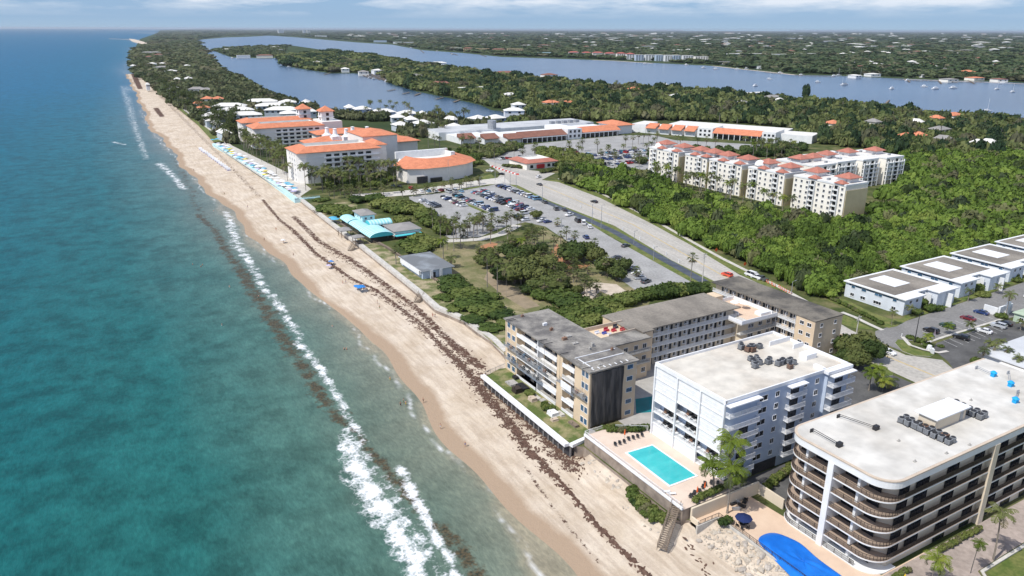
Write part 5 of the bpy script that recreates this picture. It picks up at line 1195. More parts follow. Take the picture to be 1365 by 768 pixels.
LF_I = leaf_mat('island_leaves', (.030,.058,.022), (.075,.112,.034), (.165,.185,.070), .010)
LF_C = leaf_mat('coastal_leaves', (.032,.052,.026), (.068,.092,.040), (.135,.145,.070), .02)
LF_F = leaf_mat('far_leaves', (.024,.048,.022), (.052,.084,.036), (.11,.130,.060), .003)
LF_S = leaf_mat('shrub_leaves', (.034,.060,.018), (.085,.125,.030), (.18,.205,.060), .10)
LF_T = leaf_mat('park_tree_leaves', (.026,.046,.016), (.062,.092,.026), (.135,.150,.050), .10)
LF_P = leaf_mat('palm_fronds', (.065,.085,.028), (.125,.15,.045), (.24,.235,.10), .30)
LF_Y = leaf_mat('bright_palm_fronds', (.08,.12,.015), (.17,.22,.03), (.34,.30,.06), .30)
LF_D = leaf_mat('dry_palm_fronds', (.10,.085,.05), (.19,.165,.10), (.27,.23,.14), .30)
BARK = pm('bark', (.20,.165,.13), (.13,.105,.085), 2, .9); PBARK = pm('palm_bark', (.30,.265,.225), (.20,.175,.15), 2.5, .9)

def crown_tpl(seed, nleaf, leaf, lobes=8, flat=.75, core=True):
    """unit crown: radius 1, from z=0 to about 1.5*flat; returns quads"""
    r = np.random.default_rng(seed); cs = []; rs = []
    for i in range(lobes):
        a = 2*math.pi*i/lobes*1.618+r.uniform(0, .8); q = r.uniform(.15, .68) if i else 0
        cs.append((math.cos(a)*q, math.sin(a)*q, (.55+r.uniform(-.15, .35)*(1-q))*flat)); rs.append(r.uniform(.36, .55))
    cs = np.array(cs); rs = np.array(rs)
    k = r.integers(0, lobes, nleaf); d = r.normal(size=(nleaf, 3)); d[:, 2] = d[:, 2]*.8+.35; d /= np.linalg.norm(d, axis=1)[:, None]
    c = cs[k]+d*rs[k][:, None]*np.array([1, 1, flat])*r.uniform(.82, 1.08, nleaf)[:, None]
    n = d+r.normal(size=(nleaf, 3))*.45; n /= np.linalg.norm(n, axis=1)[:, None]
    u = np.cross(n, r.normal(size=(nleaf, 3))); u /= np.linalg.norm(u, axis=1)[:, None]; w = np.cross(n, u)
    s = leaf*r.uniform(.6, 1.3, nleaf)[:, None]
    V = np.stack([c-u*s-w*s*.6, c+u*s*.8-w*s*.5, c+u*s+w*s*.6, c-u*s*.7+w*s*.7], 1).reshape(-1, 3)
    Fq = np.arange(nleaf*4).reshape(-1, 4)
    if core:
        for j in range(lobes):
            m_, n_ = 7, 4; vs = []
            for b in range(n_+1):
                ph = math.pi*b/n_
                for a in range(m_):
                    th = 2*math.pi*a/m_; rr = rs[j]*.86*(1+.12*math.sin(3*th+b*2+j)); vs.append((cs[j][0]+rr*math.sin(ph)*math.cos(th), cs[j][1]+rr*math.sin(ph)*math.sin(th), cs[j][2]+rr*math.cos(ph)*flat))
            o = len(V); fs = [(o+b*m_+a, o+(b+1)*m_+a, o+(b+1)*m_+(a+1) % m_, o+b*m_+(a+1) % m_) for b in range(n_) for a in range(m_)]
            V = np.vstack([V, np.array(vs)]); Fq = np.vstack([Fq, np.array(fs)])
    V[:, 2] = np.maximum(V[:, 2], 0); return V, Fq

def mass(name, label, pts, tpls, mat, rad, hgt, tint=None, base=0.):
    """one canopy mesh out of crown shapes at pts (n,3); rad and hgt per crown"""
    n = len(pts)
    if not n: return None
    rad = np.broadcast_to(rad, n); hgt = np.broadcast_to(hgt, n); tint = RNG.uniform(0, 1, n) if tint is None else tint
    Vs, Fs, Ts = [], [], []; off = 0; kk = RNG.integers(0, len(tpls), n)
    for k, (V, Fq) in enumerate(tpls):
        ix = np.where(kk == k)[0]
        if not len(ix): continue
        a = RNG.uniform(0, 6.283, len(ix)); c, s = np.cos(a)[:, None], np.sin(a)[:, None]
        X = (V[None, :, 0]*c-V[None, :, 1]*s)*rad[ix][:, None]+pts[ix, 0][:, None]; Y = (V[None, :, 0]*s+V[None, :, 1]*c)*rad[ix][:, None]+pts[ix, 1][:, None]
        Z = V[None, :, 2]*hgt[ix][:, None]+pts[ix, 2][:, None]+base
        W = np.stack([X, Y, Z], -1).reshape(-1, 3); m = len(V)
        Fk = (Fq[None]+(np.arange(len(ix))*m)[:, None, None]).reshape(-1, 4)+off
        Vs.append(W); Fs.append(Fk); Ts.append(np.repeat(tint[ix], m)); off += len(W)
    me = np_mesh(name, np.vstack(Vs), np.vstack(Fs), mat, {'tint': np.concatenate(Ts)})
    o = link(name, me); o['kind'] = 'stuff'; o['label'] = label; return o
def scatter(poly, sp, jitter=.42, sp_fn=None, avoid=True, keep=1.):
    """points in a site polygon; spacing grows with distance through sp_fn"""
    P_ = np.array(poly); x0, y0 = P_.min(0); x1, y1 = P_.max(0); out = []
    if sp_fn is None:
        gx, gy = np.meshgrid(np.arange(x0, x1, sp), np.arange(y0, y1, sp*.9)); gx = gx+(np.arange(gx.shape[0])[:, None] % 2)*sp/2
        X = gx.ravel(); Y = gy.ravel(); S = np.full(X.shape, sp)
    else:                                              # polar rings about the survey point so that far clumps are larger
        Xs, Ys, Ss = [], [], []; d = max(60, np.min(np.hypot(P_[:, 0], P_[:, 1]))*.5); dm = np.max(np.hypot(P_[:, 0], P_[:, 1]))
        while d < dm:
            s = sp_fn(d); n = max(1, int(R(78)*d/s)); a = YAW+R(-39)+R(78)*(np.arange(n)+RNG.uniform(0, 1))/n
            Xs.append(np.sin(a)*d); Ys.append(np.cos(a)*d); Ss.append(np.full(n, s)); d += s*.9 if d < 4000 else s*2.2
        X = np.concatenate(Xs); Y = np.concatenate(Ys); S = np.concatenate(Ss)
    X = X+RNG.uniform(-1, 1, X.shape)*S*jitter; Y = Y+RNG.uniform(-1, 1, X.shape)*S*jitter
    k = inpoly(X, Y, poly)
    if keep < 1: k &= RNG.uniform(0, 1, X.shape) < keep
    X, Y, S = X[k], Y[k], S[k]
    fx = X*math.cos(YAW)-Y*math.sin(YAW); fy = X*math.sin(YAW)+Y*math.cos(YAW); k = (np.abs(fx) < fy*.78+30); X, Y, S = X[k], Y[k], S[k]
    if avoid:
        k = ~inpoly(X, Y, LAG)
        for e in EXC:
            ea = np.array(e); (ax, ay), (bx, by) = ea.min(0), ea.max(0); k &= ~((X > ax) & (X < bx) & (Y > ay) & (Y < by))
        X, Y, S = X[k], Y[k], S[k]
    return np.stack([X, Y, np.full(X.shape, L)], 1), S
NEAR_T = [crown_tpl(i, 560, .11, 11, .8) for i in range(4)]; MID_T = [crown_tpl(20+i, 190, .17, 8, .8) for i in range(4)]; LOW_T = [crown_tpl(40+i, 46, .32, 5, .8) for i in range(4)]; FAR_T = [crown_tpl(60+i, 16, .42, 2, .8) for i in range(4)]
def pxp(pts): return [G(a, b, L) for a, b in pts]
# the mangrove wood on the right
FOR = [(x+7.5, y+2) for x, y in pxp([(741,244),(800,266),(868,302),(900,320),(1000,366),(1040,387)])]+pxp([(1092,399)])+[(229,165),(231,167),(262,169),(300,170),(400,174),(520,178),(620,182),(900,330)]+pxp([(1400,195),(1340,212),(1205,215),(1203,246),(1180,262),(1165,300),(1125,306),(980,285),(900,262),(868,240),(840,238),(790,228),(748,234)])
FOR2 = [p for p in FOR]
pts, S = scatter(FOR2, 4.6); d = np.hypot(pts[:, 0], pts[:, 1])
near = d < 400
mass('mangrove_canopy', 'dense bright green canopy of low trees beside the coast road', pts[near], NEAR_T, LF_M, RNG.uniform(2.5, 5.6, near.sum()), RNG.uniform(3.6, 8.6, near.sum()))
pts, S = scatter(FOR2, 6.2); d = np.hypot(pts[:, 0], pts[:, 1]); k = d >= 395
mass('mangrove_canopy_beyond', 'green canopy of trees behind the motel blocks and condominiums', pts[k], MID_T, LF_M, RNG.uniform(3.6, 7.6, k.sum()), RNG.uniform(4., 10.5, k.sum()))
# woods of the island, the coast strip and the far plain
def sp1(d): return max(6.5, .0105*d)
ISL = pxp([(640,168),(700,162),(724,158),(655,143),(605,130),(555,121),(520,111),(499,97),(442,97),(409,92),(379,87),(372,76),(440,69),(499,76),(592,92),(717,107),(800,117),(925,125),(1000,132),(1132,144),(1249,159),(1420,172),(1400,200),(1340,215),(1205,215),(1150,198),(1075,190),(1050,170),(960,163),(845,160),(825,164),(740,158),(700,170)])
pts, S = scatter(ISL, 0, sp_fn=sp1)
mass('island_woodland', 'mixed dark and olive trees covering the island between the lagoon arms', pts, MID_T[:2]+LOW_T, LF_I, S*RNG.uniform(.62, .95, len(S)), RNG.uniform(6, 11.5, len(S)))
PEN = pxp([(286,67),(310,75),(364,76),(374,74),(384,61),(322,63)])
pts, S = scatter(PEN, 0, sp_fn=lambda d: .0075*d, avoid=False, keep=.75); mass('peninsula_woodland', 'dark trees on the low peninsula in the lagoon', pts, LOW_T, LF_F, S*RNG.uniform(.6, .9, len(S)), RNG.uniform(7, 11, len(S)))
CST = [(x+4, y) for x, y in WALL[16:21]]+pxp([(196,66),(206,52),(222,42),(258,43),(268,62),(275,72),(292,90),(324,108),(361,128),(411,143),(436,151),(470,150),(470,170),(440,170),(420,150),(400,130),(300,128),(275,150),(285,185)])
CST = [(114,650)]+pxp([(230,136),(180,97),(178,70),(196,60),(210,52),(222,42),(258,43),(266,62),(275,74),(292,92),(324,110),(361,129),(411,144),(436,152),(500,152),(560,160),(640,164),(700,165),(640,172),(585,172),(600,182),(612,190),(580,195),(560,187),(535,185),(530,165),(440,158),(425,150),(400,152),(330,160),(315,172),(320,195)])
pts, S = scatter(CST, 0, sp_fn=sp1)
mass('coastal_woodland', 'dark green trees and palms along the narrow coast strip', pts, MID_T[:1]+LOW_T, LF_C, S*RNG.uniform(.6, .92, len(S)), RNG.uniform(5.5, 10.5, len(S)))
FARP = pxp([(206,54),(220,42),(262,39.8)])+[(G(262,39.9)[0], 60000), (90000, 60000), (90000, 2000)]+pxp([(1500,112),(1365,109),(1204,103),(1112,99),(1064,98),(1019,93),(950,86),(850,81),(759,77),(669,74),(620,69),(562,65),(522,57),(480,55),(397,48),(334,46.5),(300,48),(262,52),(262,62)])
pts, S = scatter(FARP, 0, sp_fn=lambda d: .0115*d)
mass('far_woodland', 'dark wooded plain beyond the lagoon reaching to the horizon', pts, FAR_T+LOW_T[:1], LF_F, S*RNG.uniform(.6, .95, len(S)), RNG.uniform(6, 12, len(S)))
# shopping-centre grounds, hedges between the lots
GAP = [pxp(q) for q in ([(708,204),(745,200),(790,215),(806,226),(770,232),(735,225)], [(845,222),(880,205),(1010,193),(1075,198),(1060,212),(960,208),(900,200),(870,212)], [(640,222),(600,226),(560,215),(610,200),(640,205)], [(528,165),(585,170),(640,176),(700,197),(650,212),(625,208),(612,196),(575,192),(530,186)], [(400,240),(430,232),(520,228),(535,240),(500,252),(420,250)])]
for i, q in enumerate(GAP):
    pts, S = scatter(q, 6.5, keep=.8 if i != 3 else .95); mass('garden_trees', ['hedged trees between the parking areas of the shopping centre','trees along the edge of the shopping car park behind the condominiums','trees and lawns beside the road junction','leafy gardens behind the hotel ballroom','leafy garden in front of the hotel'][i], pts, MID_T, LF_I if i in (1, 3) else LF_S, RNG.uniform(3.2, 4.8, len(S)), RNG.uniform(3, 6, len(S)))

pts, S = scatter(FOR2, 19, keep=.5); mass('tall_wood_trees', 'taller dark crowns standing above the mangrove canopy', pts, NEAR_T, LF_T, RNG.uniform(3.5, 6.2, len(pts)), RNG.uniform(7., 11, len(pts)))
pts, S = scatter(FOR2, 15, keep=.7); mass('grey_green_trees', 'dull grey-green crowns mixed through the mangrove canopy', pts, MID_T, LF_C, RNG.uniform(3., 5.2, len(pts)), RNG.uniform(6, 9.8, len(pts)))
pts, S = scatter(ISL, 0, sp_fn=lambda d: .03*d, keep=.8); mass('tall_island_trees', 'tall dark trees above the island woods', pts, MID_T, LF_F, S*.3, RNG.uniform(12, 17, len(pts)))
# single trees and shrubs: crowns and trunks of their own
TRN = []
for i in range(3):
    m = MB(); m.tube([(0,0,0),(.1*i,.1,.35),(.05,.15*i,.75)], [.16,.12,.08], 7)
    for q in range(5): a = q*1.26+i; m.tube([(.05,.1,.35),(.3*math.cos(a),.3*math.sin(a),.62),(.55*math.cos(a),.55*math.sin(a),.85)], [.07,.05,.02], 5)
    TRN.append(m.mesh('trunk', [BARK]))
def tpl_mesh(name, T, mat, tint=.5): return np_mesh(name, T[0], T[1], mat, {'tint': RNG.uniform(.2, .8)*np.ones(len(T[0]))})
CR = {'shrub': [tpl_mesh('foliage', crown_tpl(80+i, 520, .105, 10, .8), LF_S) for i in range(3)], 'tree': [tpl_mesh('crown', crown_tpl(90+i, 640, .10, 11, .85), LF_T) for i in range(3)], 'grey': [tpl_mesh('foliage', crown_tpl(97, 420, .09, 8, .8), LF_C)]}
def shrub(px, py, r, h, label, group, kind='shrub', xy=None, z=L):
    x, y = xy or G(px, py, z); t = thing('shrub', (x, y, z), label, 'shrub', group, rz=random.uniform(0, 6)); AUTO.get(label, [0])[-1:] and AUTO.get(label) and AUTO[label].__setitem__(-1, (t, (x, y, z)))
    o = link('foliage', random.choice(CR[kind]), t, (0, 0, -.15)); o.scale = (r, r, h); m = link('stem', TRN[0], t, (0,0,-.1)); m.scale = (1, 1, h*.6); return t
def tree(px, py, r, h, label, group, xy=None, z=L):
    x, y = xy or G(px, py, z); t = thing('tree', (x, y, z), label, 'tree', group, rz=random.uniform(0, 6))
    if label in AUTO: AUTO[label][-1] = (t, (x, y, z))
    o = link('crown', random.choice(CR['tree']), t, (0, 0, h*.22)); o.scale = (r, r, h*.78); m = link('trunk', random.choice(TRN), t, (0, 0, -.05)); m.scale = (r*.55, r*.55, h*.7); return t
for px, py, r, h in [(434,280,7,3.2),(446,282,8,4),(460,287,7,4),(474,270,6,4),(498,268,7,4.5),(512,276,8,5),(524,283,7,5),(538,279,8,5),(552,284,8,5.5),(566,290,7,5),(574,302,7,5),(590,312,6,5),(545,330,7,3.6),(558,336,7,3.6),(572,328,6,4),(560,322,6,4),(600,378,6,3.6),(610,388,7,4),(622,398,7.5,4),(636,408,7.5,4),(652,416,7,3.6),(668,423,5,3),(645,400,6,3),(592,398,4,1.6),(612,412,5,1.8),(632,426,5,1.7),(655,440,5,1.6),(676,432,4,2),(588,300,5,4),(535,297,5,4),(428,268,5,2)]:
    shrub(px, py, r, h, 'bright green sea grape thicket on the dunes and park edge, {o}', 'dune thickets')
for px, py, r, h in [(746,402,7,4.6),(762,407,6.5,4.4),(728,397,4.5,4),(716,398,4,3.4),(733,425,5,4),(750,428,5.5,4.2),(766,425,5.5,4.6),(780,421,5.5,4.6),(796,414,5,4.2),(812,410,5,4.4),(828,405,5,4.4),(845,402,5,4.2),(860,399,4.6,4.4),(874,396,5,5),(888,394,5.5,5.2),(902,392,5,4.8),(918,391,5,4.4),(932,389,4.6,4),(800,425,5,4.6),(818,420,5,4.4),(788,432,5,4),(770,437,5,3.6)]:
    shrub(px, py, r, h, 'dark green shrub in the thicket behind the old tan building, {o}', 'park shrubs')
for px, py, r, h in [(640,352,3,3.5),(700,392,3,3.6),(735,372,3.4,4),(752,388,3,3.4),(770,392,2.6,3),(748,362,3,3.6),(712,352,3.6,4.4),(698,338,3.2,4),(684,330,3,4),(722,338,3,4.5),(668,376,6,6.5),(685,378,6.5,7.5),(700,370,7,8),(712,378,5.5,7),(655,358,5,6),(728,360,5,6),(740,388,6,6),(722,388,5.5,5),(764,350,7,8.2),(778,345,5.5,7.4),(808,368,5.5,7.2),(796,352,4.5,7),(822,374,4,5.5),(690,352,5,6.5),(676,345,4.5,6),(706,345,4.6,6),(715,292,3.4,4),(648,345,4,4.5),(832,362,3.5,5)]:
    tree(px, py, r, h, 'leafy green park tree by the playground, {o}', 'park trees')
for px, py, r, h in [(1118,470,3.6,5.5),(1132,478,4.2,6),(1150,470,4.6,6.5),(1160,482,4.2,6.2),(1140,492,4,5.5),(1124,488,3.6,5)]: tree(px, py, r, h, 'dense green tree between the pale blue condominium and the street, {o}', 'street corner trees')
for px, py, r, h in [(1240,415,2.6,3),(1252,414,2.4,2),(1222,419,2,2.2),(1310,395,2.8,2.2),(1304,388,2.5,3.4),(1228,408,2.4,3.6),(1345,372,3,3.4),(1356,376,2.5,2),(1172,432,1.6,1.5),(1213,452,1.7,1.4),(1225,456,1.8,1.6),(1235,462,1.7,1.7),(1240,448,1.2,1),(1317,416,1.6,1.4),(1335,424,2,2.2),(1100,492,1.8,2),(1350,476,2.6,3),(1325,478,2.8,3),(1302,484,1.8,2),(1255,463,1.2,1)]:
    shrub(px, py, r, h, 'small clipped shrub near the motel blocks and parking bays, {o}', 'street shrubs')
def hedge(name, pts, w, h, z, label, mat=LF_S, tp=None):
    """clipped hedge: many small leaf clumps along a line"""
    P_ = []; 
    for (x0, y0), (x1, y1) in zip(pts[:-1], pts[1:]):
        n = max(2, int(math.hypot(x1-x0, y1-y0)/(w*.42)))
        for i in range(n): t = (i+.5)/n; P_.append((x0+(x1-x0)*t+random.uniform(-.12,.12)*w, y0+(y1-y0)*t+random.uniform(-.12,.12)*w, z))
    P_ = np.array(P_); n = len(P_); T = [crown_tpl(110, 300, .15, 7, .8)]
    o = mass(name, label, P_, T, mat, RNG.uniform(.5, .62, n)*w, RNG.uniform(.85, 1.05, n)*h); del o['kind']; return tag(o, label, 'hedge')
hedge('hedge', [(97.6,125.2),(103,121.8),(107.6,119.8)], 2.6, 1.9, ZL+1.5, 'flowering rounded hedge below the black netting of the tan building')
hedge('hedge', [(97.4,123.0),(102,120.6),(105,119.2)], 1.8, 1.5, 3.3, 'bright clipped hedge at the far end of the turquoise pool deck')
hedge('hedge', [(95.2,92.1),(103,92.4),(109.5,92.6)], 1.7, 1.4, 3.4, 'clipped hedge on top of the beige wall beside the near pool palms')
hedge('hedge', [(113,90),(121,92.6),(128,93.6)], 2.0, 1.8, ZL, 'dark green hedge along the garage driveway of the pale blue condominium')
hedge('hedge', [(90.4,106),(89.9,101),(89.6,97),(90.2,93.6)], 3.0, 2.2, -.8, 'bright green sea grape hedge on the sand below the turquoise pool deck')
hedge('hedge', [(89.2,104),(88.7,99),(88.9,95.6)], 2.6, 1.6, -1.1, 'bright green creeping shrubs on the sand beside the wooden stairs')
hedge('hedge', [(97.4,86.8),(100.2,86.3)], 2.2, 1.4, ZL, 'small bright green bush beside the dark blue umbrella')
hedge('hedge', [(113,60.4),(117.5,60.3)], 1.4, 1.0, ZL, 'low green hedge at the base of the curved condominium by the driveway'); hedge('hedge', [(127,60.6),(140,60.5)], 1.3, 1.3, ZL, 'green planting strip at the foot of the beige balcony wall')
hedge('hedge', [(93.4,152.5),(93.6,150.8)], 2.6, 2.2, .7, 'bright green bush in the middle of the patchy garden terrace'); hedge('hedge', [(94.6,145.6),(93,142.8),(94.6,141.8)], 2.2, 1.9, .7, 'green bushes near the tan pier on the garden terrace')
hedge('hedge', [G(1090+a/4.964, 380+b/4.964, ZL) for a, b in [(80,95),(200,150),(330,215),(385,240)]], 1.8, 1.4, ZL, 'long clipped hedge along the lawn beside the first motel block')
hedge('hedge', pxp([(728,222),(760,224),(800,228)]), 6, 4.2, ZL, 'tall clipped hedge beside the shopping car park entrance', LF_T)
hedge('hedge', pxp([(672,222),(698,225)]), 5, 2.4, ZL, 'low dark hedge at the road junction by the small shop', LF_T); hedge('hedge', pxp([(722,231),(745,226)]), 5, 2.4, ZL, 'rounded dark hedge behind the small corner shop', LF_T)

# palms
def frond(mb, ang, elev, ln, droop, w=.30, n=8, mi=0, twist=0):
    """one pinnate frond with separate leaflets"""
    ca, sa = math.cos(ang), math.sin(ang); pts = []
    x, z, e = 0., 0., elev
    for i in range(n+1):
        pts.append((x, z)); x += math.cos(e)*ln/n; z += math.sin(e)*ln/n; e -= droop/n*(1+i*.25)
    def P3(x, z, s): return (ca*x-sa*s, sa*x+ca*s, z)
    for i in range(n):
        (xa, za), (xb, zb) = pts[i], pts[i+1]; 
        mb.quad(P3(xa,za,-.03), P3(xb,zb,-.03), P3(xb,zb,.03), P3(xa,za,.03), mi)
        if i == 0: continue
        for k in range(2):
            t = i/n+k*.5/n; lw = .85*w*ln*(.35+math.sin(math.pi*min(1, t*1.02))*.75); 
            x0 = xa+(xb-xa)*k*.5; z0 = za+(zb-za)*k*.5; x1 = x0+(xb-xa)*.26; z1 = z0+(zb-za)*.26
            for s in (-1, 1):
                ex_, ez = lw*.55, -lw*(.42+random.uniform(-.1,.25))
                mb.quad(P3(x0, z0, 0), P3(x1, z1, 0), P3(x1+ex_, z1+ez, s*lw*.75), P3(x0+ex_*.9, z0+ez, s*lw*.8), mi)
def coco(seed, nf=13, ln=1., mat2=0):
    random.seed(seed); m = MB()
    for i in range(nf):
        e = 1.15-1.55*(i/nf)+random.uniform(-.12,.12); frond(m, i*2.4+random.uniform(-.2,.2), e, ln*random.uniform(.85,1.1), 1.15+random.uniform(-.2,.3), .30, 8, 1 if i > nf-4 else 0)
    m.lathe([(.02,-.1),(.09,-.02),(.06,.12),(.01,.2)], n=6, mi=1); return m
def sabal(seed, nf=26):
    random.seed(seed); m = MB()
    for i in range(nf):
        e = 1.3-2.3*(i/nf)+random.uniform(-.15,.15); a = i*2.4; ca, sa = math.cos(a), math.sin(a); L1 = random.uniform(.5,.62)
        px_, pz = math.cos(e)*L1, math.sin(e)*L1; k = 1 if i > nf-7 else 0
        for q in range(6):
            f = (q-2.5)/2.5; b = f*1.1; R2 = .55*(1-.25*abs(f)); dx = math.cos(e)*math.cos(b)*R2; dy = math.sin(b)*R2; dz = math.sin(e)*math.cos(b)*R2-.14-abs(f)*.1
            def P3(x, y, z): return (ca*x-sa*y, sa*x+ca*y, z)
            m.quad(P3(px_*.9, -.02, pz*.9), P3(px_+dx*.5, dy*.5-.06, pz+dz*.4), P3(px_+dx, dy, pz+dz), P3(px_+dx*.5, dy*.5+.06, pz+dz*.4), k)
        m.quad((0,0,0), P3(px_,-.02,pz), P3(px_,.02,pz), (0,.01,.02), k)
    return m
PALMS = {'coco': [coco(i).mesh('crown', [LF_P, LF_D]) for i in range(3)], 'bright': [coco(5+i, 15).mesh('crown', [LF_Y, LF_P]) for i in range(2)], 'sabal': [sabal(i).mesh('crown', [LF_P, LF_D]) for i in range(3)]}
def ptrunk(curve):
    m = MB(); pts = []; rs = []
    for i in range(9): t = i/8; pts.append((curve*math.sin(t*1.6)*.5*0+curve*t*t, 0, t)); rs.append(.5*(1.35-.55*t) if t < .1 else .5*(1.-.35*t))
    m.tube(pts, rs, 8); return m.mesh('trunk', [PBARK])
PT = {0: ptrunk(0), 1: ptrunk(.10), 2: ptrunk(.2)}
def palm(x, y, h, kind, label, group, z=L, r=None, curve=None, rz=None):
    curve = random.choice((0, 0, 1)) if curve is None else curve
    t = thing('palm_tree', (x, y, z), label, 'palm', group, rz=random.uniform(0, 6.28) if rz is None else rz)
    if label in AUTO: AUTO[label][-1] = (t, (x, y, z))
    r = r or {'coco': 3.4, 'bright': 3.2, 'sabal': 2.3}[kind]
    a = link('trunk', PT[curve], t); a.scale = (h, h, h); w = .17 if kind == 'coco' else .2
    a.scale = (h if curve else w*2, w*2, h)
    if curve: a.scale = (h, w*2, h)
    c = link('crown', random.choice(PALMS[kind]), t, ({0: 0, 1: .10, 2: .2}[curve]*h, 0, h), random.uniform(0, 6), r); return t
# curved trunks need their own thickness: rebuild them unscaled in x
for cv, amt in ((1, .10), (2, .2)):
    m = MB(); pts = [(amt*(i/8)**2, 0, i/8) for i in range(9)]; m.tube(pts, [.026*(1.3-.5*i/8) for i in range(9)], 8); PT[cv] = m.mesh('trunk', [PBARK])
def palm_px(bx, by, ty, kind, label, group, z=L, **k):
    x, y = G(bx, by, z); h = max(2.5, Zat(bx, ty, x, y)-z-.8); return palm(x, y, h, kind, label, group, z, **k)
random.seed(21)
PK = 'palm with grey trunk standing in the park lawn, {o}'
for bx, by, ty, k in [(649.5,383,337,'coco'),(663,390.5,346,'coco'),(675,396,356,'coco'),(745,379,358,'sabal'),(779,392,368,'sabal'),(786,400,376,'sabal'),(795,390.5,376,'sabal'),(809.5,371,343,'sabal'),(605,335,292,'coco'),(614,331,300,'coco'),(631,322,290,'coco'),(650,308,296,'sabal'),(655,306,297,'sabal'),(668.6,303,291,'sabal'),(681,306,282,'sabal'),(743,302,293,'sabal'),(708,316,300,'sabal'),(747,368,352,'sabal'),(587.6,331,288,'coco'),(596,333,300,'coco'),(602,356,342,'coco'),(702,330,308,'sabal'),(716,326,305,'sabal'),(694,335,318,'bright'),(700,325,312,'sabal'),(755,320,304,'sabal'),(764,333,310,'sabal'),(640,300,288,'sabal'),(644,308,290,'sabal'),(620,312,296,'sabal'),(636,300,286,'sabal'),(591,345,318,'bright'),(770,370,352,'sabal'),(783,366,352,'sabal'),(768,382,362,'sabal'),(757,372,356,'sabal'),(792,340,320,'sabal'),(848,372,358,'sabal'),(528,352,330,'sabal'),(724,350,330,'sabal'),(735,355,335,'sabal')]:
    palm_px(bx, by, ty, k, PK, 'park palms')
palm_px(920, 382, 340, 'sabal', 'tall lone fan palm at the end of the verge beside the coast road', 'park palms', curve=0)
palm(*G(969.5, 682.5, 1.0), 10.3, 'bright', 'tall coconut palm rising above the beige wall between the decks', None, r=4.4, curve=0)
palm(*G(951, 656, 3.4), 7.2, 'bright', 'leaning coconut palm on the corner of the turquoise pool deck', None, z=3.4, r=3.6, curve=2, rz=3.0)
palm(*G(969, 652, 3.4), 11.2, 'bright', 'coconut palm in front of the pale blue balconies behind the pool deck', None, z=3.4, r=4.4, curve=0)
palm(117.6, 56.4, 5.6, 'bright', 'bright green palm by the driveway nearest the curved corner', None, r=3.0, curve=1); palm(126.3, 54.4, 6.2, 'bright', 'slim short-crowned palm at the driveway kerb', None, r=1.7, curve=1, rz=0); palm(133.4, 54.4, 9.6, 'coco', 'tall palm on the driveway kerb near the lawn', None, r=3.1, curve=1, rz=1.0)
palm_px(1340, 423, 388, 'coco', 'tall coconut palm at the end of the parking bays by the white wall', None, r=2.8)
for bx, by, ty, k in [(1158,521,492,'bright'),(1176,523,502,'bright'),(1166,508,486,'bright'),(1184,519,506,'coco')]: palm_px(bx, by, ty, k, 'yellow-green palm at the west end of the pale blue condominium, {o}', 'yellow-green palms', r=3)
for bx, by, ty, k in [(1188,434,413,'coco'),(1212,422,406,'coco'),(1234,462,444,'bright'),(1292,442,428,'coco'),(1262,446,430,'bright'),(1290,402,384,'coco'),(1330,392,378,'coco'),(1308,486,462,'coco'),(1322,482,456,'coco'),(1336,486,460,'coco'),(1316,474,452,'coco'),(1332,470,450,'coco'),(1354,497,472,'coco'),(1360,440,425,'coco')]: palm_px(bx, by, ty, k, 'palm among the parked cars and motel lawns, {o}', 'street palms', r=2.2)
def far_palms(n, poly, lo, hi, name, label, r=3.8):
    P_ = pxp(poly); xs = [p[0] for p in P_]; ys = [p[1] for p in P_]; Vs, Fs, off, mi, k = [], [], 0, [], 0
    src = []
    for me in PALMS['coco']+PALMS['sabal'][:1]: src.append((np.array([v.co for v in me.vertices])[:], [list(p.vertices) for p in me.polygons if len(p.vertices) == 4]))
    while k < n:
        x, y = random.uniform(min(xs), max(xs)), random.uniform(min(ys), max(ys))
        if not inpoly([x], [y], P_)[0] or inpoly([x], [y], LAG)[0]: continue
        h = random.uniform(lo, hi); V, Fc = src[k % 4]; a = random.uniform(0, 6); c, q = math.cos(a), math.sin(a); s_ = r*random.uniform(.8, 1.15)
        Vs.append(np.stack([V[:,0]*c*s_-V[:,1]*q*s_+x, V[:,0]*q*s_+V[:,1]*c*s_+y, V[:,2]*s_+L+h], 1)); Fs.append(np.array(Fc)+off); off += len(V); mi += [0]*len(Fc)
        b = .22; Vs.append(np.array([(x+b*i, y+b*j, z) for z in (L, L+h) for i, j in ((-1,-1),(1,-1),(1,1),(-1,1))])); Fs.append(np.array([(0,1,5,4),(1,2,6,5),(2,3,7,6),(3,0,4,7)])+off); off += 8; mi += [1]*4; k += 1
    o = link(name, np_mesh(name, np.vstack(Vs), np.vstack(Fs), [LF_P, PBARK], mi=mi)); o['kind'] = 'stuff'; o['label'] = label
def rpalms(n, poly, lo, hi, kinds, label, group, r=None, mind=5):
    P_ = pxp(poly); xs = [p[0] for p in P_]; ys = [p[1] for p in P_]; done = []; tries = 0
    while len(done) < n and tries < 6000:
        tries += 1; x, y = random.uniform(min(xs), max(xs)), random.uniform(min(ys), max(ys))
        if not inpoly([x], [y], P_)[0] or any(inpoly([x], [y], e)[0] for e in EXC) or any((x-a)**2+(y-b)**2 < mind*mind for a, b in done): continue
        done.append((x, y)); palm(x, y, random.uniform(lo, hi), random.choice(kinds), label, group, r=r)
rpalms(42, [(330,205),(345,214),(384,243),(398,248),(385,215),(352,203),(322,180)], 9, 14, ['coco'], 'coconut palm on the seaward side of the hotel, {o}', 'hotel palms', r=4.4)
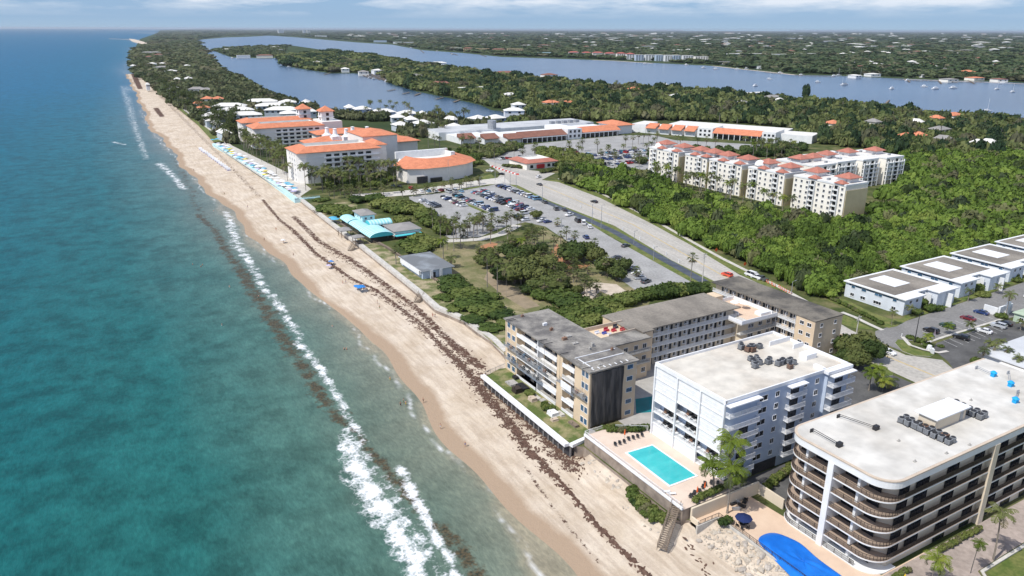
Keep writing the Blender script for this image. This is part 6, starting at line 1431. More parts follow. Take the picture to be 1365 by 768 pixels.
rpalms(30, [(402,249),(430,243),(505,238),(530,243),(530,250),(470,256),(410,258)], 8, 15, ['coco'], 'coconut palm in front of the near hotel wing, {o}', 'hotel palms', r=4.6)
rpalms(30, [(425,262),(470,258),(560,256),(640,244),(650,250),(560,262),(440,266)], 3.5, 6, ['sabal'], 'fan palm along the hotel drive by the public car park, {o}', 'drive palms', mind=4)
rpalms(16, [(545,170),(610,176),(660,190),(640,205),(570,200)], 8, 12, ['coco', 'sabal'], 'palm behind the ballroom near the shops, {o}', 'garden palms')
rpalms(44, [(640,212),(720,205),(842,192),(870,190),(1040,196),(1060,206),(890,205),(870,226),(800,228),(740,215),(680,216)], 7, 10, ['sabal', 'coco'], 'palm in the shopping car park, {o}', 'car park palms', r=2.8, mind=9)
rpalms(26, [(870,245),(1120,300),(1135,292),(1110,284),(935,236),(880,228)], 8, 12, ['coco', 'bright'], 'palm at the foot of the cream condominium blocks, {o}', 'condominium palms', r=3.6)
rpalms(18, [(990,200),(1060,205),(1045,216),(1000,210)], 8, 12, ['bright', 'sabal', 'coco'], 'palm in the gardens behind the cream condominium blocks, {o}', 'garden palms')
far_palms(150, [(230,140),(300,190),(330,205),(315,160),(275,150),(190,95),(185,85)], 8, 14, 'beachfront_palms', 'coconut palms along the beachfront gardens beyond the hotel', r=4)
rpalms(30, [(440,142),(480,147),(560,156),(620,164),(660,166),(600,174),(500,160)], 9, 15, ['coco'], 'tall palm beside the lagoon cottages, {o}', 'lagoon palms', r=3.8)
far_palms(170, [(520,108),(720,110),(1000,136),(1249,165),(1365,180),(1300,200),(1080,190),(860,158),(700,155)], 11, 16, 'island_palms', 'tall palms standing above the island woods')
rpalms(34, [(640,300),(700,305),(750,330),(800,365),(820,392),(760,405),(700,395),(660,360),(600,330),(590,318)], 5, 8, ['sabal'], 'ragged fan palm scattered through the park, {o}', 'park palms', mind=6)
rpalms(12, [(570,300),(600,322),(690,309),(700,300),(660,306),(610,312)], 6, 9, ['sabal'], 'fan palm along the park edge of the beach car park, {o}', 'park palms', mind=5)
# columnar pine by the lagoon
x, y = G(1074, 134); t = thing('pine_tree', (x, y, L), 'dark columnar pine standing alone at the lagoon edge', 'pine'); o = link('crown', tpl_mesh('crown', crown_tpl(130, 500, .12, 12, 1.), LF_F), t, (0,0,1)); o.scale = (6, 6, 19); m = MB(); m.cyl((0,0,0),(0,0,6),.4,.3); part('trunk', m, BARK, t)
# ------------------------------------------------------------------ vehicles
PAINT = {n: car_paint(n+'_paint', c) for n, c in {'white': (.78,.78,.78), 'silver': (.45,.47,.49), 'black': (.012,.012,.014), 'dark grey': (.07,.075,.08), 'dark blue': (.015,.04,.14), 'red': (.38,.015,.02), 'light blue': (.20,.36,.50), 'teal': (.02,.20,.28), 'beige': (.50,.44,.34), 'maroon': (.16,.012,.02), 'orange-red': (.70,.08,.03), 'dark green': (.02,.05,.035)}.items()}
TYRE = pm('tyre_rubber', (.02,.02,.02), (.03,.03,.03)); RIM = pm('alloy', (.45,.46,.47), rough=.3, metal=.6)
LAMPW = pm('headlight_lens', (.75,.78,.80), rough=.15); LAMPR = pm('tail_light_lens', (.40,.02,.02), rough=.2); CGL = glassm('car_glass', (.012,.015,.02), .05)
PROF = {'saloon': dict(L=4.7, W=1.82, body=[(-2.35,.35),(-2.33,.78),(-2.2,.93),(-1.45,1.0),(.95,.98),(2.0,.82),(2.32,.66),(2.35,.35)], cab=[(-1.75,.98),(-1.15,1.40),(.25,1.43),(1.15,.97)]),
        'suv': dict(L=4.7, W=1.92, body=[(-2.35,.42),(-2.36,.95),(-2.28,1.12),(-1.4,1.14),(1.0,1.12),(2.05,1.0),(2.34,.78),(2.35,.42)], cab=[(-2.22,1.1),(-1.95,1.66),(.2,1.72),(1.12,1.1)]),
        'van': dict(L=5.4, W=2.05, body=[(-2.7,.4),(-2.72,1.1),(-2.68,1.25),(-1.4,1.25),(1.5,1.22),(2.4,1.05),(2.68,.8),(2.7,.4)], cab=[(-2.62,1.23),(-2.55,2.15),(1.1,2.18),(2.0,1.2)]),
        'pickup': dict(L=5.5, W=2.0, body=[(-2.75,.5),(-2.75,1.15),(-2.7,1.2),(-.9,1.18),(1.2,1.16),(2.4,1.06),(2.72,.86),(2.75,.5)], cab=[(-.95,1.15),(-.8,1.78),(.65,1.82),(1.45,1.14)])}
def car_parts(k):
    p = PROF[k]; W = p['W']/2; bd = MB(); B_ = p['body']; n = len(B_)
    rings = []
    for s, w, dz in ((-1, .90, -.03), (-1, 1., 0), (1, 1., 0), (1, .90, -.03)):
        rings.append([(x, s*W*(w if z < .7 else w*.97), z+(dz if i not in (0, n-1) else 0)*0) for i, (x, z) in enumerate(B_)])
    rings = [[(x*.985, -W, z) for x, z in B_], [(x, -W*.86, z+(.03 if .5 < z else 0)) for x, z in B_], [(x, W*.86, z+(.03 if .5 < z else 0)) for x, z in B_], [(x*.985, W, z) for x, z in B_]]
    V = [q for r_ in rings for q in r_]
    for a in range(3): bd.add(V, [(a*n+i, a*n+(i+1) % n, (a+1)*n+(i+1) % n, (a+1)*n+i) for i in range(n)])
    bd.add(V, [tuple(range(n))[::-1], tuple(range(3*n, 4*n))])
    for sx in (-1, 1):                                    # arches
        for sy in (-1, 1): bd.cyl((sx*p['L']*.30, sy*(W-.02), .38), (sx*p['L']*.30, sy*(W+.012), .38), .41, .39, 12, 0)
    cab = MB(); C_ = p['cab']; wb, wt = W*.92, W*.74
    V = [(x, -(wb if z < C_[0][1]+.05 else wt), z) for x, z in C_]+[(x, (wb if z < C_[0][1]+.05 else wt), z) for x, z in C_]
    cab.add(V, [(0,1,5,4),(2,3,7,6),(0,4,7,3),(0,3,2,1),(4,5,6,7)], 0)
    roof = MB(); (x1, z1), (x2, z2) = C_[1], C_[2]
    roof.add([(x1-.02,-wt-.01,z1+.005),(x2+.02,-wt-.01,z2+.005),(x2+.02,wt+.01,z2+.005),(x1-.02,wt+.01,z1+.005),(x1+.12,-wt+.1,z1+.05),(x2-.12,-wt+.1,z2+.05),(x2-.12,wt-.1,z2+.05),(x1+.12,wt-.1,z1+.05)], [(4,5,6,7),(0,1,5,4),(1,2,6,5),(2,3,7,6),(3,0,4,7),(0,3,2,1)])
    for sy in (-1, 1):                                    # pillars
        for (xa, za), (xb, zb) in ((C_[0], C_[1]), (C_[3], C_[2]), (((C_[0][0]+C_[3][0])/2, C_[0][1]), ((x1+x2)/2, z1+.02))): roof.cyl((xa, sy*(wb+.005), za), (xb, sy*(wt+.005), zb), .04, n=4)
    return p, bd, cab, roof
def wheel_mb(x, y):
    m = MB(); s = 1 if y > 0 else -1; m.cyl((x, y-s*.2, .34), (x, y+s*.03, .34), .34, n=14, mi=0); m.cyl((x, y+s*.031, .34), (x, y+s*.045, .34), .2, n=10, mi=1); return m
CARM, CARP = {}, {}
for k in PROF:
    p, bd, cab, roof = car_parts(k); W = p['W']/2; o = MB()
    for src, mi in ((bd, 0), (cab, 1), (roof, 0)): o.add(src.v, src.f, mi)
    for sx in (-1, 1):
        for sy in (-1, 1): w = wheel_mb(sx*p['L']*.30, sy*(W-.02)); o.add(w.v, w.f[:], 2)
    for sy in (-1, 1): o.box(p['L']/2-.02, p['L']/2+.01, sy*W*.62-.17, sy*W*.62+.17, .66, .78, 3); o.box(-p['L']/2-.02, -p['L']/2+.02, sy*W*.66-.15, sy*W*.66+.15, .74, .88, 4)
    CARM[k] = o.mesh('parked_car', [PAINT['white'], CGL, TYRE, LAMPW, LAMPR]); CARP[k] = (p, bd, cab, roof)
    bdm = MB(); bdm.add(bd.v, bd.f); bdm.add(roof.v, roof.f)
    CARP[k] = (p, bdm.mesh('body', [PAINT['white']]), cab.mesh('windows', [CGL]), [wheel_mb(sx*p['L']*.30, sy*(W-.02)).mesh('wheel', [TYRE, RIM]) for sx in (-1, 1) for sy in (-1, 1)],
               [(lambda m, sy: (m.box(p['L']/2-.03, p['L']/2+.01, sy*W*.62-.18, sy*W*.62+.18, .66, .79), m)[1])(MB(), sy).mesh('headlight', [LAMPW]) for sy in (-1, 1)], [(lambda m, sy: (m.box(-p['L']/2-.02, -p['L']/2+.03, sy*W*.66-.15, sy*W*.66+.15, .74, .9), m)[1])(MB(), sy).mesh('tail_light', [LAMPR]) for sy in (-1, 1)])
def setmat(o, m, i=0): o.material_slots[i].link = 'OBJECT'; o.material_slots[i].material = m
def car(x, y, rz, colr, kind, where, group='parked cars', z=L+.06, detail=False, label=None, name='parked_car'):
    lab = label or f'{colr} {kind} {where}, {{o}}'
    if not detail:
        o = link(name, CARM[kind], None, (x, y, z), rz); setmat(o, PAINT[colr]); return tag(o, lab, 'car' if kind != 'van' else 'van', group, at=(x, y, z))
    p, b, c, ws, hl, tl = CARP[kind]; t = thing(name, (x, y, z), lab, 'car' if kind != 'van' else 'van', group, rz=rz)
    if lab in AUTO: AUTO[lab][-1] = (t, (x, y, z))
    o = link('body', b, t); setmat(o, PAINT[colr]); link('windows', c, t)
    for w in ws: link('wheel', w, t)
    for w in hl: link('headlight', w, t)
    for w in tl: link('tail_light', w, t)
    return t
random.seed(33)
CC = ['white']*7+['silver']*4+['black']*4+['dark grey']*3+['dark blue']*4+['red']*2+['light blue','teal','beige','maroon']
CK = ['saloon']*5+['suv']*5+['van','pickup']
def row(x, y0, y1, where, p=.93, sp=2.75, rz0=0, jit=.3, over=None):
    y = y0; i = 0
    while y < y1:
        if random.random() < p: car(x+random.uniform(-jit, jit), y+random.uniform(-.12,.12), rz0+random.choice((0, math.pi))+random.uniform(-.03,.03), random.choice(CC), random.choice(CK), where)
        y += sp
row(166.0, 366, 386, 'parked in the row nearest the sea grape thicket', .9)
row(179.5, 361, 388, 'parked on the sea side of the first grass island'); row(187.9, 343, 388, 'parked on the road side of the first grass island')
row(201.4, 338, 393, 'parked on the sea side of the packed double row'); row(206.8, 336, 393, 'parked on the road side of the packed double row')
row(223.5, 356, 402, 'parked in the row beside the blue-grey path', .95)
row(157, 346, 359, 'parked at the palm end of the beach lot', .5); row(192, 314, 327, 'parked by the white trailer in the beach lot', .75)
for px, py, c, k, rz in [(741,280,'dark grey','van',1.2),(752,281,'dark grey','suv',1.2),(759,288,'white','pickup',.3),(770,296,'black','van',1.3),(778,299,'white','van',1.0),(786,304,'white','suv',1.1),(834,329,'dark grey','saloon',.2),(722,296,'white','pickup',.2),(730,297,'dark blue','saloon',.1),(699,286,'white','van',.1),(781,318,'dark blue','suv',1.3),(726,271,'dark grey','suv',1.4)]:
    x, y = G(px, py, L); car(x, y, rz, c, k, 'standing loose along the west side of the beach lot')
for px, py, c in [(829,351,'dark blue'),(832,356,'dark blue'),(836,361,'black'),(845,359,'silver'),(849,366,'white'),(853,372,'silver'),(822,345,'dark grey')]:
    x, y = G(px, py, L); car(x, y, 2.9, c, 'saloon', 'under trees at the near end of the beach lot', detail=True)
x, y = G(861, 377, L); car(x, y, .25, 'dark grey', 'suv', '', detail=True, label='dark grey suv nearest the camera in the beach parking lot')
for px, py in [(562,256),(571,256),(580,256),(588,255),(598,257),(606,256),(615,256),(548,252),(533,250),(524,249)]:
    x, y = G(px, py, L); car(x, y, 1.5+random.uniform(-.2,.2), random.choice(CC), random.choice(CK), 'parked along the drive below the ballroom')
# shopping car park
sheet('shopping_car_park', [(640,212),(672,196),(700,193),(752,187.5),(830,180.5),(870,180),(900,187),(960,190),(1030,194),(1060,203),(975,203),(905,200),(885,208),(868,222),(862,234),(838,237),(790,226),(760,219),(700,215),(668,219)], ZL+.055, LOTA)
LOTP = pxp([(652,212),(700,197),(752,191),(830,184),(868,184),(884,196),(868,214),(858,228),(800,220),(760,213),(720,203),(700,212),(672,215)])
PALMXY = [o.location.to_2d() for o in bpy.data.objects if o.name.startswith('palm_tree')]
tot = 0
for q, y in enumerate((428,433.2,448,453.2,468,473.2,488,493.2,507,512.2,527,532)):
    x = 255
    while x < 452 and tot < 118:
        if inpoly([x], [y], LOTP)[0] and random.random() < .74 and not any(inpoly([x],[y],e)[0] for e in EXC):
            car(x, y+random.uniform(-.3,.3), math.pi/2+random.choice((0, math.pi)), random.choice(CC), random.choice(CK), 'in the shopping car park, row %s from the road' % ['one','one','two','two','three','three','four','four','five','five','six','six'][q], 'cars in the shopping car park'); tot += 1
        x += 3.0
# cars on the roads and in the street
for px, py, c, k, rz, lab in [(969,368,'orange-red','suv',math.pi/2+.05,'bright orange-red car driving on the coast road near the grey roof'),(792,270,'black','saloon',1.75,'black car driving alone on the coast road'),(718,237,'white','suv',.5,'white car turning at the road junction'),(719,247,'dark grey','saloon',1.6,'dark car with pale roof waiting in the junction'),(668,233,'black','saloon',2.2,'black car in the queue by the red and white barriers'),(653,229,'white','pickup',2.2,'white pickup in the queue by the red and white barriers')]:
    x, y = G(px, py, L+.06); car(x, y, rz, c, k, '', 'cars on the roads', detail=py > 250, label=lab, name='car')
sx = 90
for x, y, c, k, rz, lab in [(201.3,122.4,'white','saloon',-math.pi/2+.02,'white patrol car with blue stripes driving past the street corner'),(228.7,126.1,'black','suv',math.pi/2+.1,'black suv first in the parking bays off the side street'),(237.3,126,'dark green','suv',math.pi/2+.12,'dark green car second in the parking bays off the side street'),(250,126.6,'maroon','saloon',math.pi/2+.1,'dark red car in the parking bays beside a small palm'),(259.6,127.6,'dark blue','saloon',math.pi/2+.1,'dark blue car next to the white boundary wall'),(231.6,119.3-1.2,'black','suv',math.pi/2+.15,'black suv parked nearest the corner in the dark lot'),(243.4,117.6,'white','saloon',math.pi/2+.15,'white car parked in the middle of the dark lot'),(252.0,117.8,'silver','suv',math.pi/2+.15,'silver suv parked near the shrubs of the dark lot'),(255.8,118,'black','saloon',math.pi/2+.1,'black car half hidden at the back of the dark lot'),(292,128.6,'white','saloon',.0,'white car at the right edge of the side street'),(161,93.2,'dark grey','saloon',0,'grey car in the shaded driveway between the condominiums'),(152,110,'white','suv',1.57,'white suv behind the pale blue condominium'),(160,110,'red','saloon',1.57,'red car behind the pale blue condominium')]:
    car(x, y, rz, c, k, '', 'cars near the condominiums', detail=True, label=lab, name='car')
pc = [o for o in bpy.data.objects if o.get('label', '').startswith('white patrol car')][0]
m = MB(); m.box(-1.9, 1.7, -.925, -.915, .62, .8); m.box(-1.9, 1.7, .915, .925, .62, .8); part('stripe', m, PAINT['dark blue'], pc); m = MB(); m.box(-.6,-.35,-.5,.5,1.47,1.56); part('light_bar', m, PAINT['dark blue'], pc)
# works vehicles and barriers at the road side behind the dark roof
for px, py, k, c, lab in [(1001,368,'van','white','white works van at the roadside behind the dark patched roof'),(1008,371,'pickup','white','white pickup with tools behind the dark patched roof'),(1015,373,'pickup','dark grey','grey works pickup behind the dark patched roof')]:
    x, y = G(px, py, L+.1); car(x, y, math.pi/2, c, k, '', 'works vehicles', detail=True, label=lab, name='works_vehicle')
ORB = pm('orange_plastic', (.75,.13,.03)); RW = pm('red_barrier', (.65,.10,.08))
def barrel(x, y, lab, grp, z=L+.06):
    m = MB(); m.lathe([(.3,0),(.3,.08),(.24,.08),(.22,.5),(.2,.95),(.02,.98)], n=10, mi=0); m.lathe([(.232,.38),(.226,.52)], n=10, mi=1); m.lathe([(.218,.68),(.212,.8)], n=10, mi=1)
    o = m.build('traffic_barrel', [ORB, WHD], loc=(x, y, z)); tag(o, lab, 'traffic barrel', grp, at=(x, y, z))
for i in range(12):
    x, y = G(1022+i*3.0, 376+i*1.45, L); barrel(x+random.uniform(-.6,.6), y, 'orange and white traffic barrel stored at the roadside, {o}', 'stored traffic barrels')
for i in range(16):
    x, y = G(655+i*2.3, 222+i*.75, L)
    m = MB(); m.box(-1.1,1.1,-.25,.25,0,.25); m.box(-1.1,1.1,-.16,.16,.25,.95); o = m.build('barrier', [RW if i % 2 else WHD], loc=(x, y, L+.06)); o.rotation_euler.z = 2.3; tag(o, ('red' if i % 2 else 'white')+' plastic barrier at the road junction, {o}', 'barrier', 'junction barriers', at=(x, y, 1))
for px, py, lab in [(866,297,'first, far orange diamond road sign beside the coast road wood'),(952,339,'middle orange diamond road sign beside the coast road wood'),(990,358,'nearest orange diamond road sign beside the coast road wood')]:
    x, y = G(px, py, L); t = thing('road_sign', (x+1, y, L), lab, 'road sign', 'orange road signs', rz=0)
    m = MB(); m.cyl((0,0,0),(0,0,2.6),.05,n=6); part('post', m, STEEL, t); m = MB(); m.add([(0,-.06,.9),(.95,-.06,1.85),(0,-.06,2.8),(-.95,-.06,1.85),(0,-.09,.9),(.95,-.09,1.85),(0,-.09,2.8),(-.95,-.09,1.85)], [(0,1,2,3),(7,6,5,4),(0,4,5,1),(1,5,6,2),(2,6,7,3),(3,7,4,0)]); part('panel', m, ORB, t)
# lamp posts and utility poles
def lamp(bx, by, ty, lab, style='lamp', mat=STEEL, grp='lamp posts'):
    x, y = G(bx, by, L); h = max(5, Zat(bx, ty, x, y)-L); t = thing('street_lamp' if style == 'lamp' else 'utility_pole', (x, y, L), lab, 'street lamp' if style == 'lamp' else 'utility pole', grp)
    if lab in AUTO: AUTO[lab][-1] = (t, (x, y, L))
    m = MB(); m.cyl((0,0,0),(0,0,h),.16,.09,8) if style == 'lamp' else m.cyl((0,0,0),(0,0,h),.2,.13,8); part('pole', m, mat, t)
    if style == 'lamp': m = MB(); m.cyl((0,0,h-.1),(1.3,0,h+.15),.05,n=6); m.box(1.1,1.8,-.14,.14,h+.1,h+.22); part('lamp_head', m, mat, t)
    else:
        m = MB(); m.box(-1.2,1.2,-.07,.07,h-.7,h-.55); m.box(-.9,.9,-.06,.06,h-1.6,h-1.48); part('crossarm', m, mat, t)
        for s in (-1,-.4,.5,1): m = MB(); m.cyl((s,0,h-.54),(s,0,h-.3),.06,.04,6); part('insulator', m, WHD, t)
    return t
lamp(1219,456.5,418,'tall black street lamp on the grass corner island', mat=BLK); lamp(1139,460,420,'pale utility pole rising from the trees by the street', 'u', CONL); lamp(935.6,382,337,'grey utility pole beside the tall lone fan palm', 'u', CONL)
for bx, by, ty in [(801,306,274),(789,298,272),(723,270,246),(688,253,229),(680,252,222),(748,305,297),(693,296,270),(640,262,236),(660,240,215),(598,244,213),(673,243,225),(1053,405,375),(871,347,330),(845,325,308)]: lamp(bx, by, ty, 'slim grey lamp post beside the coast road and car parks, {o}')
for px, py in [(790,285),(810,296),(830,307),(853,320),(871,331),(888,340),(905,350),(774,277),(757,268)]:
    x, y = G(px, py, L); m = MB(); m.box(-.14,.14,-.14,.14,0,1.3,0); m.box(-.16,.16,-.16,.16,1.3,1.4,0); o = m.build('marker_post', [WHD], loc=(x, y, L)); tag(o, 'short white post on the verge of the blue-grey path, {o}', 'post', 'verge posts', at=(x, y, L))
for x, y, h in ((213.5,118,.6),(217.3,128.6,.8)): m = MB(); m.cyl((0,0,0),(0,0,h),.12,.1,8); m.lathe([(.14,h),(.1,h+.15),(.01,h+.2)], n=8); o = m.build('hydrant', [WHD], loc=(x, y, L+.1)); tag(o, 'small white hydrant near the grass corner island, {o}', 'hydrant', 'hydrants', at=(x, y, L))
x, y = G(1244, 452, L); t = thing('flag_banner', (x, y, L), 'pink and white feather banner beside the black parked suv', 'flag'); m = MB(); m.cyl((0,0,0),(0,0,3.4),.03,n=5); part('pole', m, STEEL, t); m = MB(); m.add([(.03,0,.9),(.9,0,1.1),(.55,0,2.6),(.03,0,3.4),(.03,.03,.9),(.9,.03,1.1),(.55,.03,2.6),(.03,.03,3.4)], [(0,1,2,3),(7,6,5,4),(0,4,5,1),(1,5,6,2),(2,6,7,3)]); part('banner', m, pm('pink_cloth', (.70,.30,.38), (.75,.7,.7), 1.5), t)
m = MB(); m.box(-1.6,-.2,-.3,.3,0,1.5); m.box(-.3,.6,-.25,.25,0,.9); m.lathe([(.7,0),(.75,.8),(.6,1.5),(.05,1.7)], (1.5,0,0), 10); o = m.build('monument_sign', [WHT], loc=(213.6, 116.6, L+.1)); o.rotation_euler.z = .9; tag(o, 'white sculpted sign base on the corner of the dark lot', 'sign')

# ------------------------------------------------------------------ deck furniture
def lounger_mesh():
    m = MB(); m.box(-.3,.3,-.95,.35,.28,.34,0); m.add([(-.3,.35,.3),(.3,.35,.3),(.3,.95,.7),(-.3,.95,.7),(-.3,.35,.36),(.3,.35,.36),(.3,.95,.76),(-.3,.95,.76)], [(3,2,1,0),(4,5,6,7),(0,1,5,4),(1,2,6,5),(2,3,7,6),(3,0,4,7)], 0)
    for x in (-.26,.26):
        for y in (-.8,.3): m.box(x-.03,x+.03,y-.03,y+.03,0,.28,1)
    return m
LM = {'dark': lounger_mesh().mesh('sun_lounger', [BLK, STEEL]), 'white': lounger_mesh().mesh('sun_lounger', [WHD, WHD])}
def lounger(x, y, z, rz, c, lab, grp): o = link('sun_lounger', LM[c], None, (x, y, z), rz); tag(o, lab, 'sun lounger', grp, at=(x, y, z))
for i in range(7): x, y = G(760+(270+i*27)/4.517, 540+(240-i*8+(i > 2)*(-8))/4.517, 3.45); lounger(x, y, 3.42, 2.5, 'dark', 'dark sun lounger in the far row beside the turquoise pool, {o}', 'pool loungers')
for x, y, rz in [(97.6,92.9+1.4,2.2),(98.9,94.2,2.3),(100.6,95.0,2.2),(101.8,95.6,2.4),(103.2,96.2-.9,2.2),(96.2,93.9,2.1),(104.2,94.4,2.3)]: lounger(x, y, 3.42, rz, 'dark', 'dark sun lounger beside the palms near the pool, {o}', 'pool loungers')
for x, y in [(92.9,97.5),(93.4,96.4)]: lounger(x, y, 3.42, 1.2, 'white', 'white chair by the parapet of the turquoise pool deck, {o}', 'deck chairs')
UM = {}
def umbrella(x, y, z, colm, lab, r=1.5, h=2.3, closed=False, grp='umbrellas', name='umbrella', tilt=0):
    t = thing(name, (x, y, z), lab, 'umbrella', grp, rz=random.uniform(0, 3))
    if lab in AUTO: AUTO[lab][-1] = (t, (x, y, z))
    key = (colm.name, r, h, closed)
    if key not in UM:
        a = MB(); a.cyl((0,0,0),(0,0,h),.03,n=6); b = MB()
        if closed: b.lathe([(.06,h-1.5),(.2,h-1.3),(.14,h-.5),(.02,h+.05)], n=8)
        else: b.lathe([(r,h-.55),(r*.98,h-.48),(r*.5,h-.18),(.03,h+.05)], n=8); b.lathe([(r,h-.55),(r*.5,h-.24),(.03,h-.02)], n=8)
        UM[key] = (a.mesh('pole', [STEEL]), b.mesh('canopy', [colm]))
    link('pole', UM[key][0], t); link('canopy', UM[key][1], t); t.rotation_euler.x = tilt; return t
for px, py in [(832.5,584),(1,1),(1,1)][:1]: umbrella(*G(px, py, 3.45), 3.42, ORB, 'closed orange umbrella at the far end of the turquoise pool deck', closed=True)
for px, py in [(929,661),(939,655)]: umbrella(*G(px, py, 3.45), 3.42, ORB, 'closed orange umbrella beside the near loungers, {o}', closed=True)
NAVY = pm('navy_canvas', (.012,.025,.10)); 
ux, uy = G(990, 702, .8); umbrella(ux, uy, L+.03, NAVY, 'dark blue umbrella over a table on the peach terrace', 1.7, 2.6)
t = thing('patio_table', (ux, uy+.05, L+.03), 'dark round patio table under the dark blue umbrella', 'table'); m = MB(); m.cyl((0,0,.7),(0,0,.74),.6,n=14); part('table_top', m, BLK, t); 
for a in (0, 2.1, 4.2): m = MB(); m.cyl((.5*math.cos(a),.5*math.sin(a),0),(.2*math.cos(a),.2*math.sin(a),.7),.03,n=5); part('leg', m, BLK, t)
def chair_mesh(mt):
    m = MB(); m.box(-.25,.25,-.25,.25,.4,.46); m.box(-.25,.25,.2,.26,.46,.95)
    for x in (-.22,.22):
        for y in (-.22,.22): m.box(x-.025,x+.025,y-.025,y+.025,0,.4)
    return m.mesh('patio_chair', [mt])
CH = chair_mesh(BLK)
for i in range(5): a = i*1.256; o = link('patio_chair', CH, None, (ux+1.05*math.cos(a), uy+1.05*math.sin(a), L+.03), a-math.pi/2); tag(o, 'dark patio chair round the table under the dark blue umbrella, {o}', 'chair', 'patio chairs', at=(ux+math.cos(a), uy, 1))
for i, (px, py) in enumerate([(977,672),(983,669),(989,675),(981,679),(993,669)]): x, y = G(px, py, .8); m = MB(); m.box(-.75,.75,-.4,.4,.1,.42); m.box(-.75,.75,.25,.42,.42,.8); m.box(-.75,-.6,-.4,.4,.42,.6); o = m.build('patio_sofa', [STEEL if i % 2 else BLK], loc=(x, y, L+.03)); o.rotation_euler.z = .9*i; tag(o, 'grey padded patio sofa under the palm shadow on the peach terrace, {o}', 'sofa', 'patio sofas', at=(x, y, 1))
x, y = 113.2, 58.6; t = umbrella(x, y, L+.03, pm('yellow_canvas', (.85,.60,.02)), 'closed yellow umbrella at the foot of the curved condominium', closed=True); 
m = MB(); m.box(-.5,.5,-.3,.3,0,.8); o = m.build('towel_cart', [RW], loc=(112.0, 58.9, L+.03)); tag(o, 'red towel cart beside the closed yellow umbrella', 'cart')

# rocks
ROCKM = []
ROC = pm('pale_rock', (.52,.46,.38), (.36,.31,.25), 1.2, .95, bstr=.5); ROCG = pm('grey_rock', (.50,.45,.39), (.33,.29,.25), 1.2, .95, bstr=.5)
for i in range(6):
    m = MB(); r_ = random.Random(i); vs = []; n1, n2 = 7, 5
    for b in range(n2+1):
        for a in range(n1): k = r_.uniform(.72, 1.15) if 0 < b < n2 else 1; ph = math.pi*b/n2; th = 2*math.pi*a/n1; vs.append((k*math.sin(ph)*math.cos(th), k*math.sin(ph)*math.sin(th)*.8, .62*k*math.cos(ph)))
    m.add(vs, [(b*n1+a, (b+1)*n1+a, (b+1)*n1+(a+1) % n1, b*n1+(a+1) % n1) for b in range(n2) for a in range(n1)]); ROCKM.append(m.mesh('rock', [ROC if i % 2 else ROCG]))
random.seed(9)
def rocks(n, fn, lo, hi, lab, grp):
    for i in range(n):
        x, y, z = fn(); s = lo+(hi-lo)*random.random()**2; o = link('rock', random.choice(ROCKM), None, (x, y, z+s*.15), random.uniform(0, 6), (s, s*random.uniform(.7,1), s*random.uniform(.7,1.1))); tag(o, lab, 'rock', grp, at=(x, y, z))
def f1(): y = random.uniform(52, 87.9); t = random.random()**1.3; return 98.6-t*6.0, y, .35-t*1.7
def f2(): y = random.uniform(103, 121); t = random.random(); return 91.3-t*3.0*(1 if y > 108 else .6), y, -.7-t*.7
def f3(): y = random.uniform(92, 104); return random.uniform(86.6, 88.6), y, -1.45
rocks(190, f1, .25, .95, 'pale boulder in the rock slope below the curved condominium terrace, {o}', 'terrace boulders')
rocks(60, f2, .3, 1.05, 'sand-coloured boulder at the foot of the turquoise pool deck, {o}', 'pool deck boulders'); rocks(26, f3, .15, .4, 'small stone on the sand beside the creeping shrubs, {o}', 'loose stones')
def rubble(name, fn, n, lo, hi, lab):
    V0 = [np.array([v.co for v in me.vertices]) for me in ROCKM]; F0 = [np.array([list(p.vertices) for p in me.polygons]) for me in ROCKM]; Vs, Fs, off = [], [], 0
    for i in range(n):
        k = random.randrange(6); x, y, z = fn(); s = random.uniform(lo, hi); a = random.uniform(0, 6); c, q = math.cos(a), math.sin(a); v = V0[k]*s
        Vs.append(np.stack([v[:,0]*c-v[:,1]*q+x, v[:,0]*q+v[:,1]*c+y, v[:,2]+z], 1)); Fs.append(F0[k]+off); off += len(v)
    o = link(name, np_mesh(name, np.vstack(Vs), np.vstack(Fs), [ROC])); o['kind'] = 'stuff'; o['label'] = lab
rubble('rubble', f1, 900, .08, .3, 'small pale stones among the boulders below the terrace'); rubble('shore_rubble', f2, 400, .07, .25, 'small stones among the boulders of the pool deck')
# seaweed clumps lying on the sand, raised
def weed(px, wid, n):
    pts = [G(a, b, -1.5) for a, b in px]; out = []
    for i in range(n):
        t = random.uniform(0, len(pts)-1.001); k = int(t); f = t-k; w = wid[k]+(wid[k+1]-wid[k])*f; x = pts[k][0]+(pts[k+1][0]-pts[k][0])*f; y = pts[k][1]+(pts[k+1][1]-pts[k][1])*f
        out.append((x+random.gauss(0, w*.5), y+random.gauss(0, w*.4)))
        while math.sin(out[-1][0]*1.9+out[-1][1]*.7)+math.sin(out[-1][1]*1.3-out[-1][0]*.6)+.8*math.sin(out[-1][1]*3.1+out[-1][0]*2.2) < random.uniform(-.9, .9): out[-1] = (x+random.gauss(0, w*.55), y+random.gauss(0, w*1.2))
    return out
bs = bpy.data.objects['beach_sand']; 
def sandz(x, y):
    xw = wallx(y)+.35; xsh = float(np.interp(y, [p[1] for p in SHORE][:15], [p[0] for p in SHORE][:15])); d = x-xsh+1.5*math.sin(y*.055)+.7*math.sin(y*.17+1)+1.6*math.sin(y*.021+2)
    z = float(np.interp(d, [-9, 0, 4, 14, 34], [SEA-.9, SEA, SEA+.28, SEA+.9, SEA+2.3])); 
    if 123.5 < y < 168.6: z = min(z, SEA+1.15)
    if y < 122: z += max(0, min(1, 1-(xw-x)/7.))*1.6
    return z
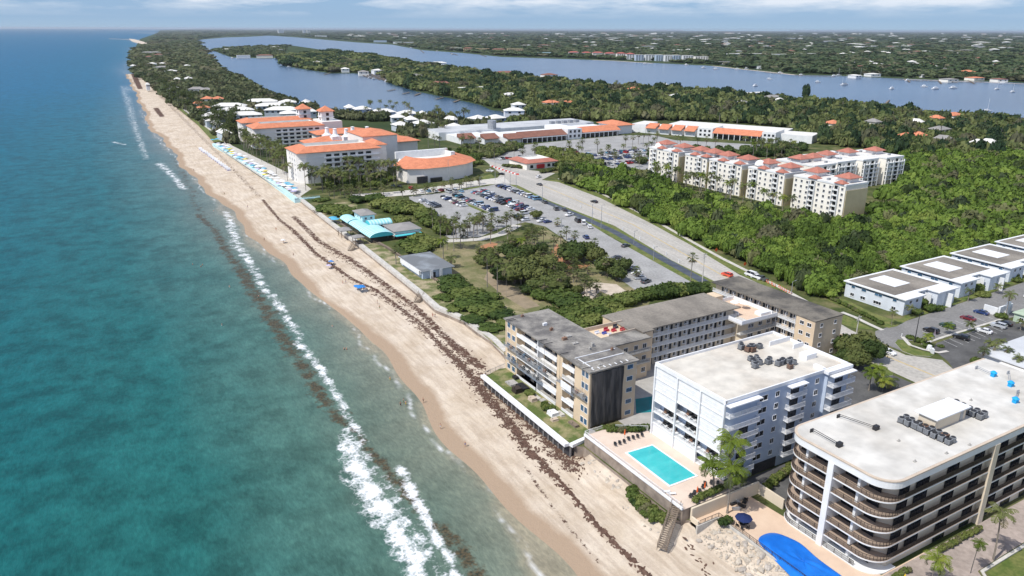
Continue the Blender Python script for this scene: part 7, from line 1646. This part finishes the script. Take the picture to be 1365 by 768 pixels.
W_ = weed([(392,308),(420,336),(470,372),(530,408),(590,462),(625,495),(650,530),(680,562),(705,598),(740,632),(800,700),(870,768)], [1.5,1.4,1.3,1.4,1.6,2.2,2.4,2.2,1.8,.8,.6,.6], 2600)+weed([(640,505),(690,548),(740,592),(765,625)], [2.6,3.4,3.2,2], 1100)+weed([(430,326),(510,380),(600,455),(650,500)], [1.8,1.8,2,2.4], 900)+weed([(900,690),(920,730),(950,765)], [1.5,1.5,1.5], 30)
def fw():
    x, y = W_.pop(); return x, y, sandz(x, y)+.03
nW = len(W_)
V0 = [np.array([v.co for v in me.vertices]) for me in ROCKM]; F0 = [np.array([list(p.vertices) for p in me.polygons]) for me in ROCKM]; Vs, Fs, off = [], [], 0
for i in range(nW):
    k = random.randrange(6); x, y, z = fw(); s = random.uniform(.10, .42); a = random.uniform(0, 6); c, q = math.cos(a), math.sin(a); v = V0[k]*np.array([s*1.5, s*.8, s*.28]); a2 = 1.2+random.gauss(0, .6); c, q = math.cos(a2), math.sin(a2)
    Vs.append(np.stack([v[:,0]*c-v[:,1]*q+x, v[:,0]*q+v[:,1]*c+y, v[:,2]+z], 1)); Fs.append(F0[k]+off); off += len(v)
o = link('seaweed', np_mesh('seaweed', np.vstack(Vs), np.vstack(Fs), [pm('brown_seaweed', (.075,.042,.030), (.15,.090,.065), 1.5, .95)])); o['kind'] = 'stuff'; o['label'] = 'dark brown seaweed washed up in broken lines along the beach'

# ------------------------------------------------------------------ people
def person_mesh(pose):
    J = {'pel': (0,0,.92), 'chest': (0,.0,1.25), 'neck': (0,0,1.47), 'head': (0,-.02,1.60), 'top': (0,0,1.72)}
    s = .13 if pose == 'stand' else .3
    E_ = [('pel','chest'),('chest','neck'),('neck','head'),('head','top')]; rad = {'pel': .14, 'chest': .15, 'neck': .055, 'head': .095, 'top': .07}
    for sd in (-1, 1):
        st = s*sd*.5; J.update({f'hip{sd}': (sd*.09,0,.88), f'knee{sd}': (sd*.10,-st*.8,.48), f'ank{sd}': (sd*.10,-st*1.2,.08), f'toe{sd}': (sd*.11,-st*1.2-.16,.04), f'sh{sd}': (sd*.18,0,1.40), f'elb{sd}': (sd*.25,st*.5+.02,1.13), f'wr{sd}': (sd*.27,st*.9-.05,.88), f'fin{sd}': (sd*.27,st*.9-.08,.79)})
        E_ += [('pel',f'hip{sd}'),(f'hip{sd}',f'knee{sd}'),(f'knee{sd}',f'ank{sd}'),(f'ank{sd}',f'toe{sd}'),('chest',f'sh{sd}'),(f'sh{sd}',f'elb{sd}'),(f'elb{sd}',f'wr{sd}'),(f'wr{sd}',f'fin{sd}')]
        rad.update({f'hip{sd}': .10, f'knee{sd}': .06, f'ank{sd}': .042, f'toe{sd}': .035, f'sh{sd}': .06, f'elb{sd}': .042, f'wr{sd}': .03, f'fin{sd}': .025})
    K = list(J); me = bpy.data.meshes.new('person'); me.from_pydata([J[k] for k in K], [(K.index(a), K.index(b)) for a, b in E_], [])
    o = bpy.data.objects.new('tmp', me); COL.objects.link(o); sk = o.modifiers.new('s', 'SKIN')
    for i, k in enumerate(K): me.skin_vertices[0].data[i].radius = (rad[k], rad[k]*.85); me.skin_vertices[0].data[i].use_root = (k == 'pel')
    ss = o.modifiers.new('u', 'SUBSURF'); ss.levels = 1; ss.render_levels = 1
    dg = bpy.context.evaluated_depsgraph_get(); r = bpy.data.meshes.new_from_object(o.evaluated_get(dg)); bpy.data.objects.remove(o); r.name = 'person'
    r.materials.clear()
    for mm in (SKINM, CL['blue'], HAIR): r.materials.append(mm)
    mi = [2 if p.center.z > 1.66 or (p.center.z > 1.56 and p.center.y > .03) else (1 if .62 < p.center.z < 1.0 and abs(p.center.x) < .2 else 0) for p in r.polygons]; r.polygons.foreach_set('material_index', mi); r.polygons.foreach_set('use_smooth', [True]*len(mi)); return r
SKINM = pm('skin', (.42,.25,.17), (.50,.31,.22)); HAIR = pm('dark_hair', (.04,.025,.018)); CL = {n: pm(n+'_swimwear', c) for n, c in {'blue': (.03,.10,.35), 'red': (.45,.03,.03), 'white': (.75,.75,.75), 'black': (.02,.02,.025), 'yellow': (.65,.5,.05), 'green': (.05,.25,.08)}.items()}
PM = [person_mesh('stand'), person_mesh('walk')]
def person(px, py, zf, lab, c='blue', pose=0, z=None, sink=0):
    zz = zf if z is None else z; x, y = G(px, py, zz); 
    if z is None: zz = sandz(x, y)+.01
    o = link('person', PM[pose], None, (x, y, zz-sink), random.uniform(0, 6)); setmat(o, CL[c], 1); tag(o, lab, 'person', 'people on the beach' if not sink else 'bathers in the sea', at=(x, y, zz))
for px, py, c, ps in [(564,531,'black',1),(587,566,'white',0),(378,323,'white',0),(391,339,'black',1),(457,377,'red',0),(461,376,'blue',0),(506,411,'green',1),(577,424,'red',0),(580,425,'white',1),(436,353,'blue',0),(441,354,'white',0),(477,387,'blue',0),(485,388,'white',1),(352,318,'black',1),(258,226,'black',0),(368,306,'red',1),(330,275,'blue',0),(503,404,'white',0),(620,590,'blue',1),(655,520,'black',1),(299,258,'green',0)]:
    person(px, py, -1.8, 'person in '+c+' swimwear on the sand, {o}', c, ps)
for px, py, c in [(268,356,'red'),(270,354,'black'),(257,353,'red'),(306,383,'white'),(345,396,'black'),(296,434,'white'),(459,466,'black'),(462,466,'red'),(285,282,'white'),(534,541,'black'),(541,540,'yellow'),(538,537,'green'),(520,507,'yellow'),(443,436,'white')]:
    person(px, py, SEA, 'bather in '+c+' swimwear standing waist deep in the sea, {o}', c, 0, SEA, .8 if px < 500 else .35)
# beach shades
BCB = pm('beach_blue_canvas', (.03,.22,.60)); WCV = pm('white_canvas', (.80,.80,.80)); LIL = pm('lilac_canvas', (.55,.50,.70)); TQC = pm('turquoise_canvas', (.10,.42,.60))
def bz(px, py, z0=-1.7): x, y = G(px, py, z0); return x, y, sandz(x, y)
x, y, z = bz(481, 388); t = thing('beach_tent', (x, y, z), 'square blue beach tent pitched beside the seaweed line', 'tent'); m = MB(); m.hip(-1.6,1.6,-1.6,1.6,2.1,.7,0,th=.05); part('canopy', m, BCB, t)
for a in (-1.5, 1.5):
    for b in (-1.5, 1.5): m = MB(); m.cyl((a,b,0),(a,b,2.1),.03,n=5); part('leg', m, STEEL, t)
for px, py, c, nm in [(438,357,LIL,'lilac'),(475,385,BCB,'blue'),(377,322,WCV,'white'),(441,352,BCB,'blue')]: x, y, z = bz(px, py); umbrella(x, y, z, c, nm+' beach umbrella on the open sand, {o}', 1.3, 2.0, grp='beach umbrellas', tilt=.2)
for i in range(15):
    px, py = 267+i*2.65+random.uniform(-.3,.3), 199+i*2.0; x, y, z = bz(px, py, -1.5)
    t = thing('beach_cabana', (x, y, z), 'white folding cabana with lounger on the hotel beach, {o}', 'cabana', 'beach cabanas', rz=random.uniform(-.2,.2)); AUTO[t['label']][-1] = (t, (x, y, z))
    m = MB(); n = 8; V = []
    for k in range(n+1): a = math.pi*.15+math.pi*.75*k/n; V += [(-1.3, 1.2*math.cos(a), 1.9*math.sin(a)), (1.3, 1.2*math.cos(a), 1.9*math.sin(a))]
    m.add(V, [(2*k, 2*k+1, 2*k+3, 2*k+2) for k in range(n)]); o = part('hood', m, WCV, t); o.modifiers.new('s', 'SOLIDIFY').thickness = .05
    m = MB(); m.box(-1.1,1.1,-2.0,.3,.25,.4); part('lounger', m, LIL, t)
random.seed(14)
hp = pxp([(287,193),(300,196),(345,222),(380,246),(398,258),(388,262),(345,232),(300,203)]); done = []; xs = [p[0] for p in hp]; ys = [p[1] for p in hp]
sheet('hotel_terrace', [(283,192),(305,192),(395,236),(415,252),(400,262),(393,266)], ZL+.04, CONL)
while len(done) < 62:
    x, y = random.uniform(min(xs), max(xs)), random.uniform(min(ys), max(ys))
    if inpoly([x], [y], hp)[0] and all((x-a)**2+(y-b)**2 > 9 for a, b in done):
        done.append((x, y)); c, nm = random.choice([(WCV,'white')]*6+[(LIL,'lilac'),(TQC,'blue'),(pm('yellow_umbrella', (.7,.6,.1)),'yellow')]); umbrella(x, y, L+.05, c, nm+' umbrella on the crowded hotel terrace, {o}', 2.0, 2.6, grp='hotel terrace umbrellas')
for px, py in [(284,190),(290,189),(383,249),(388,251),(392,256),(444,296),(447,298)]: x, y = G(px, py, L); umbrella(x, y, L+.05, TQC, 'blue umbrella near the seawall, {o}', 2.2, 2.8, grp='blue umbrellas')
# turquoise sea wall of the hotel
TQW = pm('turquoise_wall_paint', (.52,.73,.75), (.44,.66,.69), .1, .7)
S = thing('sea_wall', (0,0,0), 'turquoise painted sea wall and walkway in front of the hotel', 'sea wall')
pts = [G(a, b, ZL) for a, b in [(283,192),(300,202),(345,231),(393,267)]]
m = MB()
for a, b in zip(pts[:-1], pts[1:]): q = capseg(a, b, 2.4); m.prism(q, -2.5, ZL+.5)
part('wall', m, TQW, S)
m = MB(); a, b = G(393,267,ZL), G(427,264,ZL); m.prism(capseg(a, b, 1.8), -2.0, ZL+.5); part('return_wall', m, TQW, S)
m = MB(); rail(m, [a, b], ZL+.5, 1.0, .5, r=.05, post=2.5); part('railing', m, TQW, S)
m = MB(); rail(m, [(wallx(y)+2.3, y) for y in range(178, 372, 10)], ZL+.3, .8, .9, r=.05, post=3); o = m.build('dune_fence', [WOOD]); tag(o, 'low weathered rail between the seawall walk and the dunes', 'fence'); bpy.data.objects.remove(o)
m = MB(); rail(m, [(112.2,252),(112.2,276),(112.4,304),(108.6,330),(107.6,357)], ZL+.2, 1.0, .5, r=.03, post=2.2); o = m.build('promenade_fence', [WOOD]); tag(o, 'weathered wooden fence along the boardwalk past the restaurant', 'fence')

# ------------------------------------------------------------------ boats and docks
def boat(px, py, ln, kind, lab, rz=None):
    x, y = G(px, py, L+.1); t = thing('boat', (x, y, L+.08), lab, 'boat', 'boats on the lagoon', rz=random.uniform(-.5,.5)-.5 if rz is None else rz)
    if lab in AUTO: AUTO[lab][-1] = (t, (x, y, L))
    w = ln*.15; m = MB(); P_ = [(-ln/2,-w),(ln*.15,-w),(ln*.38,-w*.6),(ln/2,0),(ln*.38,w*.6),(ln*.15,w),(-ln/2,w)]; n = len(P_)
    V = [(x_*.92, y_*.6, -.3) for x_, y_ in P_]+[(x_, y_, ln*.10+(.3 if x_ > 0 else 0)) for x_, y_ in P_]; m.add(V, [(i,(i+1)%n,n+(i+1)%n,n+i) for i in range(n)]+[tuple(range(n, 2*n)), tuple(range(n))[::-1]]); part('hull', m, WHD, t)
    m = MB(); m.box(-ln*.3, ln*.15, -w*.6, w*.6, ln*.1, ln*.1+ (1.2 if kind == 'sail' else 2.0)); part('cabin', m, WHD, t); m = MB(); m.box(-ln*.25, ln*.16, -w*.62, w*.62, ln*.1+.5, ln*.1+.9); part('windows', m, GL, t)
    if kind == 'sail': m = MB(); m.cyl((0,0,ln*.1),(0,0,ln*1.35),.14,.1,6); m.cyl((0,0,ln*.25),(-ln*.42,0,ln*.25),.22,.15,6); part('mast', m, WHD, t)
    elif kind == 'ketch':
        m = MB(); m.cyl((ln*.1,0,2),(ln*.1,0,ln*1.1),.16,.1,6); m.cyl((-ln*.35,0,2),(-ln*.35,0,ln*.8),.14,.1,6); part('mast', m, WHD, t); m = MB(); m.box(-ln*.35,ln*.1,-w*.8,w*.8,ln*.1+2.4,ln*.1+2.6); part('awning', m, PAINT['dark blue'], t)
    else: m = MB(); m.box(-ln*.2,ln*.1,-w*.5,w*.5,ln*.1+2.9,ln*.1+3.05); m.cyl((-ln*.1,0,ln*.1+2),(-ln*.1,0,ln*.1+4.5),.06,n=5); part('hard_top', m, WHD, t)
for i, (px, py, ln, k) in enumerate([(1126,113.5,17,'ketch'),(1090,110,11,'motor'),(1026,106,12,'sail'),(1007,115,12,'motor'),(1189,118.8,12,'motor'),(1232,116,12,'motor'),(1247,119,15,'motor'),(1271,118,15,'motor'),(1329,119.5,11,'sail'),(1350,123,10,'sail'),(938,91,14,'motor'),(954,92.5,15,'motor'),(983,93,14,'motor'),(995,92,12,'motor'),(1112,102,13,'motor'),(1118,101,12,'sail'),(1147,102,12,'sail'),(603,73,16,'motor'),(583,69,16,'motor'),(548,64,18,'motor'),(499,106,10,'motor'),(515,109.5,10,'motor'),(493,104.5,9,'motor'),(385,90,12,'motor'),(376,86,12,'motor'),(474,94,10,'motor'),(1210,108,13,'motor'),(1337,112,14,'motor'),(860,85.5,14,'motor'),(915,87,14,'motor'),(1316,152-3,12,'sail'),(310,78,14,'motor'),(1068,101,13,'motor'),(1040,98,14,'motor')]):
    boat(px, py, ln, k, {'ketch': 'two-masted white boat with blue awning in mid lagoon', 'sail': 'white sailing boat with bare mast on the lagoon, {o}', 'motor': 'white motor boat on the lagoon, {o}'}[k])
def dock(pa, pb, lab, w=2.5):
    a, b = G(*pa, L), G(*pb, L); m = MB(); q = capseg(a, b, w); m.prism(q, L+.9, L+1.2)
    n = max(2, int(math.hypot(b[0]-a[0], b[1]-a[1])/7))
    for i in range(n+1): x = a[0]+(b[0]-a[0])*i/n; y = a[1]+(b[1]-a[1])*i/n; m.cyl((x, y, L-1), (x, y, L+2.2), .25, n=5)
    o = m.build('dock', [WOOD]); tag(o, lab, 'dock', 'lagoon docks', at=(a[0], a[1], L))
for pa, pb in [((480,100),(494,105)),((484,99),(500,106)),((488,98),(506,107)),((494,99),(512,108)),((500,99),(518,110)),((372,79),(378,86)),((440,98),(432,100)),((526,120),(516,122)),((545,124),(536,126)),((560,125),(552,128)),((590,131),(580,133)),((612,134),(604,137)),((1190,106),(1230,109)),((1230,108),(1270,110)),((1270,110),(1312,110.5)),((1060,101),(1112,103)),((1020,97),(1040,99)),((1206,106),(1212,110)),((1250,108),(1254,112)),((1290,108),(1298,112)),((668,150),(690,156)),((690,154),(712,153)),((700,150),(706,156)),((790,118),(800,113)),((930,124),(934,119)),((1180,141),(1186,135)),((1290,160),(1296,153)),((560,67),(565,71)),((600,71),(610,74)),((640,73),(648,76))]:
    dock(pa, pb, 'wooden dock reaching into the lagoon, {o}')
# pale strips of shore and jetty
for pts_, w in ([[(1204,105.6),(1260,107.5),(1310,109.5),(1365,112)], 9], [[(790,80),(820,81.3),(870,84.5)], 12], [[(950,88),(1010,94.5),(1060,100)], 10]): ribbon('lagoon_shore', pts_, w, L+.12, MATS['far_sand'])
m = MB(); a, b = G(176,52.3,0), G(147,51.4,0); m.prism(capseg(a, b, 14), SEA-1, SEA+2.2); o = m.build('jetty', [ROCG]); tag(o, 'thin dark stone jetty running out to sea near the horizon', 'jetty')

# ------------------------------------------------------------------ far air
def haze():
    m = bpy.data.materials.new('haze_air'); nt = nodes(m); v = nt.nodes.new('ShaderNodeVolumePrincipled'); v.inputs['Color'].default_value = (.80,.88,.97,1); v.inputs['Density'].default_value = HAZE; v.inputs['Anisotropy'].default_value = .3
    o = nt.nodes.new('ShaderNodeOutputMaterial'); nt.links.new(v.outputs[0], o.inputs['Volume'])
    b = MB(); b.box(-99000, 170000, -5000, 160000, -9, 118); h = b.build('haze', [m]); h['kind'] = 'stuff'; h['label'] = 'thin blue haze over the far land'
HAZE = 2.2e-5
if HAZE: haze()

# ------------------------------------------------------------------ ordinals in the labels
def ordinal(n): return {1: 'leftmost', 2: '2nd from left', 3: '3rd from left'}.get(n, '%d%s from left' % (n, 'th' if 10 < n % 100 < 14 else {1: 'st', 2: 'nd', 3: 'rd'}.get(n % 10, 'th')))
for lab, lst in AUTO.items():
    lst = [(o, at) for o, at in lst]
    lst.sort(key=lambda q: PR(*(q[1] or tuple(q[0].location)))[0])
    for i, (o, at) in enumerate(lst): o['label'] = lab.replace('{o}', ordinal(i+1) if len(lst) > 1 else 'the only one').replace(', the only one', '')
